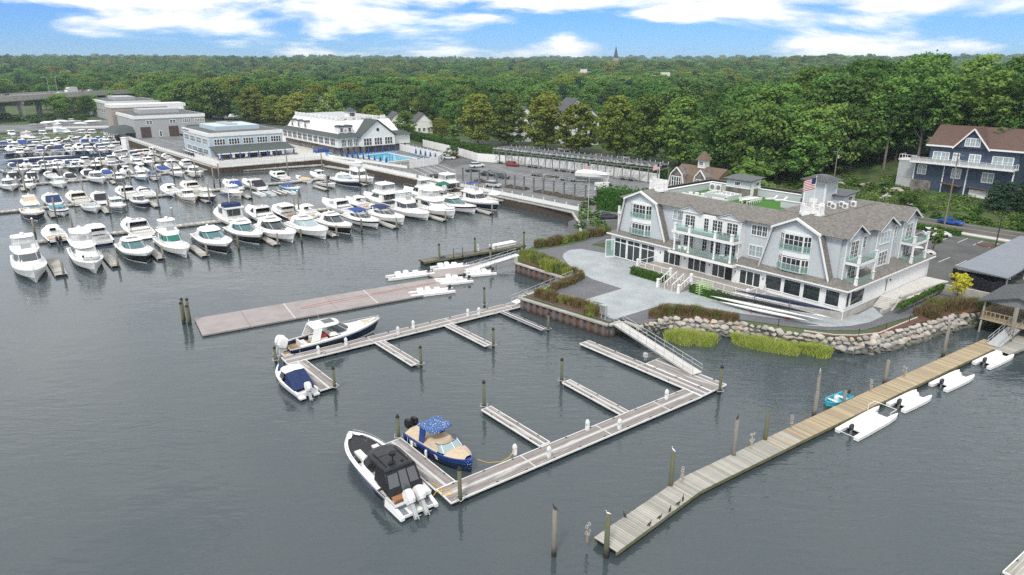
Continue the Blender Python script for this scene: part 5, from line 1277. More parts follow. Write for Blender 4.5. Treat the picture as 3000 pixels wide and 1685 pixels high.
  if C_:
   house('cover',C_,t,[ringo(z0-.05,X(-.46),X(.16),bw*.88,.3),ringo(z0+.45*s**.4,X(-.36),X(.05),bw*.62,.3),ringo(z0+.62*s**.4,X(-.2),X(-.02),bw*.3,.3)])
  else:MB().bx(X(-.3),X(-.24),-bw*.6,bw*.6,fz,fz+.7).bx(X(-.05),X(0),-bw*.55,bw*.55,fz,fz+.7).obj('seats','white' if RND.random()<.6 else 'light_grey',t)
  glassband(t,wa,wb,glass,'windshield',posts=(3,6,9,12),a0=1,a1=14)
 elif kind=='cc':
  z0=fz;MB().loft([ringo(z0,X(-.06),X(.08),bw*.32,.4),ringo(z0+1.1,X(-.06),X(.05),bw*.28,.4)]).obj('console',top,t)
  glassband(t,ringo(z0+1.1,X(-.05),X(.05),bw*.28,.4),ringo(z0+1.65,X(-.05),X(.02),bw*.25,.4),glass,'windshield',a0=2,a1=13)
  zt=z0+2.15
  MB().path([(X(-.08),bw*.36,z0),(X(-.1),bw*.4,zt)],.03).path([(X(-.08),-bw*.36,z0),(X(-.1),-bw*.4,zt)],.03).path([(X(.07),bw*.36,z0),(X(.06),bw*.4,zt)],.03).path([(X(.07),-bw*.36,z0),(X(.06),-bw*.4,zt)],.03).obj('top_post','steel',t)
  house('t_top',C_ or top,t,[ringo(zt,X(-.17),X(.12),bw*.56,.4),ringo(zt+.1,X(-.16),X(.1),bw*.5,.4)])
  MB().bx(X(-.18),X(-.12),-bw*.35,bw*.35,z0,z0+1.0).bx(X(.12),X(.2),-bw*.4,bw*.4,z0,z0+.45).obj('seats','white',t)
 elif kind=='cover':
  z0=sh(.4);house('boat_cover',C_ or 'white',t,[ringo(z0-.15,X(-.49),X(.48),bw*.97,.55),ringo(z0+.45*s,X(-.44),X(.30),bw*.68,.55),ringo(z0+.8*s,X(-.3),X(.05),bw*.25,.5)])
 for i in range(ob):outboard(t,-L/2-.35*s**.5,(i-(ob-1)/2)*.62,.55*s**.3,(.85 if L<9 else 1.1),obm)
 return t
BOW=SA
def berth(bow_px,L,rz=BOW):d=Vector((cos(rz),sin(rz),0));return G(*bow_px)-d*L*.44
def stern_berth(px,L,rz=BOW+pi):d=Vector((cos(rz),sin(rz),0));return G(*px)+d*L*.5
#nearest row of the marina: bows towards the camera, left to right
ROW1=[('fly',(108,830),17,dict(B=5.2,glass='glass_grey',s1=2.5),'big white flybridge yacht with grey windscreen, leftmost of the nearest marina row'),('sport',(283,803),17,dict(B=5.0,s1=2.3),'white sportfishing yacht with a plain sloping front and a grey tender on its foredeck'),('express',(427,772),13.5,dict(hull='black_hull',band='gelcoat',glass='glass_teal',hatch=False),'black-hulled cruiser with framed windscreen, third from left in nearest marina row'),('fly',(544,758),14.5,dict(B=4.5,glass='glass_green',s1=2.1),'white flybridge yacht with bright green windscreen in the nearest marina row'),('express',(666,743),15,dict(hull='black_hull',band='gelcoat',glass='glass_teal'),'black and white hardtop cruiser right of the green-windscreen yacht'),('express',(759,716),14,dict(hull='black_hull',band='gelcoat',glass='glass_teal'),'black-hulled hardtop cruiser, sixth from the left in nearest marina row'),('coupe',(855,713),15.5,dict(hull='gelcoat',glass='glass_dark'),'all-white coupe yacht with dark wrap windscreen and sunroof, nearest marina row'),('express',(951,703),15,dict(glass='glass_pale',hatch=False),'white express cruiser with pale framed windscreen right of the white coupe yacht'),('coupe',(1026,686),13,dict(hull='black_hull',band='cream',glass='glass_dark',hatch=False),'black-hulled picnic yacht with domed white roof and teak toe rail'),('bimini',(1107,671),13.5,dict(hull='gelcoat',band='navy',canvas='blue_canvas',s1=1.9),'white cruiser with navy stripe under a royal blue bimini'),('bimini',(1178,660),13.5,dict(canvas='navy_canvas',s1=1.9),'white cruiser under a navy bimini, right of the royal blue one'),('fly',(1253,647),14,dict(s1=1.9,glass='glass_dark'),'white flybridge convertible with clear enclosure right of the navy bimini cruiser'),('sport',(1329,641),15,dict(s1=2.1),'white sportfishing yacht with white raft on its foredeck'),('express',(1388,629),14,dict(band='maroon',glass='glass_teal'),'white hardtop cruiser with a maroon stripe'),('fly',(1455,616),14,dict(hull='navy',band='gelcoat',canvas='blue_canvas'),'navy-hulled flybridge yacht under a large royal blue bimini'),('express',(1493,602),9.5,dict(hull='navy',band='gelcoat',glass='glass_pale'),'small navy and white cruiser, rightmost of the nearest marina row')]
BS=1.2
for kind,px,L,kw,lab in ROW1:L*=1.2;boat(kind,lab,berth(px,L),BOW+RND.uniform(-.03,.03),L,grp='nearest marina row, bows out',**kw)
def raft(lab,p,rz,mat='light_grey',s_=1.0,motor=True):
 t=thing('inflatable_tender',lab,'dinghy',p,rz,'tenders');t.scale=(s_,s_,s_)
 pts=[(-1.2,.5,.2),(.6,.5,.2),(1.15,.25,.28),(1.3,0,.32),(1.15,-.25,.28),(.6,-.5,.2),(-1.2,-.5,.2)]
 MB().path(pts,.2,7).obj('tube',mat,t);MB().bx(-1.2,1.0,-.45,.45,.1,.2).obj('floor',mat,t);MB().bx(-.4,-.15,-.5,.5,.35,.42).obj('thwart','light_grey',t)
 if motor:outboard(t,-1.35,0,.25,.5,'charcoal')
d_=Vector((cos(BOW),sin(BOW),0));n_=Vector((-sin(BOW),cos(BOW),0))
raft('grey inflatable tender on the foredeck of the left sportfishing yacht',berth((283,803),17)+d_*5.2+Vector((0,0,2.2)),BOW+1.0)
raft('white inflatable raft on the foredeck of the right sportfishing yacht',berth((1329,641),15)+d_*4.6+Vector((0,0,2.1)),BOW+.3,'white',1.2,False)
#boats behind them on the same walkway, sterns towards the camera
ROW1B=[('cc',(172,715),11,dict(hull='navy',ob=2,obm='charcoal'),'navy fishing boat squeezed behind the left sportfishing yacht'),('pilot',(302,722),12.5,dict(hull='navy',glass='glass_pale'),'navy hardtop cruiser showing its white transom, second row from the front'),('coupe',(424,700),13.5,dict(glass='glass_dark'),'white coupe with dark aft glass and a covered dinghy on its platform'),('trawler',(705,664),14,dict(canvas='navy_canvas',glass='glass_grey',s1=2.0),'white trawler yacht with mast and navy flybridge cloths'),('coupe',(795,655),13.5,dict(glass='glass_dark'),'white coupe yacht with black aft bulkhead behind the coupe of the nearest row'),('pilot',(868,648),12,dict(hull='navy',glass='glass_pale'),'navy downeast pilothouse boat seen from its stern'),('cc',(932,645),11,dict(hull='black_hull',ob=2,band='gelcoat'),'hardtop fishing boat with two white outboards and a dark enclosure'),('express',(1026,628),13,dict(glass='glass_pale'),'white express fishing boat with hardtop behind the blue bimini cruiser'),('cc',(1088,618),11.5,dict(hull='black_hull',band='gelcoat',ob=3),'centre console boat with three white outboards behind the navy bimini cruiser'),('sport',(1165,612),15,dict(s1=2.1),'white sportfishing yacht with rod rack and tower, stern to the camera'),('fly',(1270,588),13,dict(),'white flybridge yacht hidden behind two convertibles'),('sport',(1345,575),14,dict(s1=2.0),'white wrapped sportfishing yacht beside the green umbrella float')]
for kind,px,L,kw,lab in ROW1B:L*=1.18;boat(kind,lab,stern_berth(px,L),BOW+pi+RND.uniform(-.03,.03),L,grp='second marina row, sterns out',**kw)
#second walkway
ROW2=[('pilot',(108,647),11,dict(hull='navy',band='cream',glass='glass_pale',top='cream'),'navy downeast boat with cream deck, leftmost bow of the second walkway'),('cuddy',(186,636),9,dict(hull='gelcoat',band='royal',canvas='teal'),'blue and white runabout under a teal cover'),('cuddy',(281,626),9,dict(glass='glass_pale'),'white open runabout with swept stripe, second walkway'),('walk',(358,622),9,dict(hull='grey_hull',band='gelcoat',glass='glass_teal',ob=1),'dark grey and white hardtop bowrider, second walkway'),('express',(427,609),9,dict(hull='navy',band='gelcoat'),'small navy cruiser with blue hatch, second walkway'),('walk',(571,594),9,dict(hull='cream',ob=1),'cream-white walkaround boat at the end of its finger, second walkway'),('pilot',(625,593),9,dict(hull='navy',glass='glass_pale',top='cream'),'navy downeast boat right of the cream walkaround'),('walk',(705,582),9.5,dict(hull='cream',glass='glass_pale',ob=1),'cream-white walkaround boat left of the drive-on floats'),('cuddy',(877,566),9,dict(hull='teal',band='gelcoat',canvas='blue_canvas'),'deep blue bowrider with blue cover right of the drive-on floats'),('cuddy',(980,552),8,dict(),'low white open boat beside the navy cruiser at the pool bulkhead'),('express',(1047,548),11.5,dict(hull='navy',band='gelcoat',glass='glass_pale'),'navy and white cruiser with mirror reflection below the pool bulkhead'),('fly',(1093,541),12.5,dict(),'white flybridge cruiser nearest the pool bulkhead')]
for kind,px,L,kw,lab in ROW2:L*=1.36;boat(kind,lab,berth(px,L),BOW+RND.uniform(-.04,.04),L,grp='second walkway, bows out',**kw)
ROW2B=[('walk',(96,613),9,dict(canvas='beige_canvas',hull='pale_blue_hull'),'white boat with beige cockpit cover, leftmost stern of the second walkway'),('express',(163,605),10,dict(canvas='navy_canvas'),'cruiser with navy cockpit canvas, second walkway'),('express',(240,602),11,dict(glass='glass_pale',top='cream'),'cream fishing boat with framed hardtop, stern to camera'),('express',(306,598),9.5,dict(canvas='black_canvas'),'white boat closed by a black cockpit cover'),('coupe',(385,584),10.5,dict(hull='grey_hull',band='gelcoat'),'grey and white coupe cruiser, second walkway sterns'),('cuddy',(441,580),9,dict(),'white runabout with white arch, second walkway sterns'),('cc',(517,577),10,dict(hull='pale_blue_hull',ob=3),'pale blue centre console with three white outboards'),('express',(578,566),10.5,dict(top='cream'),'cream express boat with bow rail, second walkway sterns'),('express',(700,557),9.5,dict(canvas='blue_canvas'),'white cruiser with royal blue cockpit cover'),('express',(766,558),10.5,dict(canvas='black_canvas'),'white cruiser with clear and black enclosure beside the drive-on floats'),('express',(838,530),9.5,dict(hull='black_hull',band='gelcoat'),'black and white cruiser near the jet ski floats'),('cc',(958,530),9,dict(ob=2,obm='charcoal'),'white fishing boat with black outboards below the pool bulkhead'),('cuddy',(905,536),7,dict(canvas='beige_canvas'),'small work boat with tan console by the floats')]
for kind,px,L,kw,lab in ROW2B:L*=1.36;boat(kind,lab,stern_berth(px,L),BOW+pi+RND.uniform(-.04,.04),L,grp='second walkway, sterns out',**kw)
#third walkway
ROW3=[('express',(35,561),10,dict(),'white cruiser with dark hull windows, leftmost bow of the third walkway'),('walk',(93,557),7.5,dict(ob=1),'small white cabin boat second from the left, third walkway'),('walk',(183,553),9,dict(glass='glass_pale',ob=1),'white walkaround with wide windscreen, third walkway'),('express',(300,540),11,dict(canvas='navy_canvas',glass='glass_dark'),'cruiser with navy windscreen cover, third walkway'),('walk',(358,535),7.5,dict(hull='grey_hull',ob=1),'small grey-hulled boat right of the navy-covered cruiser'),('walk',(427,531),8,dict(hull='pale_blue_hull',ob=1),'pale blue pilot boat, third walkway'),('cuddy',(466,527),7.5,dict(band='royal',canvas='blue_canvas'),'bright blue covered runabout, third walkway'),('walk',(534,521),8.5,dict(ob=1),'white walkaround left of the last cruiser, third walkway'),('express',(590,519),10,dict(),'white cruiser at the right end of the third walkway')]
for kind,px,L,kw,lab in ROW3:L*=1.36;boat(kind,lab,berth(px,L),BOW+RND.uniform(-.05,.05),L,grp='third walkway, bows out',rail=L>9,**kw)
ROW3B=[('walk',(45,533),8,dict(canvas='black_canvas',ob=1),'black-canvas boat, leftmost stern of the third walkway'),('walk',(100,533),8,dict(canvas='black_canvas',ob=2),'black-canvas boat with two outboards, second stern of the third walkway'),('cuddy',(155,526),8,dict(hull='pale_blue_hull'),'open pale runabout, third stern of the third walkway'),('cuddy',(214,529),8,dict(canvas='black_canvas'),'dark covered runabout, fourth stern of the third walkway'),('express',(268,522),9,dict(canvas='black_canvas'),'white arch boat with black cover behind the navy-covered cruiser'),('cuddy',(322,517),8,dict(canvas='blue_canvas'),'royal blue covered boat, third walkway sterns'),('cc',(380,515),8,dict(ob=2,obm='charcoal'),'white centre console with black outboards, third walkway'),('cc',(425,508),8,dict(ob=1),'white centre console beside the pale blue pilot boat'),('cuddy',(485,505),8.5,dict(canvas='blue_canvas'),'white boat under a blue dodger, third walkway sterns'),('walk',(515,497),9,dict(ob=1),'white hardtop boat near the end of the third walkway'),('pilot',(560,496),9,dict(glass='glass_pale'),'white pilothouse boat behind the end cruiser, third walkway')]
for kind,px,L,kw,lab in ROW3B:L*=1.36;boat(kind,lab,stern_berth(px,L),BOW+pi+RND.uniform(-.05,.05),L,grp='third walkway, sterns out',rail=False,**kw)
#fourth walkway and the crowded far basin
FAR=random.Random(21)
KINDS=[('walk',dict(ob=1)),('cc',dict(ob=1)),('cuddy',dict()),('express',dict()),('cuddy',dict(canvas='navy_canvas')),('walk',dict()),('pilot',dict()),('cc',dict(ob=2)),('express',dict(canvas='navy_canvas')),('cuddy',dict(canvas='black_canvas')),('cuddy',dict(canvas='blue_canvas')),('express',dict(canvas='blue_canvas'))]
DESC={'walk':'white walkaround boat','cc':'white centre console boat','cuddy':'white open runabout','express':'white small cruiser','pilot':'white pilothouse boat'}
def far_row(where,a,b_,n_,L0,L1,flip,grp,dense=.9):
 for i in range(n_):
  kind,kw=KINDS[FAR.randrange(len(KINDS))];kw=dict(kw);L=FAR.uniform(L0,L1)*1.38;u=(i+.5+FAR.uniform(-.2,.2))/n_;px=(a[0]+(b_[0]-a[0])*u,a[1]+(b_[1]-a[1])*u)
  if FAR.random()<.14:kw['hull']=FAR.choice(['navy','pale_blue_hull','grey_hull'])
  cv={'navy_canvas':', navy canvas','black_canvas':', black cover','blue_canvas':', blue canvas',None:''}[kw.get('canvas')];hu={'navy':', navy hull','pale_blue_hull':', pale blue hull','grey_hull':', grey hull',None:''}[kw.get('hull')if not cv else None]
  p=stern_berth(px,L)if flip else berth(px,L)
  boat(kind,f'{DESC[kind]}{cv}{hu}, {nth(i)} from left {where}',p,BOW+(pi if flip else 0)+FAR.uniform(-.06,.06),L,detail=1,grp=grp,rail=False,boot=False,**kw)
far_row('among fourth walkway bows',(12,515),(465,487),12,7,9,False,'fourth walkway, bows out');far_row('among fourth walkway sterns',(30,496),(520,470),12,7,9,True,'fourth walkway, sterns out')
far_row('in first row behind rowing shells',(15,461),(350,449),11,7.5,9.5,False,'far basin, first row');far_row('in second row behind rowing shells',(25,449),(365,437),12,8,10,True,'far basin, second row')
far_row('in third row behind rowing shells',(10,439),(330,427),11,8,10.5,False,'far basin, third row');far_row('in fourth row behind rowing shells',(165,420),(345,412),6,8,10.5,True,'far basin, fourth row')
far_row('in fifth row behind rowing shells',(0,431),(350,421),13,8,10.5,True,'far basin, fifth row');far_row('in sixth row behind rowing shells',(5,414),(150,409),6,8,10,False,'far basin, sixth row');far_row('along the upper row by the left bulkhead',(340,466),(470,452),6,7,9,True,'boats by the left bulkhead');far_row('in last row below bridge',(20,404),(330,398),10,9,12,False,'far basin, last row')
boat('fly','long beige and white houseboat yacht with dark side windows in the far basin',G(105,424),radians(-8),20,5.5,glass='glass_dark',grp='large far yachts',detail=1,top='cream',s0=1.3,s1=1.8)
boat('fly','tall white sport yacht lying broadside near the far bulkhead',G(196,396),radians(8),20,5.5,glass='glass_pale',grp='large far yachts',detail=1,s0=1.3,s1=2.6)
#marina walkways, fingers and piles
def walkway(lab,a,b_,wd=2.2,z=.5,n_=40,grp='marina walkways'):
 """timber walkway between two world points"""
 p,q=toS(a),toS(b_);L=hypot(q[0]-p[0],q[1]-p[1])
 return plank_dock(lab,[p,q],wd,z,'plank_grey','plank_grey',max(3,int(L/1.2)),'marina_walkway','dock',grp,fascia=.25)
def finger(lab,tip,L,wd=1.3,rz=BOW):
 d=Vector((cos(rz),sin(rz),0));a=G(*tip);walkway(lab,a-d*L,a,wd,.48,grp='marina finger docks')
 return a
walkway('main timber walkway behind the nearest marina row',G(88,716),G(1395,566));walkway('long second timber walkway of the marina',G(-40,630),G(1010,520));walkway('long third timber walkway of the marina',G(-60,556),G(640,498));walkway('long fourth timber walkway of the marina',G(-60,506),G(560,470),2.0)
walkway('walkway along the far side of the far basin',G(-80,442),G(360,430),2.0);walkway('last walkway below the far bulkhead',G(0,408),G(345,400),2.0)
walkway('walkway at the foot of the club bulkhead',G(640,506),G(950,486),2.4);walkway('walkway at the foot of the pool bulkhead',G(955,490),G(1390,560),2.4);walkway('walkway at the foot of the left bulkhead',G(612,500),G(455,452),2.4)
F1=[((181,812),13),((341,786),12),((474,764),10),((603,756),10),((811,722),9),((984,697),9),((1160,672),9),((1304,651),10),((1440,630),10)]
for i,(tip,L)in enumerate(F1):
 a=finger(f'weathered finger dock, {nth(i)} from the left in the nearest marina row',tip,L,1.9 if i==0 else 1.5)
 pile(f'grey piling at finger dock {nth(i)} from left, nearest marina row',0,0,2.6,.2,'pile_grey',None,'nearest marina row pilings',world=a+d_*-.3+n_*.4)
for i,(u,v,h)in enumerate(((700,736,3.0),(884,714,3.1),(1060,680,2.9))):pile(f'free standing green piling between bows, {nth(i)} from the left',0,0,h,.2,'pile_green',None,'free standing marina piles',world=G(u,v))
F2=[((160,640),9),((318,628),9),((462,610),9),((612,596),8),((735,584),8),((958,560),9),((1073,546),8)]
for i,(tip,L)in enumerate(F2):
 a=finger(f'weathered finger dock, {nth(i)} from the left on the second walkway',tip,L,1.4)
 pile(f'tall dark piling at finger dock {nth(i)} from the left, second walkway',0,0,5.0,.2,'pile_grey',None,'second walkway pilings',world=a-d_*.4+n_*.4)
F3=[((72,562),7),((338,541),7),((458,531),7),((572,521),7)]
for i,(tip,L)in enumerate(F3):
 a=finger(f'weathered finger dock, {nth(i)} from the left on the third walkway',tip,L,1.3)
 pile(f'tall dark piling at finger dock {nth(i)} from the left, third walkway',0,0,5.0,.2,'pile_grey',None,'third walkway pilings',world=a-d_*.4+n_*.4)
for i,(u,v,h)in enumerate(((103,688,3.6),(215,680,4.2),(509,660,4.0),(865,632,4.5),(877,630,6.0),(62,525,5.5),(137,508,6.5),(300,495,6.5),(99,594,4.5),(248,584,5),(385,545,5),(628,545,6.),(645,540,6.5),(845,520,7.),(510,525,5.5),(945,505,6.5),(1055,545,6.),(370,590,5),(176,520,5),(282,500,5),(455,480,5.5),(475,485,5))):
 pile(f'tall dark marina piling, {nth(i)} of those standing between the moored boats',0,0,h,.2,'pile_grey','white' if i%2==0 else None,'tall marina pilings',world=G(u,v))
for i,(u0,v0,u1,v1,m_)in enumerate(((0,482,130,470,'navy_canvas'),(0,476,190,460,'navy_canvas'),(100,470,360,452,'navy_canvas'),(105,476,260,466,'white'),(150,465,330,448,'navy_canvas'),(210,458,362,446,'navy_canvas'),(10,469,215,455,'white'),(120,482,250,473,'white'))):
 a,b_=G(u0,v0,.9),G(u1,v1,.9);d2=b_-a;L=d2.length
 t=thing('covered_rowing_shell',f'{"navy covered" if m_ != "white" else "white"} rowing shell on the basin rack, {nth(i)} counted from the left','rowing shell',(a+b_)/2,atan2(d2.y,d2.x),'rowing shells in the far basin')
 MB().loft([[(x,y*w_,z*w_)for y,z in((0,-.3),(.4,0),(.25,.3),(-.25,.3),(-.4,0))]for x,w_ in((-L/2,.1),(-L*.3,.9),(0,1.2),(L*.3,.9),(L/2,.1))]).obj('hull',m_,t)
 for q in(-.25,.25):MB().bx(q*L-.1,q*L+.1,-.5,.5,-.9,-.25).obj('trestle','mid_grey',t)
mk('hull_steel_blue',(.13,.16,.22),.25,.1,1.0);mk('cover_spotted',(.03,.09,.26),.5,.15,24,c2=(.6,.63,.66),thr=(.60,.63));mk('black_top',(.014,.015,.019),.3,.3,2.5)
mk('black_spot',(.02,.02,.026),.6,.25,24.,c2=(.35,.36,.38),thr=(.66,.70));mk('vinyl_seat',(.62,.61,.59),.6,.06,2.);mk('teak_pad',(.33,.16,.08),.6,.12,3.)
def smooth_hull(t,L,B,s0,s1,levels,stern_in=.86,full=2.5,n=22,rake=.06,mid=.5):
 hb,sh,pt=hull_fn(L,B,s0,s1,stern_in,full,mid,rake);ts=[i/n for i in range(n+1)]
 for k0,k1,mat,nm in levels:
  mb=MB();ks=[k0+(k1-k0)*q/3 for q in range(4)]
  for sd_ in(1,-1):
   rr_=[[pt(tt,k,sd_)for tt in ts]for k in ks];mb.loft(rr_ if sd_<0 else[r[::-1]for r in rr_],closed=False,cap0=False,cap1=False)
  mb.face([pt(0,k0,1),pt(0,k0,-1),pt(0,k1,-1),pt(0,k1,1)]);mb.obj(nm,mat,t,True)
 return hb,sh,pt
def deck_ring(t,hb,sh,pt,t0,t1,inset,mat,nm,dz=0.0,n=14,crown=.0):
 mb=MB();rr_=[]
 for i in range(n+1):
  tt=t0+(t1-t0)*i/n;y=max(.01,hb(tt)-inset);x=pt(tt,1,1)[0];z=sh(tt)+dz;rr_.append([(x,-y,z),(x,-y*.5,z+crown),(x,y*.5,z+crown),(x,y,z)])
 mb.loft(rr_,closed=False,cap0=False,cap1=False);return mb.obj(nm,mat,t)
def gunwale(t,hb,sh,pt,t0,wd,mat,h=.0,n=22):
 mb=MB()
 for sd_ in(1,-1):
  o_,i_=[],[]
  for i in range(n+1):
   tt=t0+(1-t0)*i/n;x,y,z=pt(tt,1,1);y=max(0,y);yi=max(0,y-wd);xi=x-(wd*1.3 if tt>.9 else 0)
   o_.append((x,sd_*y,z));i_.append((xi if yi>0 or tt<.9 else xi,sd_*yi,z+h))
  mb.loft([o_,i_]if sd_>0 else[i_,o_],closed=False,cap0=False,cap1=False)
 return mb.obj('gunwale',mat,t)
def rail_line(t,hb,sh,pt,t0,t1,h,inset=.1,n=8,mat='steel'):
 mb=MB()
 for sd_ in(1,-1):
  ps=[]
  for i in range(n+1):
   tt=t0+(t1-t0)*i/n;x=pt(tt,1,1)[0];y=max(0.02,hb(tt)-inset);ps.append((x,sd_*y,sh(tt)+h));mb.tube((x,sd_*y,sh(tt)),ps[-1],.02,5)
  mb.path(ps,.025,5)
 return mb.obj('hand_rail',mat,t)
t=thing('cruiser','black-topped cruiser with two white outboards, nearest boat at the bottom of the basin','boat',S(32.35,-65.55,0),SA+pi+radians(-2))
L,B=12.4,3.9
hb,sh,pt=smooth_hull(t,L,B,1.15,1.65,[(0,.22,'white','keel'),(.22,.80,'hull_steel_blue','hull'),(.80,1.0,'gelcoat','topside')],.9,3.8,mid=.42)
gunwale(t,hb,sh,pt,.22,.34,'gelcoat',.06)
deck_ring(t,hb,sh,pt,.60,.972,.36,'black_spot','bow_cushion',-.05,crown=.06)
deck_ring(t,hb,sh,pt,.16,.62,.30,'vinyl_seat','cockpit_liner',-.35)
MB().bx(-L/2-1.0,-L/2+1.6,-1.55,1.55,.30,.52).obj('swim_platform','gelcoat',t);MB().bx(-L/2-.9,-L/2+.5,-1.4,-.9,.525,.55).bx(-L/2-.9,-L/2+.5,.9,1.4,.525,.55).obj('platform_mat','mid_grey',t)
for sd_ in(-1,1):MB().loft([[(-L/2-1.1,sd_*1.75,.2),(-L/2-1.1,sd_*1.4,.2),(-L/2-1.1,sd_*1.4,.5),(-L/2-1.1,sd_*1.7,.5)],[(-L/2+1.6,sd_*1.85,.2),(-L/2+1.6,sd_*1.45,.2),(-L/2+1.6,sd_*1.45,.95),(-L/2+1.6,sd_*1.75,1.1)]]).obj('quarter','gelcoat',t)
MB().bx(-L/2+.55,-L/2+.75,.1,1.35,.55,1.05).bx(-L/2+.75,-L/2+1.5,.1,1.35,.95,1.05).obj('teak_seat','teak_pad',t)
wa=ringo(1.35,-4.3,1.35,1.62,.35);wb=ringo(2.95,-4.0,-.2,1.34,.35);wm=lerp_ring(wa,wb,.28)
MB().loft([wa,wm],cap0=False,cap1=False).obj('coaming','gelcoat',t)
glassband(t,wm,lerp_ring(wa,wb,.97),'glass_dark','windshield',.01,a0=2,a1=13)
house('hardtop','black_top',t,[ringo(2.90,-4.2,-.05,1.46,.35),ringo(3.04,-4.2,-.15,1.42,.35),ringo(3.12,-4.0,-.5,1.15,.35)]);top1=t.children[-1]
MB().bx(-1.9,-.9,-.95,.95,3.10,3.15).obj('sunroof','charcoal',top1);MB().path([(-3.7,-1.0,3.15),(-1.2,-1.0,3.2)],.04).path([(-3.7,1.0,3.15),(-1.2,1.0,3.2)],.04).obj('roof_rails','rubber',top1)
MB().tube((-2.8,0,3.1),(-2.8,0,3.5),.06,6).tube((-2.8,0,3.5),(-2.8,0,3.75),.28,12).tube((-3.4,.5,3.1),(-3.4,.5,3.25),.2,10).tube((-3.5,-.55,3.1),(-3.5,-.55,3.2),.15,8).obj('radar_mast','rubber',top1)
MB().tube((-3.2,-1.1,3.1),(-3.6,-1.15,5.2),.015,4).obj('antenna','white',top1)
fa=[(-4.15,y,z)for y,z in((-1.40,2.95),(1.40,2.95))];ba=[(-5.0,y,z)for y,z in((-1.6,1.15),(1.6,1.15))]
MB().loft([fa,ba],closed=False,cap0=False,cap1=False).obj('aft_canvas','black_canvas',t)
def pane(u0,u1,v0,v1):
 P_=lambda u,v:(-4.17-.87*v-.012,-1.4-.2*v+(2.8+.4*v)*u,2.95-1.8*v+.012)
 MB().face([P_(u0,v0),P_(u1,v0),P_(u1,v1),P_(u0,v1)]).obj('clear_pane','glass_grey',t)
pane(.06,.32,.12,.72);pane(.36,.60,.10,.98);pane(.64,.95,.14,.70)
for sd_ in(-1,1):MB().face([(-4.15,sd_*1.42,2.95),(-2.6,sd_*1.46,2.9),(-2.4,sd_*1.62,1.5),(-5.0,sd_*1.62,1.15)]).obj('side_canvas','black_canvas',t)
for y in(-.48,.48):outboard(t,-L/2-.75,y,.75,1.5,'white',radians(42))
MB().bx(.4,2.6,-1.15,-.55,1.25,1.62).bx(.4,2.6,.55,1.15,1.25,1.62).obj('bow_seat','vinyl_seat',t);rail_line(t,hb,sh,pt,.62,.97,.28,.12)
MB().face([pt(.16,.62,1),pt(.32,.62,1),pt(.30,.30,1),pt(.2,.30,1)]).obj('hull_vent','rubber',t).location=(0,.02,0)
t=thing('motor_launch','royal blue launch with tan covers, blue T-top and two black outboards','boat',S(33.0,-59.25,0),SA+radians(5))
L,B=8.8,2.95
hb,sh,pt=smooth_hull(t,L,B,1.0,1.35,[(0,.70,'navy','hull'),(.70,1.0,'royal','topside')],.93,3.0,rake=.03)
MB().face([pt(.12,.85,-1),pt(.62,.85,-1),pt(.62,.5,-1),pt(.12,.5,-1)]).obj('side_panel','gelcoat',t).location=(0,-.03,0)
gunwale(t,hb,sh,pt,.0,.16,'royal',.03)
deck_ring(t,hb,sh,pt,.70,.93,.10,'beige_canvas','bow_cover',.05,crown=.20);deck_ring(t,hb,sh,pt,.93,.995,.02,'royal','bow_cap',.02,crown=.05)
deck_ring(t,hb,sh,pt,.02,.60,.12,'beige_canvas','cockpit_cover',.04,crown=.30);MB().bx(-L/2,-L/2+.25,-1.2,1.2,.55,1.04).obj('transom_cap','teak',t)
wa=ringo(1.25,.2,1.95,1.25,.55);wb=ringo(1.85,.1,1.25,1.08,.55);glassband(t,wa,wb,'glass_pale','windshield',.01,posts=(4,7,11),a0=2,a1=13);MB().path([wb[i]for i in range(1,15)],.035,5).obj('windshield_frame','royal',t)
house('console_cover','beige_canvas',t,[ringo(1.25,-1.0,.9,1.15,.4),ringo(1.75,-.8,.5,.95,.4)])
house('t_top','cover_spotted',t,[ringo(2.72,-2.2,.35,1.28,.25),ringo(2.86,-2.2,.3,1.22,.25),ringo(2.92,-2.0,.1,.9,.25)])
for sd_ in(-1,1):MB().slab([(-2.0,sd_*1.25,1.1),(-1.3,sd_*1.25,1.1),(-1.0,sd_*1.1,2.75),(-1.9,sd_*1.1,2.75)],.1).obj('t_top_leg','royal',t)
for y in(-.36,.36):outboard(t,-L/2-.35,y,.75,1.15,'black_hull')
for x in(-2.6,-.4):MB().tube((x,-1.62,.25),(x,-1.62,.85),.13,8).ball((x,-1.62,.9),.13,8,4).obj('fender','white',t)
t=thing('covered_cabin_boat','white hardtop boat with navy cockpit cover and one white outboard','boat',S(10.1,-64.55,0),SA+pi+radians(2))
L,B=8.0,2.75
hb,sh,pt=smooth_hull(t,L,B,.85,1.35,[(0,.6,'navy','hull'),(.6,1.0,'gelcoat','topside')],.9,2.4)
gunwale(t,hb,sh,pt,.0,.22,'gelcoat',.05);deck_ring(t,hb,sh,pt,.55,.985,.2,'gelcoat','foredeck',.04,crown=.12);deck_ring(t,hb,sh,pt,.78,.955,.28,'navy_canvas','bow_cover',.17,crown=.08)
deck_ring(t,hb,sh,pt,.0,.14,.2,'gelcoat','stern_deck',-.25)
wa=ringo(1.2,-.6,1.7,1.12,.5);wb=ringo(2.25,-.7,.75,1.0,.5);glassband(t,wa,wb,'glass_grey','windshield',.01,posts=(3,5,7,10,12),a0=1,a1=14)
house('hardtop','gelcoat',t,[ringo(2.22,-1.0,1.0,1.14,.4),ringo(2.36,-1.0,.9,1.08,.4),ringo(2.42,-.8,.6,.8,.4)]);rt=t.children[-1]
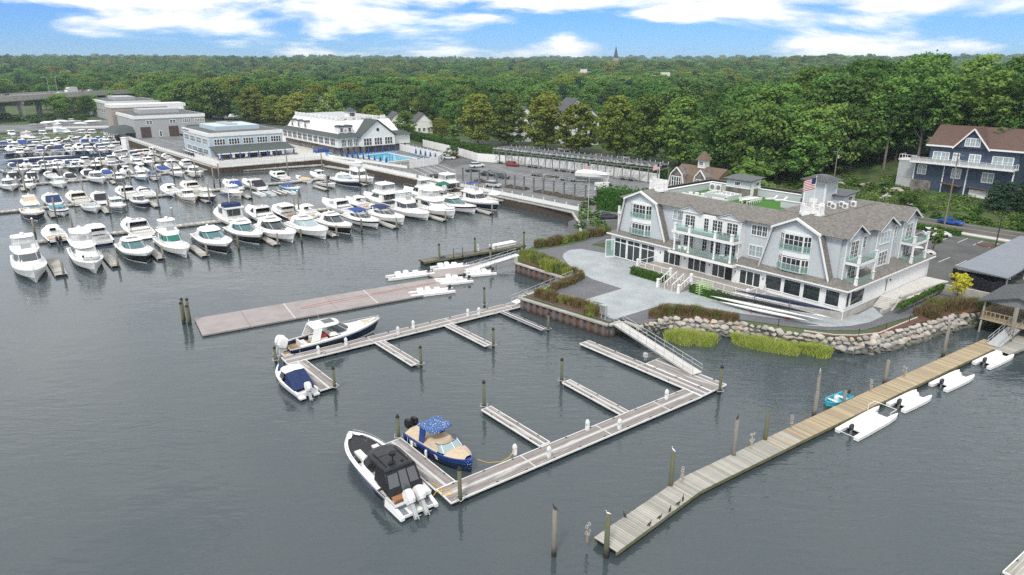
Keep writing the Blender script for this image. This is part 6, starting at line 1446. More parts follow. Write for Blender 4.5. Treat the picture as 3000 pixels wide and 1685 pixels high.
MB().tube((-.1,0,2.4),(-.1,0,2.62),.24,10).tube((-.5,.5,2.4),(-.5,.5,2.9),.05,6).bx(-.6,-.4,-.7,-.3,2.4,2.55).obj('radar','white',rt);MB().tube((-.7,-.8,2.4),(-.9,-.85,4.6),.015,4).tube((-.7,.8,2.4),(-.8,.85,4.2),.015,4).obj('antennas','white',rt)
MB().loft([[(-1.0,-1.08,2.30),(-1.0,0,2.42),(-1.0,1.08,2.30)],[(-2.1,-1.15,1.65),(-2.1,0,1.75),(-2.1,1.15,1.65)],[(-3.15,-1.2,.95),(-3.15,0,1.0),(-3.15,1.2,.95)]],closed=False,cap0=False,cap1=False).obj('cockpit_cover','navy_canvas',t)
for sd_ in(-1,1):MB().face([(-1.0,sd_*1.08,2.3),(-2.1,sd_*1.15,1.65),(-3.15,sd_*1.2,.95),(-.6,sd_*1.2,1.0)]).obj('side_cover','navy_canvas',t)
for sd_ in(-1,1):MB().bx(-L/2-.45,-L/2+.3,sd_*.8-.35,sd_*.8+.35,.3,.5).obj('swim_step','gelcoat',t)
outboard(t,-L/2-.35,0,.75,1.25,'white',radians(22))
t=thing('cruiser','large navy and white express cruiser with open cockpit and two white outboards','boat',S(.75,-54.9,0),SA+pi/2+radians(-2))
L,B=13.2,3.75
hb,sh,pt=smooth_hull(t,L,B,1.15,1.95,[(0,.30,'gelcoat','keel'),(.30,.86,'navy','hull'),(.86,1.0,'gelcoat','topside')],.88,2.3,rake=.10)
gunwale(t,hb,sh,pt,.1,.36,'gelcoat',.06);deck_ring(t,hb,sh,pt,.52,.99,.30,'gelcoat','foredeck',.03,crown=.18);deck_ring(t,hb,sh,pt,.80,.93,.62,'beige_canvas','bow_cushion',.20,crown=.06)
MB().path([pt(.78,1,1)[:1]+(hb(.78)*.6,sh(.78)+.22),pt(.95,1,1)[:1]+(hb(.95)*.45,sh(.95)+.2),pt(.95,1,1)[:1]+(-hb(.95)*.45,sh(.95)+.2),pt(.78,1,1)[:1]+(-hb(.78)*.6,sh(.78)+.22)],.05,6).obj('bow_seat_rim','gelcoat',t)
deck_ring(t,hb,sh,pt,.08,.56,.34,'teak','cockpit_sole',-.65)
MB().bx(-L/2-.9,-L/2+1.4,-1.5,1.5,.30,.5).obj('swim_platform','gelcoat',t);MB().bx(-L/2-.8,-L/2+1.3,-1.4,1.4,.50,.53).obj('teak_mat','teak',t)
MB().bx(-4.9,-4.1,-1.35,.6,.6,1.15).bx(-5.1,-4.9,-1.35,.6,.6,1.5).bx(-3.2,-2.4,.5,1.3,.6,1.2).bx(-3.4,-1.6,-1.35,-.8,.6,1.15).bx(-3.4,-1.6,-1.45,-1.3,1.15,1.5).obj('cockpit_seats','vinyl_seat',t)
house('cabin_trunk','gelcoat',t,[ringo(1.45,-1.2,3.2,1.35,.6),ringo(1.9,-1.0,2.4,1.2,.6)])
wa=ringo(1.75,-2.4,2.0,1.42,.5);wb=ringo(2.95,-2.6,.2,1.22,.5);glassband(t,wa,lerp_ring(wa,wb,.98),'glass_dark','windshield',.01,posts=(4,7,11),a0=2,a1=13)
house('hardtop','gelcoat',t,[ringo(2.9,-3.3,.55,1.36,.4),ringo(3.08,-3.2,.4,1.28,.4),ringo(3.16,-2.9,.0,1.0,.4)]);rt=t.children[-1]
MB().bx(-1.6,-.2,-.8,.8,3.14,3.18).obj('sunroof','glass_dark',rt);MB().bx(-3.2,-2.9,-.9,.9,3.1,3.22).tube((-3.0,0,3.2),(-3.0,0,3.5),.28,10).tube((-3.1,.8,3.2),(-3.1,.8,3.6),.06,6).obj('radar','white',rt);MB().tube((-2.2,-.9,3.1),(-2.6,-.95,5.4),.015,4).obj('antenna','white',rt)
for sd_ in(-1,1):MB().slab([(-3.9,sd_*1.6,1.3),(-2.7,sd_*1.6,1.4),(-2.1,sd_*1.3,2.95),(-3.2,sd_*1.3,2.95)],.12).obj('top_support','gelcoat',t)
MB().bx(-2.2,-1.7,-1.2,-.5,.7,1.9).bx(-2.2,-1.7,.3,1.0,.7,1.9).obj('helm_seats','red',t)
for y in(-.5,.5):outboard(t,-L/2-.75,y,.8,1.6,'white',radians(20))
for q in(.30,.42):MB().face([pt(q,.72,-1),pt(q+.07,.72,-1),pt(q+.06,.5,-1),pt(q+.01,.5,-1)]).obj('hull_window','rubber',t).location=(0,-.03,0)
rail_line(t,hb,sh,pt,.60,.985,.35,.15)
ro=[S(37.3,-58.3,1.2),S(37.6,-57.3,.6),S(37.9,-56.0,.35),S(38.1,-55.2,.6),S(38.05,-54.6,1.1)]
tag(MB().path(ro,.03,5).obj('mooring_rope','yellow'),'slack yellow rope from the blue launch to a white pedestal','rope')
hz=[S(37.0,-62.9,.53),S(38.2,-62.8,.53),S(39.0,-63.2,.53),S(39.5,-62.5,.53),S(38.7,-62.2,.53),S(38.3,-63.4,.53),S(38.9,-64.0,.8)]
tag(MB().path(hz,.035,5).obj('shore_cable','yellow'),'yellow shore power cord on the dock beside the black cruiser','cable')
#coaching launches (low white twin hulls)
def launch(lab,stern,bow,B=1.9,covers=True,motor=True,rail=False,grp='coaching launches',console=True):
 a,b_=S(*stern),S(*bow);d=b_-a;L=d.length
 t=thing('coaching_launch',lab,'launch',((a.x+b_.x)/2,(a.y+b_.y)/2,0),atan2(d.y,d.x),grp)
 for s_ in(-1,1):
  y=s_*(B/2-.28);MB().loft([[(x,y+q*w_,z)for q,z in((-.28,.06),(.28,.06),(.3,.42+zz),(-.3,.42+zz))]+[]for x,w_,zz in((-L/2,.85,0),(-L*.2,1,0),(L*.25,1,.04),(L*.42,.7,.1),(L/2,.12,.16))]).obj('hull','gelcoat',t)
  MB().loft([[(x,y+q*w_,z)for q,z in((-.2,-.25),(.2,-.25),(.26,.05),(-.26,.05))]for x,w_ in((-L/2+.05,.8),(L*.25,.95),(L*.42,.6),(L*.49,.1))]).obj('hull_bottom','mid_grey',t)
 MB().bx(-L*.34,L*.30,-B/2+.3,B/2-.3,.34,.46).obj('deck','gelcoat',t)
 if console:MB().loft([[(x,y,z)for x,y in((-.5*q,-.42*q),(.35*q,-.42*q),(.35*q,.42*q),(-.5*q,.42*q))]for q,z in((1,.46),(1,.95),(.75,1.25))]).obj('console','white',t).location=(L*.10,0,0)
 MB().loft([[(-.45,-.55,.46),(.45,-.55,.46),(.45,.55,.46),(-.45,.55,.46)],[(-.42,-.5,.95),(.42,-.5,.95),(.42,.5,.95),(-.42,.5,.95)]]).obj('seat_box','white',t).location=(-L*.12,0,0)
 if covers:MB().loft([[(x,y*q,z)for x,y in((-.5,-.5),(.45,-.5),(.45,.5),(-.5,.5))]for q,z in((1,.46),(.95,.8),(.5,1.2))]).obj('cover','white',t).location=(L*.27,0,0)
 if motor:outboard(t,-L*.40,0,.45,.72,'charcoal')
 if rail:MB().path([(L*.25,-B/2+.1,.45),(L*.25,-B/2+.1,1.3),(L*.4,-B/2+.1,1.3),(L*.4,B/2-.1,1.3),(L*.25,B/2-.1,1.3),(L*.25,B/2-.1,.45)],.03).path([(-L*.5,-B/2+.2,.35),(-L*.5,B/2-.2,.35)],.03).obj('bow_rail','white',t)
 return t
launch('white covered launch moored at the outer left of the rowing float',(-17.6,-27.8),(-19.4,-36.0),2.2);launch('white covered launch behind the rowing float beside the old pier',(-17.6,-20.2),(-19.3,-27.0),2.2)
launch('white covered launch along the near edge of the rowing float',(-7.0,-30.6),(-9.2,-37.6),2.1);launch('small white launch with tiller gear, nearer of the pair at the float corner',(-9.4,-25.2),(-11.2,-30.6),1.7,False)
launch('small white launch, farther of the pair at the float corner',(-10.8,-25.2),(-12.9,-30.4),1.7,False);launch('white covered launch at the foot of the rowing float gangway',(-10.7,-19.2),(-12.8,-24.2),2.2)
launch('long white catamaran launch with bow rail on the timber dock',(55.5,-26.4),(56.0,-18.4),2.5,False,True,True);launch('short white catamaran launch second along the timber dock',(56.1,-16.8),(56.7,-11.2),2.2,False)
launch('white catamaran launch third along the timber dock',(57.0,-8.0),(57.7,-1.6),2.2,False);launch('white catamaran launch nearest the gazebo landing',(57.9,2.6),(58.6,9.0),2.2,False)
t=thing('dinghy','open turquoise dinghy with black outboard at the timber dock','dinghy',S(51.35,-20.1,0),SA-pi/2-.1)
L,B=4.1,1.6;hb,sh,pt=hull_fn(L,B,.55,.7,.9,3.2,.5,.06);mb=MB();ts=[i/10 for i in range(11)]
mk('turquoise',(.06,.38,.50),.4,.08,2.)
for sd_ in(1,-1):mb.loft([[pt(q,k,sd_)for q in ts]for k in(0,.5,1)],closed=False,cap0=False,cap1=False);mb.loft([[pt(q,1,sd_)for q in ts],[(p[0],p[1]-sd_*min(.12,abs(p[1])),p[2])for p in[pt(q,1,sd_)for q in ts]],[(p[0]*.98,p[1]*.8,.2)for p in[pt(q,1,sd_)for q in ts]]],closed=False,cap0=False,cap1=False)
mb.face([pt(0,0,1),pt(0,0,-1),pt(0,1,-1),pt(0,1,1)]);mb.obj('hull','turquoise',t);MB().bx(-1.9,1.5,-.6,.6,.18,.22).obj('floor','turquoise',t)
for x in(-.9,.6):MB().bx(x-.15,x+.15,-.7,.7,.42,.47).obj('thwart','white',t)
MB().bx(-.2,.1,-.3,.1,.22,.75).obj('seat','white',t);MB().tube((-.6,-.3,.3),(.6,-.35,.35),.04,5).obj('oar','teak',t);outboard(t,-L/2-.05,0,.45,.55,'charcoal')
#rowing shells on racks, bench, cabinet, lime rack, hedges of the apron
RX,RY,RA=34.4,-5.7,radians(12)
t=thing('shell_rack','red and grey rack posts carrying rowing shells before the boathouse','rack',S(RX,RY,BZ),SA+RA)
for x in(-2.4,2.4):
 MB().tube((x,0,0),(x,0,2.4),.06,6).obj('post','steel',t);MB().path([(x,-.9,.05),(x,.9,.05)],.06,5).path([(x-.4,0,.05),(x+.4,0,.05)],.06,5).obj('foot','red',t)
 for z in(.45,1.0,1.55,2.1):MB().tube((x,-.95,z+.06),(x,.95,z+.06),.04,5).obj('arm','steel',t)
SHL=[(.35,-.55,-1.0,12.5,'white','lowest white'),(.5,.55,.5,12,'white','low white outer'),(.9,-.55,-1.6,14,'white','second white from the bottom'),(1.05,.5,1.2,13,'white','middle white'),(1.45,-.5,-1.4,15,'black_hull','long black'),(1.75,.5,.4,13,'white','upper white'),(2.2,.3,1.6,14.5,'navy','topmost dark blue')]
for z,y,dx,L,m_,nm in SHL:
 p=S(RX,RY,BZ+z+.22)+Vector((cos(SA+RA)*dx-sin(SA+RA)*y,sin(SA+RA)*dx+cos(SA+RA)*y,0))
 t=thing('rowing_shell',f'{nm} rowing shell on the rack before the boathouse','rowing shell',p,SA+RA,'rowing shells before the boathouse')
 MB().loft([[(x,w_*.36*cos(a),w_*.26*sin(a))for a in[2*pi*k/8 for k in range(8)]]for x,w_ in((-L/2,.06),(-L*.4,.4),(-L*.2,.85),(0,1),(L*.2,.85),(L*.4,.4),(L/2,.06))]).obj('hull',m_,t,True)
 mb=MB()
 for k in range(4):x=(-.15+.1*k)*L;mb.path([(x,-.25,.05),(x+.2,-.8,.12)],.015,4).path([(x,.25,.05),(x+.2,.8,.12)],.015,4)
 mb.obj('rigger','steel',t)
t=thing('oar_rack','lime green oar rack beside the terrace steps','rack',S(23.4,-6.1,BZ),SA+radians(18))
for x in(-.5,.1,.7):MB().bx(x-.05,x+.05,-.05,.05,0,2.3).obj('upright','lime',t)
for k in range(8):MB().bx(-1.1,1.3,-.04,.04,.35+k*.27,.42+k*.27).obj('bar','lime',t)
for x in(-.5,.7):MB().bx(x-.06,x+.06,-.9,.9,0,.1).obj('foot','lime',t)
t=thing('bench','slatted grey garden bench alone on the paving','bench',S(17.6,-22.7,BZ-.03),SA+radians(12))
for k in range(4):MB().bx(-.85,.85,-.28+k*.15,-.17+k*.15,.42,.46).obj('seat_slat','mid_grey',t)
for k in range(9):MB().bx(-.75+k*.18,-.68+k*.18,.30,.33,.48,.9).obj('back_slat','mid_grey',t)
MB().bx(-.85,.85,.29,.34,.88,.98).obj('back_rail','mid_grey',t)
for sx in(-.8,.8):
 for sy in(-.25,.3):MB().bc((sx,sy,.33 if sy<0 else.48),(.07,.07,.66 if sy<0 else.96)).obj('leg','mid_grey',t)
 MB().bx(sx-.04,sx+.04,-.3,.3,.62,.67).obj('arm','mid_grey',t)
t=thing('electrical_cabinet','tall grey electrical cabinet on posts in the grass bed','cabinet',S(20.9,-24.9,LZ+.1),SA)
MB().bx(-.5,.5,-.22,.22,.75,2.05).obj('case','light_grey',t);MB().bx(-.44,.44,-.235,-.22,.82,1.98).obj('door','steel',t)
for x in(-.35,.35):MB().bx(x-.06,x+.06,-.06,.06,0,.75).obj('post','light_grey',t)
for i,(u,v)in enumerate(((2515,983),(2595,968),(2663,944),(2725,900),(2280,955),(2572,882),(2622,862),(2700,835))):
 tag(MB().bc((0,0,.45),(.07,.07,.9)).bc((0,0,.93),(.1,.1,.06)).obj('path_light','charcoal'),f'thin dark path light post, {nth(i)} counted along the boathouse path','path light','path light posts').location=G(u,v,LZ+.1)
mk_lines('pale_blue_siding',(.46,.56,.62),2,.25,.88,.6,.12,.04);mk_lines('grey_siding',(.40,.41,.41),2,.3,.9,.6,.1,.04);mk('taupe',(.34,.30,.27),.7,.08,1.);mk('roof_membrane',(.10,.105,.11),.8,.2,.3);mk('brown_door',(.09,.055,.05),.5,.1,2.)
def win_row(parent,plane,c,u0,u1,z0,z1,n_,per,glass='glass_dark'):
 w_=(u1-u0)/n_
 for k in range(n_):window(parent,plane,c,u0+k*w_+w_*.12,u0+(k+1)*w_-w_*.12,z0,z1,per,2,glass,.16,.1,per)
def lean_roof(parent,x0,x1,y0,y1,zi,zo,mat,nm='porch_roof'):return MB().slab([(x0,y0,zi),(x1,y0,zo),(x1,y1,zo),(x0,y1,zi)],.2).obj(nm,mat,parent)
A=thing('club_house','pale blue flat-roofed club house with dark porch roof','building',S(0,0),SA)
MB().bx(-229,-193,-14,14,LZ,10.6).obj('wall','pale_blue_siding',A);MB().bx(-229.2,-192.8,-14.2,14.2,9.5,10.9).obj('parapet','white',A);MB().bx(-228.6,-193.4,-13.6,13.6,10.9,11).obj('roof','roof_membrane',A)
MB().bx(-222,-201,-9,8,11,12.6).obj('roof_screen','pale_blue_siding',A)
for u in(-218,-213,-207):MB().bx(u-1.6,u+1.6,-3,1,12.6,13.1).obj('roof_unit','light_grey',A)
win_row(A,'x',-193,-13,14,6.3,8.6,5,4);win_row(A,'y',-14,-228,-194,6.3,8.6,4,4,'glass_grey');win_row(A,'y',-14,-225,-195,2.6,4.6,4,3,'glass_grey')
lean_roof(A,-193,-182.5,-14.5,15,6.0,4.4,'slate_green');MB().bx(-182.9,-182.4,-14.5,15,3.95,4.35).obj('porch_beam','white',A)
for k in range(7):MB().bx(-183.3,-182.7,-14+k*4.7,-13.2+k*4.7,LZ,4.0).obj('porch_post','white',A);MB().bx(-183.7,-182.3,-14.3+k*4.7,-12.9+k*4.7,LZ,2.6).obj('pier','stone_wall',A)
for k in range(5):window(A,'x',-193,-11+k*5.2,-7.8+k*5.2,2.1,4.3,4,2,'glass_dark',.16,.1,2,'french_door')
Bc=thing('club_house','white mansard club house with dormers, stone base and gable beside the pool','building',S(0,0),SA)
MB().bx(-226,-171.2,28,58,LZ,4.6).obj('stone_base','stone_wall',Bc);MB().bx(-227,-170,27,59,4.6,8.4).obj('wall','white',Bc)
MB().loft([[(-228,26,8.4),(-169,26,8.4),(-169,60,8.4),(-228,60,8.4)],[(-225.5,28.5,9.6),(-171.5,28.5,9.6),(-171.5,57,9.6),(-225.5,57,9.6)]]).obj('skirt_roof','slate_green',Bc)
MB().loft([[(-225,29,9.6),(-174,29,9.6),(-174,56,9.6),(-225,56,9.6)],[(-222,31.5,14.2),(-178,31.5,14.2),(-178,54,14.2),(-222,54,14.2)]]).obj('mansard','white',Bc)
for k in range(11):MB().bx(-221+k*4,-219+k*4,31.3,32,14.2,15.7).obj('merlon','white',Bc)
for k in range(6):MB().bx(-178.6,-177.9,32+k*3.7,34+k*3.7,14.2,15.7).obj('merlon','white',Bc)
MB().bx(-221.5,-178.5,31.8,53.6,14.2,14.9).obj('roof_wall','light_grey',Bc)
for x in(-219,-212,-205):MB().bx(x-1.4,x+1.4,29,32,9.8,12.4).obj('dormer','white',Bc);window(Bc,'y',29,x-.9,x+.9,10,12,2,2,'glass_dark',.16);MB().loft([[(x+1.7*cos(a),y,12.3+.7*sin(a))for a in[pi*q/6 for q in range(7)]]for y in(28.7,32)]).obj('dormer_roof','slate_green',Bc)
for y in(30.5,34):MB().bx(-177,-173.6,y-1.2,y+1.2,9.8,12.2).obj('dormer','white',Bc);window(Bc,'x',-173.6,y-.7,y+.7,10,11.9,2,2,'glass_dark',.16);MB().loft([[(x,y+1.5*cos(a),12.1+.7*sin(a))for a in[pi*q/6 for q in range(7)]]for x in(-177,-173.3)]).obj('dormer_roof','slate_green',Bc)
win_row(Bc,'y',27,-226,-172,5.2,7.8,10,3);win_row(Bc,'x',-170,28,36,4.9,7.8,3,3)
MB().bx(-171,-168.4,36,51,4.6,8.4).obj('gable_wall','white',Bc);MB().loft([[(x,36,8.4),(x,51,8.4),(x,43.5,14.2)]for x in(-185,-168.4)]).obj('gable','white',Bc)
mb=MB()
for s_ in(-1,1):q=[(-185,43.5,14.5),(-167.8,43.5,14.5),(-167.8,43.5+s_*8.3,8.1),(-185,43.5+s_*8.3,8.1)];mb.slab(q if s_<0 else q[::-1],.25)
mb.obj('gable_roof','slate_green',Bc);MB().tube((-168.5,43.5,10.9),(-168.2,43.5,10.9),.6,12).obj('round_window','glass_dark',Bc);win_row(Bc,'x',-168.4,36.5,50.5,4.9,7.8,3,3)
for k in range(4):MB().bx(-169.5,-168.2,28.5+k*2.6,29.7+k*2.6,LZ,4.6).obj('stone_pier','stone_wall',Bc)
cu=MB().bx(-190,-186.4,40,43.6,14,17).obj('cupola','white',Bc);MB().loft([[(-190.6,39.4,17),(-185.8,39.4,17),(-185.8,44.2,17),(-190.6,44.2,17)],[(-188.3,41.7,18.6),(-188.1,41.7,18.6),(-188.1,41.9,18.6),(-188.3,41.9,18.6)]]).obj('roof','slate_green',cu);window(cu,'x',-186.4,40.5,43.1,14.8,16.7,3,2,'glass_dark',.2)
Cg=thing('marina_shed','pale grey marina workshop with two brown roller doors','building',S(0,0),SA)
MB().bx(-330,-290,-20,12,LZ,12).obj('wall','grey_siding',Cg);MB().bx(-330.3,-289.7,-20.3,12.3,10.8,12.3).obj('parapet','white',Cg);MB().bx(-329.5,-290.5,-19.5,11.5,12.3,12.4).obj('roof','roof_membrane',Cg);MB().bx(-318,-304,-14,4,12.4,14.4).obj('roof_screen','light_grey',Cg)
MB().bx(-345,-331,-22,14,LZ,15.4).obj('tall_wing','taupe',Cg);MB().bx(-345.3,-330.7,-22.3,14.3,14.2,15.8).obj('wing_parapet','white',Cg);MB().bx(-331.2,-330.5,5,13,12.6,15.9).obj('white_panel','white',Cg)
for y in(-15.5,-3):MB().bx(-290.02,-289.9,y-2.2,y+2.2,LZ,7).obj('roller_door','brown_door',Cg)
for y0,y1,n_ in((-14.5,-12.5,2),(-4,-2,2),(2,5,4),(7.5,11.5,6)):window(Cg,'x',-290,y0-.4,y1+.4,8.2,10,n_,2,'glass_dark',.2,.12,n_)
window(Cg,'x',-290,-9.7,-8.5,2.2,5,1,1,'glass_dark',.2,name='door');lean_roof(Cg,-290,-284,3,14,7,5.2,'slate_green');lean_roof(Cg,-312,-292,-29,-20,4.6,4.6,'slate_green','shed_roof')
MB().loft([[(-316,-30,4.6),(-290,-30,4.6),(-290,-20,4.6),(-316,-20,4.6)],[(-311,-26,7),(-295,-26,7),(-295,-20.1,7),(-311,-20.1,7)]]).obj('hip_roof','slate_green',Cg)
for k in range(6):MB().bx(-315+k*4.8,-314.6+k*4.8,-29.6,-29.2,LZ,4.6).obj('porch_post','white',Cg)
for y in(3.6,8.5,13.4):MB().bx(-284.6,-284.1,y-.25,y+.25,LZ,5.2).obj('porch_post','white',Cg)
Dg=thing('storage_shed','long grey storage building behind the marina workshop','building',S(0,0),SA);MB().bx(-495,-431,-8,24,LZ,13).obj('wall','grey_siding',Dg);MB().bx(-495.4,-430.6,-8.4,24.4,11.8,13.3).obj('parapet','white',Dg);MB().bx(-494,-432,-7,23,13.3,13.4).obj('roof','roof_membrane',Dg);MB().bx(-470,-444,0,12,13.4,15.5).obj('roof_screen','light_grey',Dg);win_row(Dg,'x',-431,0,18,6,8.5,3,2);win_row(Dg,'y',-8,-490,-434,6,8.5,8,2,'glass_grey')
#terrace fences, pool, umbrellas, loungers
def SV(*q):return[S(a,b_)for a,b_ in q]
fence('white solid fence round the club terrace',SV((-196,-19),(-164,-19.5),(-166.5,20)),1.9,LZ+.03,step=4.5,ph=.3);fence('white solid fence along the near side of the pool',SV((-166,21),(-121,28.5)),.95,LZ+.03,step=3.4,ph=.3)
fence('high white wall fence behind the pool',SV((-168,53),(-131,49.5),(-123,42),(-120.5,29)),2.8,LZ+.03,step=3.0,ph=.3)
fence('long white fence under the hedge along the boat yard',[G(u,v,LZ)for u,v in((1240,430),(1330,452),(1400,474),(1560,487),(1760,512),(1930,540))],3.0,LZ+.03,step=5.0,ph=.05)
struct(MB().prism([S(*q)[:2]for q in((-158,29.5),(-160,42.8),(-137.5,42.4),(-135,28.6))],LZ-.2,LZ+.65),'pool_water','pool_water');MB_=MB()
for a,b_ in zip(((-158,29.5),(-160,42.8),(-137.5,42.4),(-135,28.6)),((-160,42.8),(-137.5,42.4),(-135,28.6),(-158,29.5))):MB_.beam(S(*a,LZ+.4),S(*b_,LZ+.4),1.0,.7)
struct(MB_,'pool_coping','concrete_pale');mb=MB()
for k in range(5):y=31.5+k*2.3;mb.face([S(-157,y,LZ+.656),S(-138,y-.4,LZ+.656),S(-138,y-.15,LZ+.656),S(-157,y+.25,LZ+.656)])
struct(mb,'lane_lines','royal')
um=[MB().loft([[(r*cos(a),r*sin(a),z)for a in[2*pi*k/8 for k in range(8)]]for r,z in((.36,.9),(.42,1.1),(.26,2.2),(.06,2.9))]).mesh('canopy'),MB().tube((0,0,0),(0,0,3.0),.04,6).mesh('pole'),MB().tube((0,0,0),(0,0,.12),.35,8).mesh('base')]
for m_,c_ in zip(um,('sky_canvas','white','light_grey')):m_.materials.append(MT['blue_canvas' if c_=='sky_canvas' else c_])
UMB=[(f'{nth(i)} along the near pool edge',-133.5-i*3.2+.0,27.5-i*.55)for i in range(9)]+[(f'{nth(i)} along the far pool wall',-128-i*4.2,46.5+i*.5)for i in range(6)]+[(f'{nth(i)} before the gable',-162.5,30+i*3.0)for i in range(7)]+[(f'{nth(i)} on the club terrace',-180.5,-14+i*3.4)for i in range(9)]+[(f'{nth(i)} in the packed corner by the stone base',-176+(i%4)*1.8-(i//4)*.8,19.5+(i//4)*2.4)for i in range(11)]
for w_,x,y in UMB:
 t=thing('folded_umbrella',f'folded blue umbrella, {w_}','umbrella',S(x,y,LZ+.05),0,'folded blue umbrellas')
 for m_,nm in zip(um,('canopy','pole','base')):link(nm,m_,t)
lg=[MB().bx(-1.0,.4,-.32,.32,.3,.4).mesh('seat'),MB().slab([(.4,-.32,.35),(.95,-.32,.95),(.95,.32,.95),(.4,.32,.35)],.08).mesh('backrest'),MB().bx(-.9,.5,-.28,.28,0,.3).mesh('frame')]
for m_,c_ in zip(lg,('blue_canvas','blue_canvas','white')):m_.materials.append(MT['sky_canvas' if c_=='blue_canvas' else c_])
LNG=[(f'{nth(i)} in the row before the gable',-161.3,27.5+i*1.25,0)for i in range(16)]+[(f'{nth(i)} along the far pool wall',-127-i*1.9,44.8+i*.22,pi/2)for i in range(13)]+[(f'{nth(i)} in the packed corner',-177+(i%6)*1.5,22+(i//6)*2.2,.3)for i in range(12)]
for w_,x,y,rz in LNG:
 t=thing('pool_lounger',f'bright blue pool lounger, {w_}','lounger',S(x,y,LZ+.05),SA+pi+rz,'blue pool loungers')
 for m_,nm in zip(lg,('seat','backrest','frame')):link(nm,m_,t)
CARM={}
for nm,c_ in(('car_white',(.72,.72,.72)),('car_black',(.012,.013,.015)),('car_silver',(.42,.43,.44)),('car_red',(.30,.02,.02)),('car_blue',(.015,.09,.42)),('car_grey',(.06,.065,.08))):mk(nm,c_,.2,.03,1.,spec=.6)
def vehicle(lab,p,rz,kind='suv',mat='car_white',grp='parked cars',name=None,cat='car'):
 t=thing(name or{'suv':'parked_suv','sedan':'parked_car','pickup':'pickup_truck','van':'delivery_van','truck':'lorry'}[kind],lab,cat,p,rz,grp)
 if(kind,mat)not in CARM:
  L,W,zb,zh,zr,x0,x1,r0,r1={'suv':(4.9,1.95,.35,1.05,1.75,-2.3,1.25,-2.0,.55),'sedan':(4.8,1.85,.3,.9,1.42,-1.9,1.1,-1.1,.3),'pickup':(5.8,2.0,.45,1.15,1.85,-.9,1.5,-.7,.9),'van':(5.6,2.0,.35,1.3,2.4,-2.75,2.1,-2.7,1.2),'truck':(12,2.5,.5,2.4,3.0,3.9,5.8,4.1,5.2)}[kind]
  h=W/2;body=MB().loft([[(x,-y,z)for y in(h*s_,-h*s_)]+[(x,h*s_,z2),(x,-h*s_,z2)][::-1]for x,s_,z,z2 in()]or[[(-L/2,0,zb)]*4]*2)if False else MB()
  body.loft([[(x,-h*s_,zb),(x,h*s_,zb),(x,h*s_,z2*.8),(x,h*s_*.94,z2),(x,-h*s_*.94,z2),(x,-h*s_,z2*.8)]for x,s_,z2 in((-L/2,.86,zh*.85),(-L/2+.25,1,zh),(x1,1,zh),(L/2-.5,.96,zh*.93),(L/2,.82,zh*.72))])
  gl=MB().loft([[(x0,-h*.92,zh),(x0,h*.92,zh),(x1,h*.92,zh),(x1,-h*.92,zh)],[(r0,-h*.78,zr-.08),(r0,h*.78,zr-.08),(r1,h*.78,zr-.08),(r1,-h*.78,zr-.08)]])
  rf=MB().loft([[(r0-.1,-h*.80,zr-.09),(r0-.1,h*.8,zr-.09),(r1+.05,h*.8,zr-.09),(r1+.05,-h*.8,zr-.09)],[(r0,-h*.74,zr),(r0,h*.74,zr),(r1-.1,h*.74,zr),(r1-.1,-h*.74,zr)]])
  wh=MB().tube((0,-.11,0),(0,.11,0),.34,12)
  rec=[('body',body.mesh('body'),mat,0),('windows',gl.mesh('windows'),'glass_dark',0),('roof',rf.mesh('roof'),mat,0)]
  if kind=='pickup':rec.append(('cargo_bed',MB().bx(-2.75,-1.0,-.8,.8,zh,zh+.02).mesh('cargo_bed'),'charcoal',0))
  if kind in('truck','van'):rec.append(('cargo_box',MB().bx(-L/2+.05,(3.6 if kind=='truck' else.6),-h*.98,h*.98,zh if kind=='van' else.9,2.42 if kind=='van' else 3.9).mesh('cargo_box'),mat,0))
  m2=wh.mesh('wheel');m2.materials.append(MT['rubber'])
  for nm,me,mm,_ in rec:me.materials.append(MT[mm])
  lt=MB().bx(L/2-.12,L/2+.01,-.16,.16,zh*.62,zh*.75).mesh('headlight');lt.materials.append(MT['light_grey'])
  CARM[(kind,mat)]=(rec,m2,L,W,lt)
 rec,m2,L,W,lt=CARM[(kind,mat)]
 for nm,me,mm,_ in rec:link(nm,me,t)
 for sx in(-L*.3,L*.31):
  for sy in(-1,1):link('wheel',m2,t).location=(sx,sy*(W/2-.1),.34)
 for sy in(-1,1):link('headlight',lt,t).location=(0,sy*W*.34,0)
 return t
def V(lab,px,rz,kind,mat,grp='parked cars',z=LZ+.08):return vehicle(lab,G(*px,z),rz,kind,mat,grp)
vehicle('white SUV parked by the pavement behind the boathouse balconies',S(30.3,62.4,LZ+.06),SA+radians(38),'suv','car_white');vehicle('white hatchback beside the young green tree',S(34.0,45.0,LZ+.06),SA+radians(35),'sedan','car_white')
vehicle('bright blue car on the road below the navy house',S(27.6,77.2,LZ+.08),SA,'sedan','car_blue','cars on the road');vehicle('dark grey sedan left of the boathouse',S(-23.5,23.0,LZ+.06),SA+radians(60),'sedan','car_grey')
vehicle('dark car under the carport behind the black enclosure',S(47.6,35.5,LZ+.06),SA,'suv','car_black','cars under the carport');vehicle('dark car deeper under the carport',S(47.8,39.5,LZ+.06),SA,'suv','car_grey','cars under the carport')
V('black off-road SUV parked by the yard fence',(1281,526),SA+1.2,'suv','car_black');V('white and black off-roader at the top of the yard',(1399,490),SA+1.3,'suv','car_white');V('black sedan in front of the white off-roader',(1385,503),SA+1.3,'sedan','car_black');V('black car behind the empty trailer racks',(1428,515),SA+.5,'sedan','car_black');V('dark grey pickup behind the empty trailer racks',(1470,522),SA+.2,'pickup','car_grey')
V('red SUV between trailers under the long rack',(1501,487),SA+.3,'suv','car_red');V('silver SUV close to the yard fence',(1446,548),SA+.3,'suv','car_silver');V('white van beside the shrink-wrapped boat',(1772,560),SA+1.2,'van','car_white')
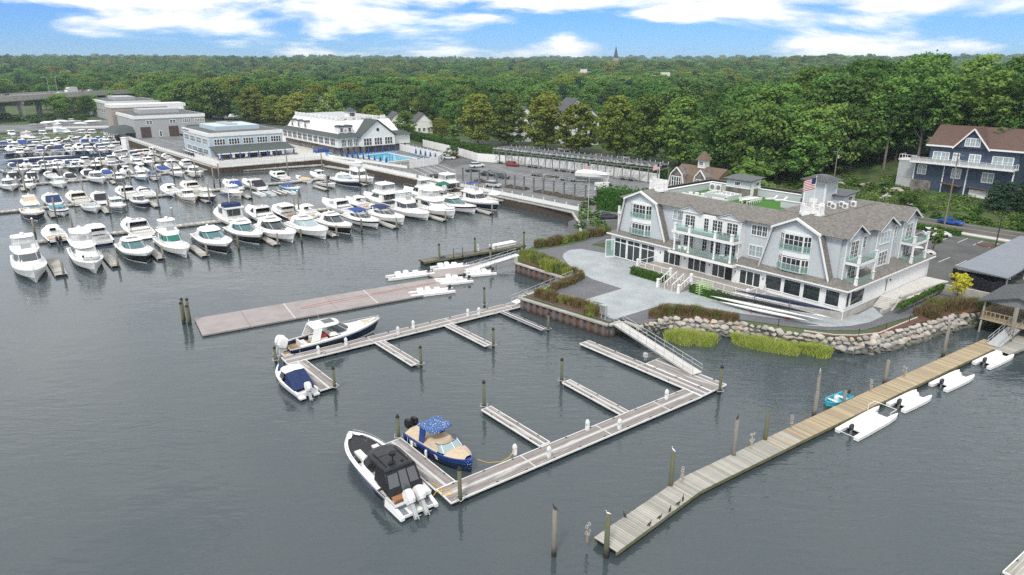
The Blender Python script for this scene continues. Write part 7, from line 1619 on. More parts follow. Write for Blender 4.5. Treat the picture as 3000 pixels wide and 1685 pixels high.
V('white pickup on the street behind the hedge',(1655,443),SA+.25,'pickup','car_white','cars on the street',LZ+.08);V('silver SUV on the street under the trees',(1826,466),SA+.1,'suv','car_silver','cars on the street',LZ+.08)
for i,(u,v,k,m_,w_)in enumerate(((1128,416,'suv','car_black','black car'),(1150,421,'sedan','car_white','white car'),(1182,430,'suv','car_white','white SUV'),(1296,455,'sedan','car_silver','silver car'),(1328,461,'sedan','car_red','red car'),(1316,466,'sedan','car_white','white sedan'))):V(f'{w_} beside the club ramp, {nth(i)} from the left',(u,v),SA+.6,k,m_,'cars along the club ramp')
V('dark SUV at the corner of the pale blue club house',(521,398),SA+1.4,'suv','car_black')
#trailer racks, trailers, wrapped boat
TR=None
def trailer(lab,p,rz,s_=1.0):
 global TR
 t=thing('boat_trailer',lab,'trailer',p,rz,'boat trailers');t.scale=(s_,)*3
 if TR is None:
  f=MB().beam((-2.6,.7,.55),(1.4,.7,.55),.1,.12).beam((-2.6,-.7,.55),(1.4,-.7,.55),.1,.12).beam((1.4,.7,.55),(3.2,0,.55),.1,.12).beam((1.4,-.7,.55),(3.2,0,.55),.1,.12)
  for x in(-2.4,-1.0,.6):f.beam((x,-.7,.5),(x,.7,.5),.1,.1)
  TR=(f.mesh('frame'),MB().beam((-2.4,.45,.85),(1.0,.45,.8),.12,.1).mesh('bunk'),MB().tube((0,-.1,0),(0,.1,0),.33,10).mesh('wheel'),MB().tube((2.8,0,.5),(2.8,0,1.05),.05,5).bx(-2.6,-2.5,.65,.72,.5,1.2).mesh('winch_post'))
  for m_,c_ in zip(TR,('light_grey','mid_grey','rubber','white')):m_.materials.append(MT[c_])
 link('frame',TR[0],t);link('bunk',TR[1],t);link('bunk',TR[1],t).location=(0,-.9,0);link('winch_post',TR[3],t)
 for x in(-1.3,-.5):
  for y in(-.95,.95):link('wheel',TR[2],t).location=(x,y,.33)
def rack(lab,a,b_,z,n_,dep,levels):
 d=Vector(b_)-Vector(a);L=d.length;rz=SA+atan2(d.y,d.x);t=thing('trailer_rack',lab,'rack',S(*a,LZ),rz,'steel trailer racks')
 for k in range(n_+1):
  x=k*L/n_
  for y in(0,dep):MB().bx(x-.12,x+.12,y-.12,y+.12,0,z).obj('post','mid_grey',t)
  MB().bx(x-.1,x+.1,0,dep,z-.22,z-.02).obj('cross_beam','mid_grey',t)
  if k<n_ and k%2==0:MB().tube((x,0,.2),(x+L/n_,0,z-.3),.05,5).tube((x+L/n_,0,.2),(x,0,z-.3),.05,5).obj('cross_brace','mid_grey',t)
 for y in(0,dep):MB().bx(0,L,y-.1,y+.1,z,z+.2).obj('rail','mid_grey',t)
 return t,rz
r1,rz1=rack('long steel rack with boat trailers on top along the yard hedge',(-114.5,60),(-47,68.5),4.3,22,6,1)
for i in range(30):
 p=Vector((-113,63)).lerp(Vector((-49,71)),i/29);trailer(f'galvanised trailer on top of the long rack, {nth(i)} from the left',S(p.x,p.y,LZ+4.52),rz1+pi/2+pi+RND.uniform(-.35,.1),1.35)
for i,(x,y)in enumerate(((-112,61),(-108,61.8),(-98,63),(-95,63.4),(-86,64.6),(-83,65),(-79,65.4),(-71,66.2),(-60,67.5),(-57,68))):trailer(f'galvanised trailer on the ground under the long rack, {nth(i)} from the left',S(x,y,LZ+.06),rz1+pi+RND.uniform(-.3,.3))
r2,rz2=rack('empty steel rack frame across the middle of the boat yard',(-88,28),(-39,35),4.0,14,.3,0)
for i,(u,v)in enumerate(((1575,516),(1660,530),(1690,533),(1605,527))):trailer(f'empty galvanised trailer in the middle of the yard, {nth(i)} counted from the left',G(u,v,LZ+.06),rz2+RND.uniform(-.2,.5))
mk('rack_timber',(.10,.085,.065),.9,.25,2.)
for i,(u,v)in enumerate(((1510,553),(1600,568),(1640,576),(1675,583),(1420,535),(1445,508),(1600,520))):
 tag(MB().bx(-4,4,-.5,-.2,0,.5).bx(-4,4,.4,.7,0,.5).bx(-4,4,1.2,1.5,0,.5).bx(-3,-2.7,-.6,1.6,.5,.7).bx(2.7,3,-.6,1.6,.5,.7).obj('timber_crib','rack_timber'),f'low dark timber crib on the yard ground, {nth(i)} from the left','timber crib','timber cribs').location=G(u,v,LZ+.06)
for o in[o for o in bpy.data.objects if o.name.startswith('timber_crib')]:o.rotation_euler.z=rz2
boat('cover','white shrink-wrapped boat standing in the boat yard',G(1738,536,LZ),rz2+.15,11,3.6,canvas='white',name='wrapped_boat',s0=1.7,s1=2.3).location.z=LZ+1.2
for k in(-1,1):tag(MB().bx(-.3,.3,-1.2,1.2,0,1.2).obj('boat_cradle','mid_grey'),f'steel cradle under the {"stern" if k < 0 else "bow"} of the wrapped boat','cradle').location=G(1738,536,LZ)+Vector((cos(rz2+.15),sin(rz2+.15),0))*2.5*k
for i in range(16):
 p=G(660+i*15,503-i*1.4);t=thing('personal_watercraft',f'dark jet ski float with craft, {nth(i)} from left under the club bulkhead','jet ski',p,BOW,'jet skis on floats')
 MB().bx(-1.8,1.8,-.75,.75,.05,.35).obj('float','charcoal',t);m_=['black_hull','black_hull','white','red','black_hull'][i%5]
 if i in(0,1,2,8,9,12,13,14):MB().loft([[(x,y*w_,z)for y,z in((-.5,.35),(.5,.35),(.35,.35+h),(-.35,.35+h))]for x,w_,h in((-1.5,.7,.3),(-.6,1,.55),(.4,1,.5),(1.1,.8,.3),(1.6,.15,.1))]).obj('body',m_,t);MB().bx(.3,.5,-.35,.35,.9,1.1).obj('handlebar','rubber',t)
for i in range(4):
 t=thing('drive_on_float',f'pale drive-on boat float, {nth(i)} from left beside the second walkway','float',G(760+i*30,572-i*2),BOW,'drive-on floats');MB().loft([[(x,-.9,.0),(x,.9,.0),(x,.9,h),(x,-.9,h)]for x,h in((-3.5,.45),(2.5,.45),(3.5,.12))]).obj('base','light_grey' if i!=2 else 'plank_dark',t)
 for y in(-.8,.8):MB().tube((-3.4,y,.5),(3.2,y,.5),.16,6).obj('roller_tube','white' if i!=1 else 'pale_blue_hull',t)
t=thing('float_umbrella','green umbrella over the service float','umbrella',G(1300,578));MB().tube((0,0,0),(0,0,4.4),.05,6).obj('pole','white',t);MB().loft([[(r*cos(a),r*sin(a),z)for a in[2*pi*k/8 for k in range(8)]]for r,z in((2.0,3.7),(1.1,4.2),(.05,4.5))]).obj('canopy','green_canvas',t)
for i,(u,v,L)in enumerate(((655,350,14),(690,352,13),(150,370,10),(185,366,10),(215,366,9),(275,366,9),(240,372,8),(115,375,9))):boat(['express','express','cover','cover','walk','cover','cover','cuddy'][i],f'white boat stored on land, {nth(i)} counted in the far yard',G(u,v,LZ),radians(-10+25*(i%3)),L,detail=1,rail=False,boot=False,grp='boats stored on land').location.z=LZ+1.3
def lettering(txt,size,mat,parent,loc,rot):
 cu_=bpy.data.curves.new('lettering','FONT');cu_.body=txt;cu_.size=size;cu_.extrude=.02;tmp=bpy.data.objects.new('tmp',cu_);col.objects.link(tmp);bpy.context.view_layer.update()
 me=bpy.data.meshes.new_from_object(tmp.evaluated_get(bpy.context.evaluated_depsgraph_get()));bpy.data.objects.remove(tmp);me.materials.clear();me.materials.append(MT[mat]);o=link('lettering',me,parent);o.location=loc;o.rotation_euler=rot;return o
lettering('Greenwich Water Club',1.0,'charcoal',A,(-228.5,-14.23,9.85),(pi/2,0,0))
for i,(u,v,m_,nm)in enumerate(((388,441,'yellow','yellow'),(392,444,'red','red'),(396,438,'yellow','upper yellow'),(381,444,'sky_canvas','blue'),(416,452,'red','broad red'))):
 t=thing('kayak',f'{nm} kayak on the float by the left bulkhead','kayak',G(u,v,.7+.35*(i%3)),BOW+.3,'kayaks on the float');MB().loft([[(x,w_*.5*cos(a),w_*.28*sin(a))for a in[2*pi*k/8 for k in range(8)]]for x,w_ in((-2.4,.1),(-1.2,.85),(0,1),(1.2,.85),(2.4,.1))]).obj('hull',m_,t);MB().bx(-.5,.5,-.25,.25,.2,.3).obj('cockpit','rubber',t)
tag(MB().bx(-1,1,-1,1,0,6.2).bx(-1.15,1.15,-1.15,1.15,6.2,6.5).obj('white_pylon','white'),'tall white pylon on the float beside the kayaks','pylon').location=G(371,448,0)
for i in range(9):
 t=thing('stored_shell',f'stored rowing shell beside the blue club house, {nth(i)} from the outer edge','rowing shell',S(-210+(i%3)*2,-16.2-(i//3)*.9,LZ+.7+(i%3)*.6),SA,'shells beside the club');MB().loft([[(x,w_*.32*cos(a),w_*.24*sin(a))for a in[2*pi*k/6 for k in range(6)]]for x,w_ in((-9,.1),(-4,.9),(4,.9),(9,.1))]).obj('hull',['navy','white','navy','red','royal','white'][i%6],t)
 MB().bx(-.1,.1,-.5,.5,-.35,-.2).obj('rest','mid_grey',t)
def mk_leaf(name,dark,light,tip,var=.25):
 m,t,b=newmat(name);g=t.nodes.new('ShaderNodeNewGeometry');oi=t.nodes.new('ShaderNodeObjectInfo')
 n=nnode(t,'ShaderNodeTexNoise',Scale=.35,Detail=3.);t.links.new(coords(t),n.inputs['Vector'])
 a=mixc(t,n.outputs[0],dark,light);a=mixc(t,math_('MULTIPLY',g.outputs['Random Per Island'],.55,tree=t),a,tip)
 mr=nnode(t,'ShaderNodeMapRange');t.links.new(oi.outputs['Random'],mr.inputs[0]);mr.inputs[3].default_value=1-var;mr.inputs[4].default_value=1+var
 a=mixc(t,1.,a,mr.outputs[0],'MULTIPLY')
 hs=t.nodes.new('ShaderNodeHueSaturation');t.links.new(a,hs.inputs['Color']);mh=nnode(t,'ShaderNodeMapRange');t.links.new(math_('FRACT',math_('MULTIPLY',oi.outputs['Random'],7.3,tree=t),tree=t),mh.inputs[0]);mh.inputs[3].default_value=.494;mh.inputs[4].default_value=.525;t.links.new(mh.outputs[0],hs.inputs['Hue'])
 d=t.nodes.new('ShaderNodeBsdfDiffuse');tr=t.nodes.new('ShaderNodeBsdfTranslucent');mx=t.nodes.new('ShaderNodeMixShader');mx.inputs[0].default_value=.28
 for s_ in(d,tr):t.links.new(hs.outputs[0],s_.inputs[0])
 t.links.new(d.outputs[0],mx.inputs[1]);t.links.new(tr.outputs[0],mx.inputs[2]);t.links.new(mx.outputs[0],t.nodes['Material Output'].inputs[0])
mk_leaf('leaf_green',(.055,.12,.032),(.11,.205,.050),(.20,.30,.085),.32);mk_leaf('leaf_mid',(.09,.175,.038),(.165,.27,.055),(.26,.35,.10),.32);mk_leaf('leaf_autumn',(.13,.18,.032),(.23,.26,.045),(.36,.33,.08));mk_leaf('leaf_yellow',(.42,.42,.03),(.58,.54,.05),(.65,.6,.1));mk_leaf('leaf_hedge',(.045,.105,.022),(.085,.16,.035),(.12,.20,.05))
mk_leaf('leaf_street',(.10,.17,.035),(.18,.26,.05),(.28,.33,.09));mk_leaf('leaf_pine',(.035,.08,.045),(.06,.115,.06),(.09,.15,.08))
mk('bark',(.10,.085,.07),.95,.3,3.,stretch=(2,2,.4));mk('bark_pale',(.21,.19,.16),.95,.3,3.,stretch=(2,2,.4))
def crown(seed,kind,n_clump,per,leaf,mat):
 """unit crown: height 1 from z=0, about 0.5-0.9 wide; clumps of small leaf faces, denser outside"""
 r=random.Random(seed);vs,fs=[],[]
 cl=[]
 for i in range(n_clump):
  u=r.random();a=r.uniform(0,2*pi)
  if kind=='oval':z=.04+.92*u;w_=.31*sin(pi*min(1,(u*.86+.10))**.85)**.75
  elif kind=='broad':z=.12+.80*u**.8;w_=.50*(sin(pi*(u*.80+.16)))**.55*(.75+.25*sin(3*a+seed))
  elif kind=='tall':z=.10+.86*u;w_=.36*(sin(pi*(u*.80+.14)))**.5*(.7+.3*sin(2*a+seed))
  elif kind=='cone':z=.03+.95*u;w_=.27*(1-u)**.8
  else:z=.10+.80*u;w_=.5*sin(pi*(u*.9+.08))**.5
  q=r.uniform(.55,1.0)if r.random()<.8 else r.uniform(.0,.6)
  cl.append((cos(a)*w_*q,sin(a)*w_*q,z,r.uniform(.06,.115)*(1.15 if kind in('broad','round')else.85)))
 for x,y,z,cr in cl:
  for _ in range(per):
   d=Vector((r.gauss(0,1),r.gauss(0,1),r.gauss(.25,.8))).normalized();p=Vector((x,y,z))+Vector((d.x,d.y,d.z*.75))*cr*r.uniform(.55,1.05)
   nn=(d+Vector((r.gauss(0,.5),r.gauss(0,.5),r.gauss(.3,.5)))).normalized();a_=nn.orthogonal().normalized();b_=nn.cross(a_);an=r.uniform(0,pi);s_=leaf*r.uniform(.6,1.3)
   e1=(a_*cos(an)+b_*sin(an))*s_;e2=(b_*cos(an)-a_*sin(an))*s_*.75;k=len(vs)
   vs+=[tuple(p-e1),tuple(p-e2),tuple(p+e1),tuple(p+e2)];fs.append((k,k+1,k+2,k+3))
 me=bpy.data.meshes.new('crown');me.from_pydata(vs,[],fs);me.materials.append(MT[mat]);return me
def trunk_mesh(h0,seed,mat='bark'):
 r=random.Random(seed);mb=MB();mb.tube((0,0,-.03),(0,0,h0),.022,7,.016).tube((0,0,h0),(.02,.01,h0+.3),.016,6,.008)
 for k in range(5):a=k*1.3+r.random();mb.tube((0,0,h0*(.8+.1*k)),(cos(a)*.2,sin(a)*.2,h0+.12+.09*k),.011,5,.004)
 me=mb.mesh('trunk');me.materials.append(MT[mat]);return me
CR={'street':[crown(s_,'oval',150,46,.022,m_)for s_,m_ in((1,'leaf_autumn'),(2,'leaf_autumn'),(3,'leaf_autumn'),(4,'leaf_street'))],'oak':[crown(s_,'broad',90,52,.021,m_)for s_,m_ in((5,'leaf_green'),(6,'leaf_mid'),(7,'leaf_green'),(8,'leaf_green'))],'tall':[crown(s_,'tall',85,50,.020,m_)for s_,m_ in((9,'leaf_green'),(10,'leaf_mid'),(11,'leaf_green'))],'gold':[crown(12,'broad',90,50,.021,'leaf_autumn')],'pine':[crown(13,'cone',80,45,.02,'leaf_pine')],'shrub':[crown(14,'round',42,46,.045,'leaf_hedge'),crown(15,'round',42,46,.045,'leaf_green'),crown(16,'round',36,40,.05,'leaf_mid')],'yellow':[crown(17,'broad',40,40,.035,'leaf_yellow')],'young':[crown(18,'oval',40,40,.045,'leaf_mid')]}
TK=[trunk_mesh(.30,1),trunk_mesh(.22,2),trunk_mesh(.42,3,'bark_pale')]
TREES=[]
def tree(lab,p,h,kind='oak',wide=1.0,grp='trees',lift=.14,tk=None,name=None,low=None):
 t=thing(name or{'street':'street_tree','pine':'conifer_tree','yellow':'yellow_tree','young':'young_tree'}.get(kind,'broadleaf_tree'),lab,'tree',(p[0],p[1],p[2]if len(p)>2 else hill_z(p[0],p[1])-.1),RND.uniform(0,6),grp)
 c_=link('crown',RND.choice(CR[kind]),t);c_.location.z=h*lift;c_.scale=(h*wide*(1-lift)*1.15,h*wide*(1-lift)*1.15,h*(1-lift))
 k=link('trunk',tk or RND.choice(TK[:2]),t);k.scale=(h*.8,h*.8,h)
 TREES.append(t);return t
def shrub(lab,p,w_,h,kind='shrub',grp='shrubs',idx=None):
 t=thing('shrub',lab,'shrub',p,RND.uniform(0,6),grp);c_=link('foliage',CR[kind][idx]if idx is not None else RND.choice(CR[kind]),t);c_.scale=(w_,w_,h);c_.location.z=-h*.08;return t
STREET=[(1400,424,287,80),(1489,427,287,88),(1598,439,285,92),(1694,449,312,96),(1806,464,296,98),(1890,476,296,100),(1990,488,305,108)]
for i,(u,vb,vt,wp)in enumerate(STREET):p=G(u,vb,LZ);dst=hypot(p.x,p.y);h=(vb-vt)*dst/2000*1.03;tree(f'tall oval street tree turning yellow, {nth(i)} from left along the boat yard hedge',p,h,'street',wp*dst/2000/h/.62*1.25,'street trees by the yard',.08)
LEFTROW=[(624,337,262),(676,341,259),(743,360,268),(765,362,287),(805,366,290),(845,369,292),(880,372,283),(922,376,288),(972,380,288),(1091,398,315),(1188,406,331)]
for i,(u,vb,vt)in enumerate(LEFTROW):p=G(u,vb,LZ);dst=hypot(p.x,p.y);tree(f'oval olive street tree, {nth(i)} from left behind the club houses',p,(vb-vt)*dst/2000*1.03,'street',1.25,'street trees behind the clubs',.08)
tree('small round golden tree beside the hedge ramp',G(1293,416,LZ),11,'gold',1.1,'lone trees',.1);tree('small grey-green tree at the hedge corner',G(1330,430,LZ),9,'young',1.2,'lone trees');tree('grey-green round tree behind the rooftop stair hut',(*S(-6,52)[:2],LZ),12.5,'young',1.5,'lone trees',.05)
tree('bright yellow small tree by the retaining wall',S(48.6,20.3,LZ),4.6,'yellow',1.0,'lone trees',.28);tree('young green tree in the car park island',S(35.3,47.2,LZ),5.6,'young',1.1,'lone trees',.3);tree('young green tree at the right edge beside the carport',S(55.5,33.5,LZ),7,'oak',1.0,'lone trees',.1);tree('green tree by the utility pole across the car park',S(22,68,LZ),7.5,'oak',.95,'lone trees',.1);tree('small bush tree in the yard island',G(1328,465,LZ),5,'oak',1.1,'lone trees',.05)
TR_=random.Random(4)
def tree_line(where,pts,n_,h0,h1,jit,kinds,grp,lift=.14):
 for i in range(n_):
  p=along(pts,(i+.5)/n_)+Vector((TR_.uniform(-jit,jit),TR_.uniform(-jit,jit),0));k=TR_.choice(kinds);az_=p.x/p.y;p=p*(1.16 if any(abs(az_-q)<.017 for q in(.0135,.086,.105))and 220<p.y<420 else 1);tree(f'{dict(oak="dark green broadleaf", tall="tall green", gold="golden green", pine="blue-green conifer")[k]} tree, {nth(i)} from left {where}',(p.x,p.y),TR_.uniform(h0,h1),k,TR_.uniform(.85,1.2),grp,lift)
KN=['oak','oak','tall','oak','tall','oak','tall','oak','gold','oak','pine','tall']
def pxl(*q):return[G(u,v,LZ)for u,v in q]
tree_line('in first line behind street',pxl((980,364),(1150,378),(1400,394),(1650,409),(1900,428),(2080,450)),26,16,20,4,KN,'first tree line')
tree_line('in second line behind street',pxl((560,326),(900,350),(1200,368),(1500,388),(1800,408),(2150,440)),40,18,25,6,KN,'second tree line')
tree_line('in third line behind street',pxl((480,312),(900,332),(1200,350),(1500,366),(1800,382),(2200,410)),46,18,26,7,KN,'third tree line')
tree_line('beside the bridge',pxl((150,348),(240,344),(330,336),(420,330),(540,326)),16,11,16,8,KN,'trees by the bridge');tree_line('behind the far sheds',pxl((120,325),(300,318),(470,312)),16,15,22,8,KN,'trees behind the far sheds')
FZ=['oak','oak','tall','oak','tall','oak','tall','oak','oak','tall']
tree_line('along the wooded slope behind the boathouse',[S(*q)for q in((-44,92),(-34,90),(-18,90),(-6,97))],13,17,23,4,FZ,'slope trees',.06)
tree_line('in the second rank of the wooded slope',[S(*q)for q in((-54,108),(-36,104),(-16,106),(4,112))],17,18,25,4,FZ,'slope second rank',.1)
tree_line('in the rank behind the blue house',[S(*q)for q in((6,112),(20,110),(36,110),(56,108),(84,104))],17,17,24,3,FZ,'trees behind the blue house',.3)
tree_line('in the deep rank above the blue house',[S(*q)for q in((-70,124),(-30,122),(10,126),(50,124),(100,120))],30,19,26,5,FZ,'deep slope trees',.2)
tree_line('on the crest above the blue house',[S(*q)for q in((-80,142),(-30,140),(20,144),(60,142),(120,138))],30,20,27,6,FZ,'crest trees',.2)
for i,(x,y,h)in enumerate(((1,103,20),(7.5,107,21),(35,112,23),(40,108,24))):tree(f'tall bare-trunked tree, {nth(i)} from left around the blue house',S(x,y)[:2],h,'tall',1.15,'bare-trunked trees',.42,TK[2])
pts=[];r_=430.
while r_<5200:
 sp=11.5*max(1,r_/560);n_=int(1.5*r_/sp)
 for k in range(n_):
  a=-.75+1.5*(k+TR_.random())/n_;rr=r_+TR_.uniform(-.5,.5)*sp;x,y=sin(a)*rr,cos(a)*rr
  if y>410-.18*x and not(-640<toS((x,y))[0]<-300 and-120<toS((x,y))[1]<30)and not(-400<x<-150 and 400<y<900 and abs(x-(-330+.28*(y-520)if y>520 else-325))<24):pts.append((x,y,hill_z(x,y)+1,max(1,(r_/900)**.5)*TR_.uniform(14,31)))
 r_+=sp*.9
me=bpy.data.meshes.new('woodland');me.from_pydata([p[:3]for p in pts],[],[]);at_=me.attributes.new('size','FLOAT','POINT');at_.data.foreach_set('value',[p[3]for p in pts]);wo=link('woodland',me,None,kind='stuff');tag(wo,'far-off green woodland covering the hills to the horizon','woodland')
ng=bpy.data.node_groups.new('scatter','GeometryNodeTree');ng.interface.new_socket('Geometry',in_out='INPUT',socket_type='NodeSocketGeometry');ng.interface.new_socket('Geometry',in_out='OUTPUT',socket_type='NodeSocketGeometry')
gi,go=ng.nodes.new('NodeGroupInput'),ng.nodes.new('NodeGroupOutput');ip=ng.nodes.new('GeometryNodeInstanceOnPoints');jn=ng.nodes.new('GeometryNodeJoinGeometry')
seen=set()
for t in TREES:
 c_=t.children[0]
 if c_.data.name in seen or c_.data in CR['street']or c_.data in CR['young']or c_.data in CR['yellow']:continue
 seen.add(c_.data.name);oi=ng.nodes.new('GeometryNodeObjectInfo');oi.inputs[0].default_value=c_;oi.inputs['As Instance'].default_value=True;oi.transform_space='ORIGINAL';ng.links.new(oi.outputs['Geometry'],jn.inputs[0])
ip.inputs['Pick Instance'].default_value=True;rv_=ng.nodes.new('FunctionNodeRandomValue');rv_.data_type='FLOAT_VECTOR';rv_.inputs[0].default_value=(0,0,0);rv_.inputs[1].default_value=(0,0,6.28)
ri=ng.nodes.new('FunctionNodeRandomValue');ri.data_type='INT';ri.inputs[4].default_value=0;ri.inputs[5].default_value=max(0,len(seen)-1)
na=ng.nodes.new('GeometryNodeInputNamedAttribute');na.data_type='FLOAT';na.inputs[0].default_value='size';cx3=ng.nodes.new('ShaderNodeVectorMath');cx3.operation='SCALE';cx3.inputs[0].default_value=(1.1,1.1,.82)
ng.links.new(na.outputs[0],cx3.inputs['Scale']);ng.links.new(cx3.outputs[0],ip.inputs['Scale']);ng.links.new(gi.outputs[0],ip.inputs['Points']);ng.links.new(jn.outputs[0],ip.inputs['Instance']);ng.links.new(rv_.outputs[0],ip.inputs['Rotation']);ng.links.new(ri.outputs[2],ip.inputs['Instance Index']);ng.links.new(ip.outputs[0],go.inputs[0])
wo.modifiers.new('scatter','NODES').node_group=ng
def hedge(lab,pts,w_,h,grp='clipped hedges',z=LZ,leaf=.16,dens=26,jit=.05):
 t=thing('hedge',lab,'hedge',(pts[0].x,pts[0].y,z),0,grp);o0=Vector((pts[0].x,pts[0].y,0));vs,fs=[],[];r=random.Random(int(h*100)+len(pts));core=MB()
 for a,b_ in zip(pts,pts[1:]):
  a,b_=Vector((a.x,a.y,0))-o0,Vector((b_.x,b_.y,0))-o0;d=(b_-a);L=d.length;d.normalize();n_=Vector((-d.y,d.x,0));core.beam(a+Vector((0,0,h*.47)),b_+Vector((0,0,h*.47)),w_*.86,h*.92)
  for _ in range(int(L*(w_+2*h)*dens*(.16/leaf)**2)):
   q=r.uniform(0,w_+2*h);s_=r.uniform(-.1,L+.1)
   y,zz=(-w_/2,q)if q<h else((q-h-w_/2,h)if q<h+w_ else(w_/2,q-h-w_));p=a+d*s_+n_*(y*(1+jit*1.2*noise.noise(Vector((s_*.35,zz*.4,y))))+r.gauss(0,jit))+Vector((0,0,zz*(1+jit*noise.noise(Vector((s_*.3,y,7.))))+r.gauss(0,jit)))
   nn=Vector((r.gauss(0,1),r.gauss(0,1),r.gauss(.3,1))).normalized();e1=nn.orthogonal().normalized()*leaf*r.uniform(.6,1.2);e2=nn.cross(e1)*.8;k=len(vs);vs+=[tuple(p-e1),tuple(p-e2),tuple(p+e1),tuple(p+e2)];fs.append((k,k+1,k+2,k+3))
 c_=core.obj('core','leaf_hedge',t);m_=MB();m_.v,m_.f=vs,fs;m_.obj('leaves','leaf_hedge',t);return t
hedge('long clipped hedge between the boat yard and the street',pxl((1206,406),(1300,432),(1400,452),(1470,458),(1600,472),(1760,492),(1940,522),(2060,545)),4.0,3.4,leaf=.38,dens=20,jit=.15);hedge('tall dense green hedge left of the boathouse roof',[S(*q)for q in((-33,30),(-27,32),(-20,33.5),(-13,34))],4.0,5.2,leaf=.26,jit=.35)
hedge('clipped box hedge left of the terrace steps',[S(9.0,-5.6,0),S(16.0,-5.6,0)],1.0,1.25,z=BZ);hedge('clipped box hedge right of the terrace steps',[S(21.0,-5.7,0),S(30.4,-5.7,0)],1.0,1.15,z=BZ)
hedge('low hedge between the car park and the pavement',[S(18,67.2,0),S(33,67.2,0)],1.3,1.1,z=LZ,leaf=.2);hedge('row of low planting on the concrete wall beside the side steps',[S(45.6,8,0),S(45.6,24,0)],.6,.5,z=BZ+1.0,leaf=.14)
SR=random.Random(9)
for i in range(59):
 x,y=SR.uniform(-14,60),SR.uniform(82,94)
 if 12<x<30 and y>88:x+=22
 p=S(x,y);p.z=hill_z(p.x,p.y);w_=SR.uniform(1.2,3.4);shrub(f'round green shrub on the slope below the blue house, {nth(i)} counted up the bank',p,w_,w_*SR.uniform(.6,.9),grp='slope shrubs')
for i in range(12):p=S(2+i*5.2+SR.uniform(-1,1),81.6+SR.uniform(0,1));p.z=hill_z(p.x,p.y);shrub(f'clipped shrub beside the road, {nth(i)} from left under the slope',p,2.6,1.9,grp='roadside shrubs')
for i,(u,v,w_)in enumerate(((1716,640,4),(1740,660,3),(1760,668,3),(1735,600,3.5),(1712,610,2.5),(1755,640,3),(1800,600,3),(1700,668,2.5))):shrub(f'leafy shrub on the bank left of the boathouse, {nth(i)} counted from the flagpole',G(u,v,LZ),w_,w_*.7,grp='bank shrubs',idx=2 if i==2 else None)
for i,(x,y)in enumerate(((31,91),(33.5,91),(36,92),(38.5,92))):p=S(x,y);p.z=hill_z(p.x,p.y);tree(f'dense evergreen beside the garage, {nth(i)} from left',(p.x,p.y),6.5,'pine',1.5,'garage evergreens',.02)
gc=MB();r=random.Random(3)
for _ in range(22000):
 x,y=r.uniform(-20,75),81.8+18*r.random()**1.4;p=S(x,y);
 if noise.noise(Vector((p.x*.12,p.y*.12,4.)))<-.12 or(10<x<33 and y>95):continue
 p.z=hill_z(p.x,p.y)+r.uniform(.05,.5);nn=Vector((r.gauss(0,.7),r.gauss(0,.7),1)).normalized();e1=nn.orthogonal().normalized()*r.uniform(.12,.3);e2=nn.cross(e1)*.8;gc.face([p-e1,p-e2,p+e1,p+e2])
tag(gc.obj('ground_cover','leaf_mid',kind='stuff'),'low leafy ground cover over the slope below the blue house','ground cover')
for i,(u,v)in enumerate(((20,352),(60,356),(105,360),(150,352),(200,350),(240,352))):shrub(f'dark bush under the viaduct, {nth(i)} from the left',G(u,v,LZ),9,5,grp='bushes under the viaduct')
#blue house on the knoll
mk_lines('navy_siding',(.045,.068,.118),2,.2,.8,.6,.12,.06)
nh=thing('blue_house','navy blue house with brown roof and long white balcony on the slope','house',S(2.0,0),SA);z0=5.0
MB().bx(9.6,30.6,95,107,z0-2,12.6).obj('wall','navy_siding',nh);MB().bx(12,30.6,96.3,107,12.6,16.9).obj('upper_wall','navy_siding',nh);MB().bx(9.5,14,94.7,95.05,z0-2,8.2).obj('stone_base','stone_wall',nh)
MB().slab([(11.2,95.6,16.7),(31.4,95.6,16.7),(31.4,102,21.2),(11.2,102,21.2)],.2).slab([(31.4,108.4,16.7),(11.2,108.4,16.7),(11.2,102,21.2),(31.4,102,21.2)],.2).obj('roof','brown_roof',nh);MB().loft([[(x,95.9,16.7),(x,108,16.7),(x,102,21.0)]for x in(12,30.6)]).obj('end_gable','navy_siding',nh)
MB().loft([[(17.6,y,16.7),(24.4,y,16.7),(21,y,21.0)]for y in(95.6,102)]).obj('front_gable','navy_siding',nh);mb=MB()
for s_ in(-1,1):q=[(21,95.1,21.2),(21,102,21.2),(21+s_*3.9,102,16.5),(21+s_*3.9,95.1,16.5)];mb.slab(q if s_<0 else q[::-1],.18)
mb.obj('gable_roof','brown_roof',nh)
for s_ in(-1,1):MB().beam((21,95.05,21.05),(21+s_*3.9,95.05,16.35),.15,.3).obj('barge_board','white',nh)
MB().bx(11.2,17.2,95.3,95.6,16.45,16.8).bx(24.8,31.4,95.3,95.6,16.45,16.8).obj('gutter','white',nh);MB().bx(9.2,30.9,92.6,96.4,12.5,12.8).obj('balcony','white',nh)
rail_run(nh,[(9.3,96),(9.3,92.8),(30.8,92.8),(30.8,96)],12.8,1.1,step=1.8).obj('railing','white',nh);MB().bx(9.3,30.8,92.86,92.9,12.95,13.7).obj('rail_panel','light_grey',nh)
for a,b_,z,y in((12.8,16.4,12.9,96.3),(17.2,18.6,12.9,96.3),(25.4,29.6,12.9,96.3),(20.6,23,12.9,96.3),(10.4,12.4,9.6,95),(24.4,26.8,9.2,95),(18,20,9.4,95)):window(nh,'y',y,a,b_,z,z+2.3,4,2,'glass_pale',.14,.07,2)
window(nh,'y',95.6,19.4,22.6,17,18.9,6,2,'glass_pale',.14,.07,3)
for x in(9.7,16.3,21.3,30.5):MB().bx(x-.12,x+.12,94.85,95.1,z0-1,12.5).obj('corner_board','white',nh)
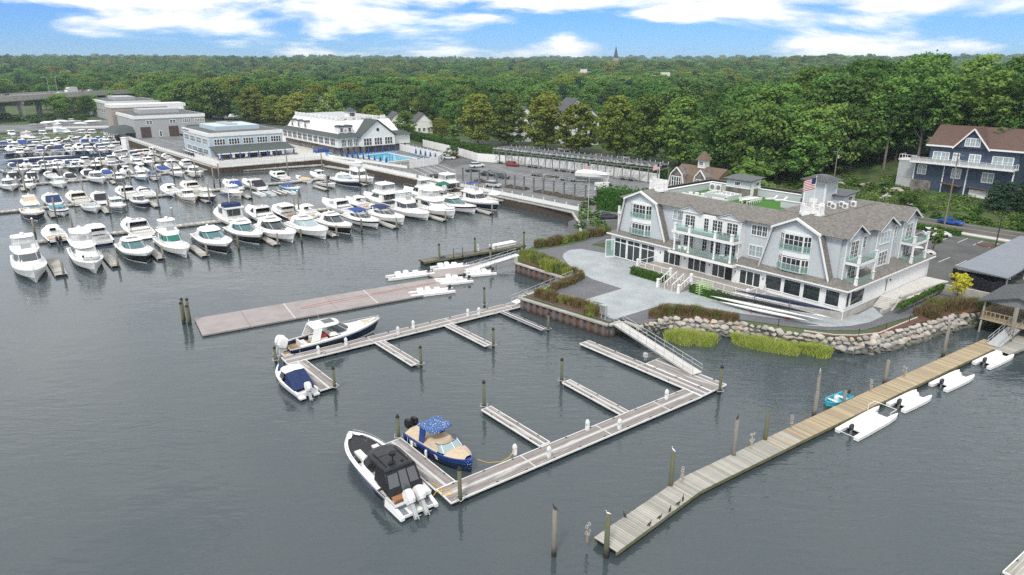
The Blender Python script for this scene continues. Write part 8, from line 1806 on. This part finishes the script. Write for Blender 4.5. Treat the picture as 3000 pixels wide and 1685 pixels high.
lean_roof(nh,16.6,20.8,93.4,95.0,8.3,7.9,'brown_roof');MB().bx(18,19.2,94.9,95.02,z0,7.6).obj('door','brown_door',nh);MB().bx(22.4,27.4,94.9,95.02,z0-.2,7.3).obj('garage_door','white',nh);lean_roof(nh,22,28,94,95,8,7.5,'brown_roof','garage_hood');MB().bx(5.6,9.6,95.5,96,z0+1,12.6).obj('lattice_wall','light_grey',nh);MB().bx(5.4,9.6,95.4,100,12.5,12.75).obj('side_deck','white',nh);rail_run(nh,[(5.5,99),(5.5,95.5),(9.3,95.5)],12.75,1.1).obj('railing','white',nh)
RK=random.Random(2)
for i in range(16):p=S(RK.uniform(-6,10),RK.uniform(86,97));p.z=hill_z(p.x,p.y);o=link('rock_outcrop',RK.choice(ROCKS['boulder_a']));o.location=p;o.scale=(RK.uniform(2,4.5),RK.uniform(1.5,2.5),RK.uniform(.7,1.3));o.rotation_euler.z=RK.uniform(0,3);tag(o,f'pale rock ledge on the planted slope, {nth(i)} counted from the road','rock','slope rocks')
for lab,x,y,rz in(('grey antlered animal sculpture high on the planted slope',8.6,88,.4),('grey animal sculpture low on the slope by the flowers',15.5,85.5,2.6)):
 p=S(x,y);p.z=hill_z(p.x,p.y);t=thing('animal_sculpture',lab,'sculpture',p,rz,'animal sculptures');m_=MB().loft([[(x_,w_*cos(a),z+hh*sin(a))for a in[2*pi*k/8 for k in range(8)]]for x_,w_,z,hh in((-.75,.1,1.0,.12),(-.6,.26,1.0,.3),(0,.28,1.0,.3),(.45,.28,1.1,.34),(.7,.16,1.35,.25),(.9,.12,1.6,.18),(1.15,.1,1.62,.12),(1.35,.06,1.55,.07))])
 for x_ in(-.5,.45):
  for y_ in(-.16,.16):m_.tube((x_,y_,1.0),(x_-.04,y_,.5),.09,6,.06).tube((x_-.04,y_,.5),(x_+.03,y_,0),.06,6,.045)
 m_.obj('body','light_grey',t);MB().path([(.95,.08,1.75),(.9,.35,2.1),(1.1,.5,2.3)],.03).obj('antler','light_grey',t);MB().path([(.95,-.08,1.75),(.9,-.35,2.1),(1.1,-.5,2.3)],.03).obj('antler','light_grey',t)
tag(MB().beam(S(44,81.6,LZ+.7),S(110,81.6,LZ+.7),.7,1.6).obj('stone_wall','rock'),'rough stone wall along the far side of the road','wall');fence('dark board fence above the stone wall',[S(46,82.6),S(100,82.6)],1.6,LZ+1.0,step=2.4,pmat='charcoal',grp='board fences',ph=.0)
ct=thing('shingled_cottage','brown shingled gambrel cottage with cupola behind the boathouse','house',S(-28.5,50.5,LZ),SA);gb=lambda x0,x1,zt:[(x0,4.2),(x0+(x1-x0)*.16,7.4),((x0+x1)/2,zt),(x1-(x1-x0)*.16,7.4),(x1,4.2)]
MB().bx(.4,12.6,.4,9.6,0,4.6).obj('wall','cedar_dark',ct);MB().loft([[(x,y,z)for y,z in((-.4,4.2),(1.6,7.2),(5,9.2),(8.4,7.2),(10.4,4.2))]for x in(-.3,13.3)]).obj('gambrel_roof','cedar_dark',ct)
for x0,x1 in((.2,5.0),(7.6,11.6)):
 d_o=MB().loft([[(x,y,z)for x,z in gb(x0,x1,8.9)]+[]for y in(-.6,5)]).obj('dormer','stone_wall',ct);pr=gb(x0-.1,x1+.1,9.05)
 for a,b_ in zip(pr,pr[1:]):MB().beam((a[0],-.75,a[1]),(b_[0],-.75,b_[1]),.2,.25).obj('barge_board','white',d_o)
 window(d_o,'y',-.6,x0+.9,x1-.9,4.3 if x0<1 else 5.3,6.8,4 if x0<1 else 2,2,'glass_dark',.14,.07,4 if x0<1 else 2)
cp=MB().bx(5.3,7.3,4,6,8.8,10.8).obj('cupola','white',ct);window(cp,'y',4,5.6,7.0,9.5,10.5,2,2,'glass_dark',.12);MB().loft([[(4.8,3.5,10.8),(7.8,3.5,10.8),(7.8,6.5,10.8),(4.8,6.5,10.8)],[(6.2,4.9,13),(6.4,4.9,13),(6.4,5.1,13),(6.2,5.1,13)]]).obj('roof','cedar_dark',cp);MB().bx(-4,.3,-1.2,-1.0,4.2,5.6).obj('balcony_wall','white',ct);MB().bx(-4,12,-1.2,.4,0,4.2).obj('lower_storey','white',ct)
mk('carport_roof',(.22,.24,.275),.6,.08,.5);cpo=thing('carport','long grey flat-roofed carport with white posts at the right edge','carport',S(0,0),SA);MB().slab([(44.4,31.5,4.55),(51.8,30.2,4.55),(51.8,62,4.9),(44.4,62,4.9)],.18).obj('roof','carport_roof',cpo);MB().bx(44.5,51.7,31.7,31.95,4.0,4.38).bx(44.5,44.75,31.9,62,4.1,4.4).obj('fascia','white',cpo)
for x in(45.3,51):
 for y in(33,42,51,60):MB().tube((x,y,LZ),(x,y,4.2),.16,8).obj('post','white',cpo)
fence('black screened enclosure fence in front of the carport',[S(*q)for q in((43.8,32.4),(50.4,28.4),(51.2,31.2),(44.6,33.2),(43.8,32.4))],1.9,LZ+.05,step=1.8,pmat='black_canvas',grp='black fences',ph=0)
gz=thing('gazebo','timber gazebo with grey shingle roof over the water at the right edge','gazebo',S(0,0),SA);MB().bx(53.2,61,15.6,25,1.9,2.15).obj('floor','plank',gz)
MB().slab([(52.6,15,4.55),(57.2,15,6.1),(57.2,26,6.1),(52.6,26,4.55)],.16).slab([(57.2,15,6.1),(61.8,15,4.55),(61.8,26,4.55),(57.2,26,6.1)],.16).obj('roof','slate_grey',gz);MB().face([(53,15.4,4.6),(61.4,15.4,4.6),(57.2,15.4,5.95)]).obj('gable_end','mid_grey',gz)
for x in(53.4,57.2,60.8):
 for y in(15.8,20.4,24.8):MB().bx(x-.1,x+.1,y-.1,y+.1,-1.5,4.6).obj('post','plank_grey',gz)
rail_run(gz,[(53.3,24),(53.3,15.7),(57,15.7)],2.15,1.0,step=.5).obj('railing','plank',gz);MB().bx(54,56.5,17.4,18,2.55,2.65).bx(54.2,54.4,17.5,17.9,2.15,2.55).bx(56.1,56.3,17.5,17.9,2.15,2.55).obj('bench','light_grey',gz)
gq=GS(3075,1600,.5);dock_run('pale dock corner at the bottom right edge of the water',(gq[0],gq[1]-6),(gq[0]+.6,gq[1]+2.5),2.6,edge='white',deckm='plank_grey')
def upole(lab,p,h,lean=0):
 t=thing('utility_pole',lab,'utility pole',p,SA,'utility poles');MB().tube((0,0,0),(lean,0,h),.16,8,.11).obj('pole','bark_pale',t);MB().bx(-1.1+lean,1.1+lean,-.06,.06,h-.5,h-.35).obj('cross_arm','bark_pale',t);MB().tube((.25+lean,.2,h-2.0),(.25+lean,.2,h-1.2),.2,8).obj('transformer','light_grey',t)
P1,P2,P3=S(-2,82.5,LZ),S(28.6,70.8,LZ),S(78,70.6,LZ);upole('wooden utility pole behind the boathouse roof',P1,13);upole('tall pale utility pole before the blue house',P2,16);upole('utility pole on the street behind the pool',G(1205,402,LZ),15);upole('utility pole on the street near the grey-green tree',G(1365,415,LZ),15)
for i,(a,b_,z1,z2)in enumerate(((P1,P2,12.6,13.2),(P1,P2,9.6,9.8),(P2,P3,13.2,13.2),(P2,P3,9.8,9.8),(S(-70,112,LZ),P1,12,12.6))):
 pts_=[a.lerp(b_,k/10)+Vector((0,0,z1+(z2-z1)*k/10-1.6*(k/10)*(1-k/10)))for k in range(11)];tag(MB().path(pts_,.03,4).obj('overhead_wire','rubber'),f'thin overhead wire, {nth(i)} of the spans by the boathouse','wire','overhead wires')
def lamp(lab,p,h,rz,arm=2.2,mat='light_grey'):t=thing('lamp_post',lab,'lamp post',p,rz,'lamp posts');MB().tube((0,0,0),(0,0,h),.14,6,.09).path([(0,0,h),(arm*.5,0,h+.6),(arm,0,h+.7)],.08,5).obj('post',mat,t);MB().bx(arm-.2,arm+.7,-.18,.18,h+.6,h+.78).obj('lamp_head',mat,t)
lamp('dark slim lamp post in the car park island',S(40.8,62.2,LZ),6.5,SA,.5,'charcoal');tag(tri_sheet([S(*q)for q in((37.6,62),(39,60.6),(43,61.2),(44,63),(42.4,64.4),(38.6,63.6))],'traffic_island','mulch',LZ+.16,skirt=LZ),'mulched kerbed island with a lamp post in the car park','traffic island')
#motorway viaduct at the far left
vb=thing('motorway_viaduct','concrete motorway viaduct on tall piers at the far left','bridge',(0,0,0));ln=[(-312,330),(-312,470),(-308,540),(-285,640),(-240,760),(-190,900)]
def rb(w0,w1,za,zb_):
 m_=MB();n_=len(ln);R2=[]
 for i,(x,y)in enumerate(ln):a=Vector(ln[max(0,i-1)]);b_=Vector(ln[min(n_-1,i+1)]);d=(b_-a).normalized();nn=Vector((-d.y,d.x));R2.append([(x+nn.x*w0,y+nn.y*w0,za),(x+nn.x*w1,y+nn.y*w1,za),(x+nn.x*w1,y+nn.y*w1,zb_),(x+nn.x*w0,y+nn.y*w0,zb_)])
 return m_.loft(R2)
rb(-1,29,15.6,16.2).obj('deck','asphalt_old',vb);rb(-1.5,-1,14,17.2).obj('parapet','concrete',vb);rb(29,29.5,14,17.2).obj('parapet','concrete',vb);rb(0,1,13.4,15.6).obj('girder','light_grey',vb);rb(27,28,13.4,15.6).obj('girder','light_grey',vb)
for y in(385,416,449,484,520):
 MB().bx(-341,-311,y-1,y+1,11.6,13.4).obj('cross_head','concrete',vb)
 for x in(-313,-325,-338):MB().bx(x-1.3,x+1.3,y-1.1,y+1.1,-1,11.6).obj('pier','concrete',vb)
VR=random.Random(8)
for i in range(24):
 y=400+i*17+VR.uniform(-4,4);k=max(j for j in range(len(ln)-1)if ln[j][1]<=y);f=(y-ln[k][1])/(ln[k+1][1]-ln[k][1]);x=ln[k][0]+(ln[k+1][0]-ln[k][0])*f;lane=[4,8,13,18,23][i%5];kd='truck' if i%6==1 else VR.choice(['suv','sedan']);m_=VR.choice(['car_white','car_silver','car_black','car_grey','car_red'])if kd!='truck' else 'car_white'
 vehicle(f'{m_[4:]} {dict(truck="lorry", suv="SUV", sedan="car")[kd]}, {nth(i)} counted along the viaduct traffic',(x-lane,y,16.25),pi/2+(0 if lane<12 else pi),kd,m_,'viaduct traffic')
for i in range(9):y=430+i*48;k=max(j for j in range(len(ln)-1)if ln[j][1]<=y);x=ln[k][0]+(ln[k+1][0]-ln[k][0])*(y-ln[k][1])/(ln[k+1][1]-ln[k][1]);lamp(f'tall curved motorway lamp, {nth(i)} counted along the viaduct',(x-(0 if i%2 else 28),y,16),11,pi if i%2 else 0,3.5)
t=thing('road_sign','green motorway direction sign among the lamps','sign',(-262,690,16));mk('sign_green',(.0,.22,.13),.5);MB().bx(-6,6,-.1,.1,5,9).obj('panel','sign_green',t);MB().tube((-4,.2,0),(-4,.2,8),.15,6).obj('post','light_grey',t);MB().tube((4,.2,0),(4,.2,8),.15,6).obj('post','light_grey',t)
#houses in the trees, far church
def cottage(lab,p,rz,w_,d_2,h,roof='slate_grey'):
 t=thing('house',lab,'house',(p.x,p.y,hill_z(p.x,p.y)-.2),rz,'houses among trees');MB().bx(-w_/2,w_/2,-d_2/2,d_2/2,0,h).obj('wall','white',t);MB().loft([[(-w_/2-.4,y,h),(w_/2+.4,y,h),(0,y,h+w_*.45)]for y in(-d_2/2-.1,d_2/2)]).obj('gable','white',t);m_=MB()
 for s_ in(-1,1):q=[(0,-d_2/2-.6,h+w_*.48),(0,d_2/2+.5,h+w_*.48),(s_*(w_/2+.7),d_2/2+.5,h-.2),(s_*(w_/2+.7),-d_2/2-.6,h-.2)];m_.slab(q if s_<0 else q[::-1],.3)
 m_.obj('roof',roof,t)
 for z in(1.2,4.4,7.6):
  if z+2<h:
   for x in(-w_*.28,0,w_*.28):window(t,'y',-d_2/2,x-.8,x+.8,z,z+1.9,2,2,'glass_dark',.18)
for i,(lab,u,v,w_,h,z)in enumerate((('white gabled house peeping between two street trees',1527,412,8,12,0),('large white house with dark slate gables behind the street trees',1672,418,11,14.5,0),('white house wing with dark roof right of the large gabled one',1712,421,8,12,0),('small white house behind the hedge corner',1235,388,9,6,0),('white house behind the club street trees',950,366,9,12,0),('pale house with brown roof left of the street trees',545,340,9,11,0),('small white house by the hedge end',1160,384,9,6,0))):cottage(lab,G(u,v,LZ),SA+pi/2-.3,w_,11,h,'brown_roof' if 'brown' in lab else 'slate_grey')
t=thing('church','distant church with a dark needle spire on the horizon','church',(216,1500,22));MB().bx(-5,5,-5,5,0,28).obj('tower','taupe',t);MB().loft([[(a*q,b_*q,z)for a,b_ in((-1,-1),(1,-1),(1,1),(-1,1))]for q,z in((4.6,28),(.2,52))]).obj('spire','metal_roof',t);MB().bx(5,40,-8,8,0,16).obj('nave','taupe',t)
for i,(x,y,h)in enumerate(((90,900,26),(330,1100,30),(-60,1250,30),(150,700,24))):tag(MB().bx(-16,16,-6,6,0,h).bx(-4,4,-3,3,h,h+3).obj('flat_roofed_block','concrete_pale'),f'pale flat-roofed block showing above the woods, {nth(i)} of four','building','blocks in the woods').location=(x,y,LZ)
#air
hz_=MB().bx(-5600,5600,-300,6450,-1,125).obj('haze','white',kind='stuff');hz_['label']='thin pale summer haze over the whole place';hz_['category']='haze'
hm=bpy.data.materials.new('haze');hm.use_nodes=True;ht=hm.node_tree;ht.nodes.remove(ht.nodes['Principled BSDF']);pv=ht.nodes.new('ShaderNodeVolumePrincipled');pv.inputs['Color'].default_value=(.70,.86,1,1);pv.inputs['Density'].default_value=.00012;pv.inputs['Anisotropy'].default_value=.2;ht.links.new(pv.outputs[0],ht.nodes['Material Output'].inputs['Volume']);hz_.data.materials[0]=hm
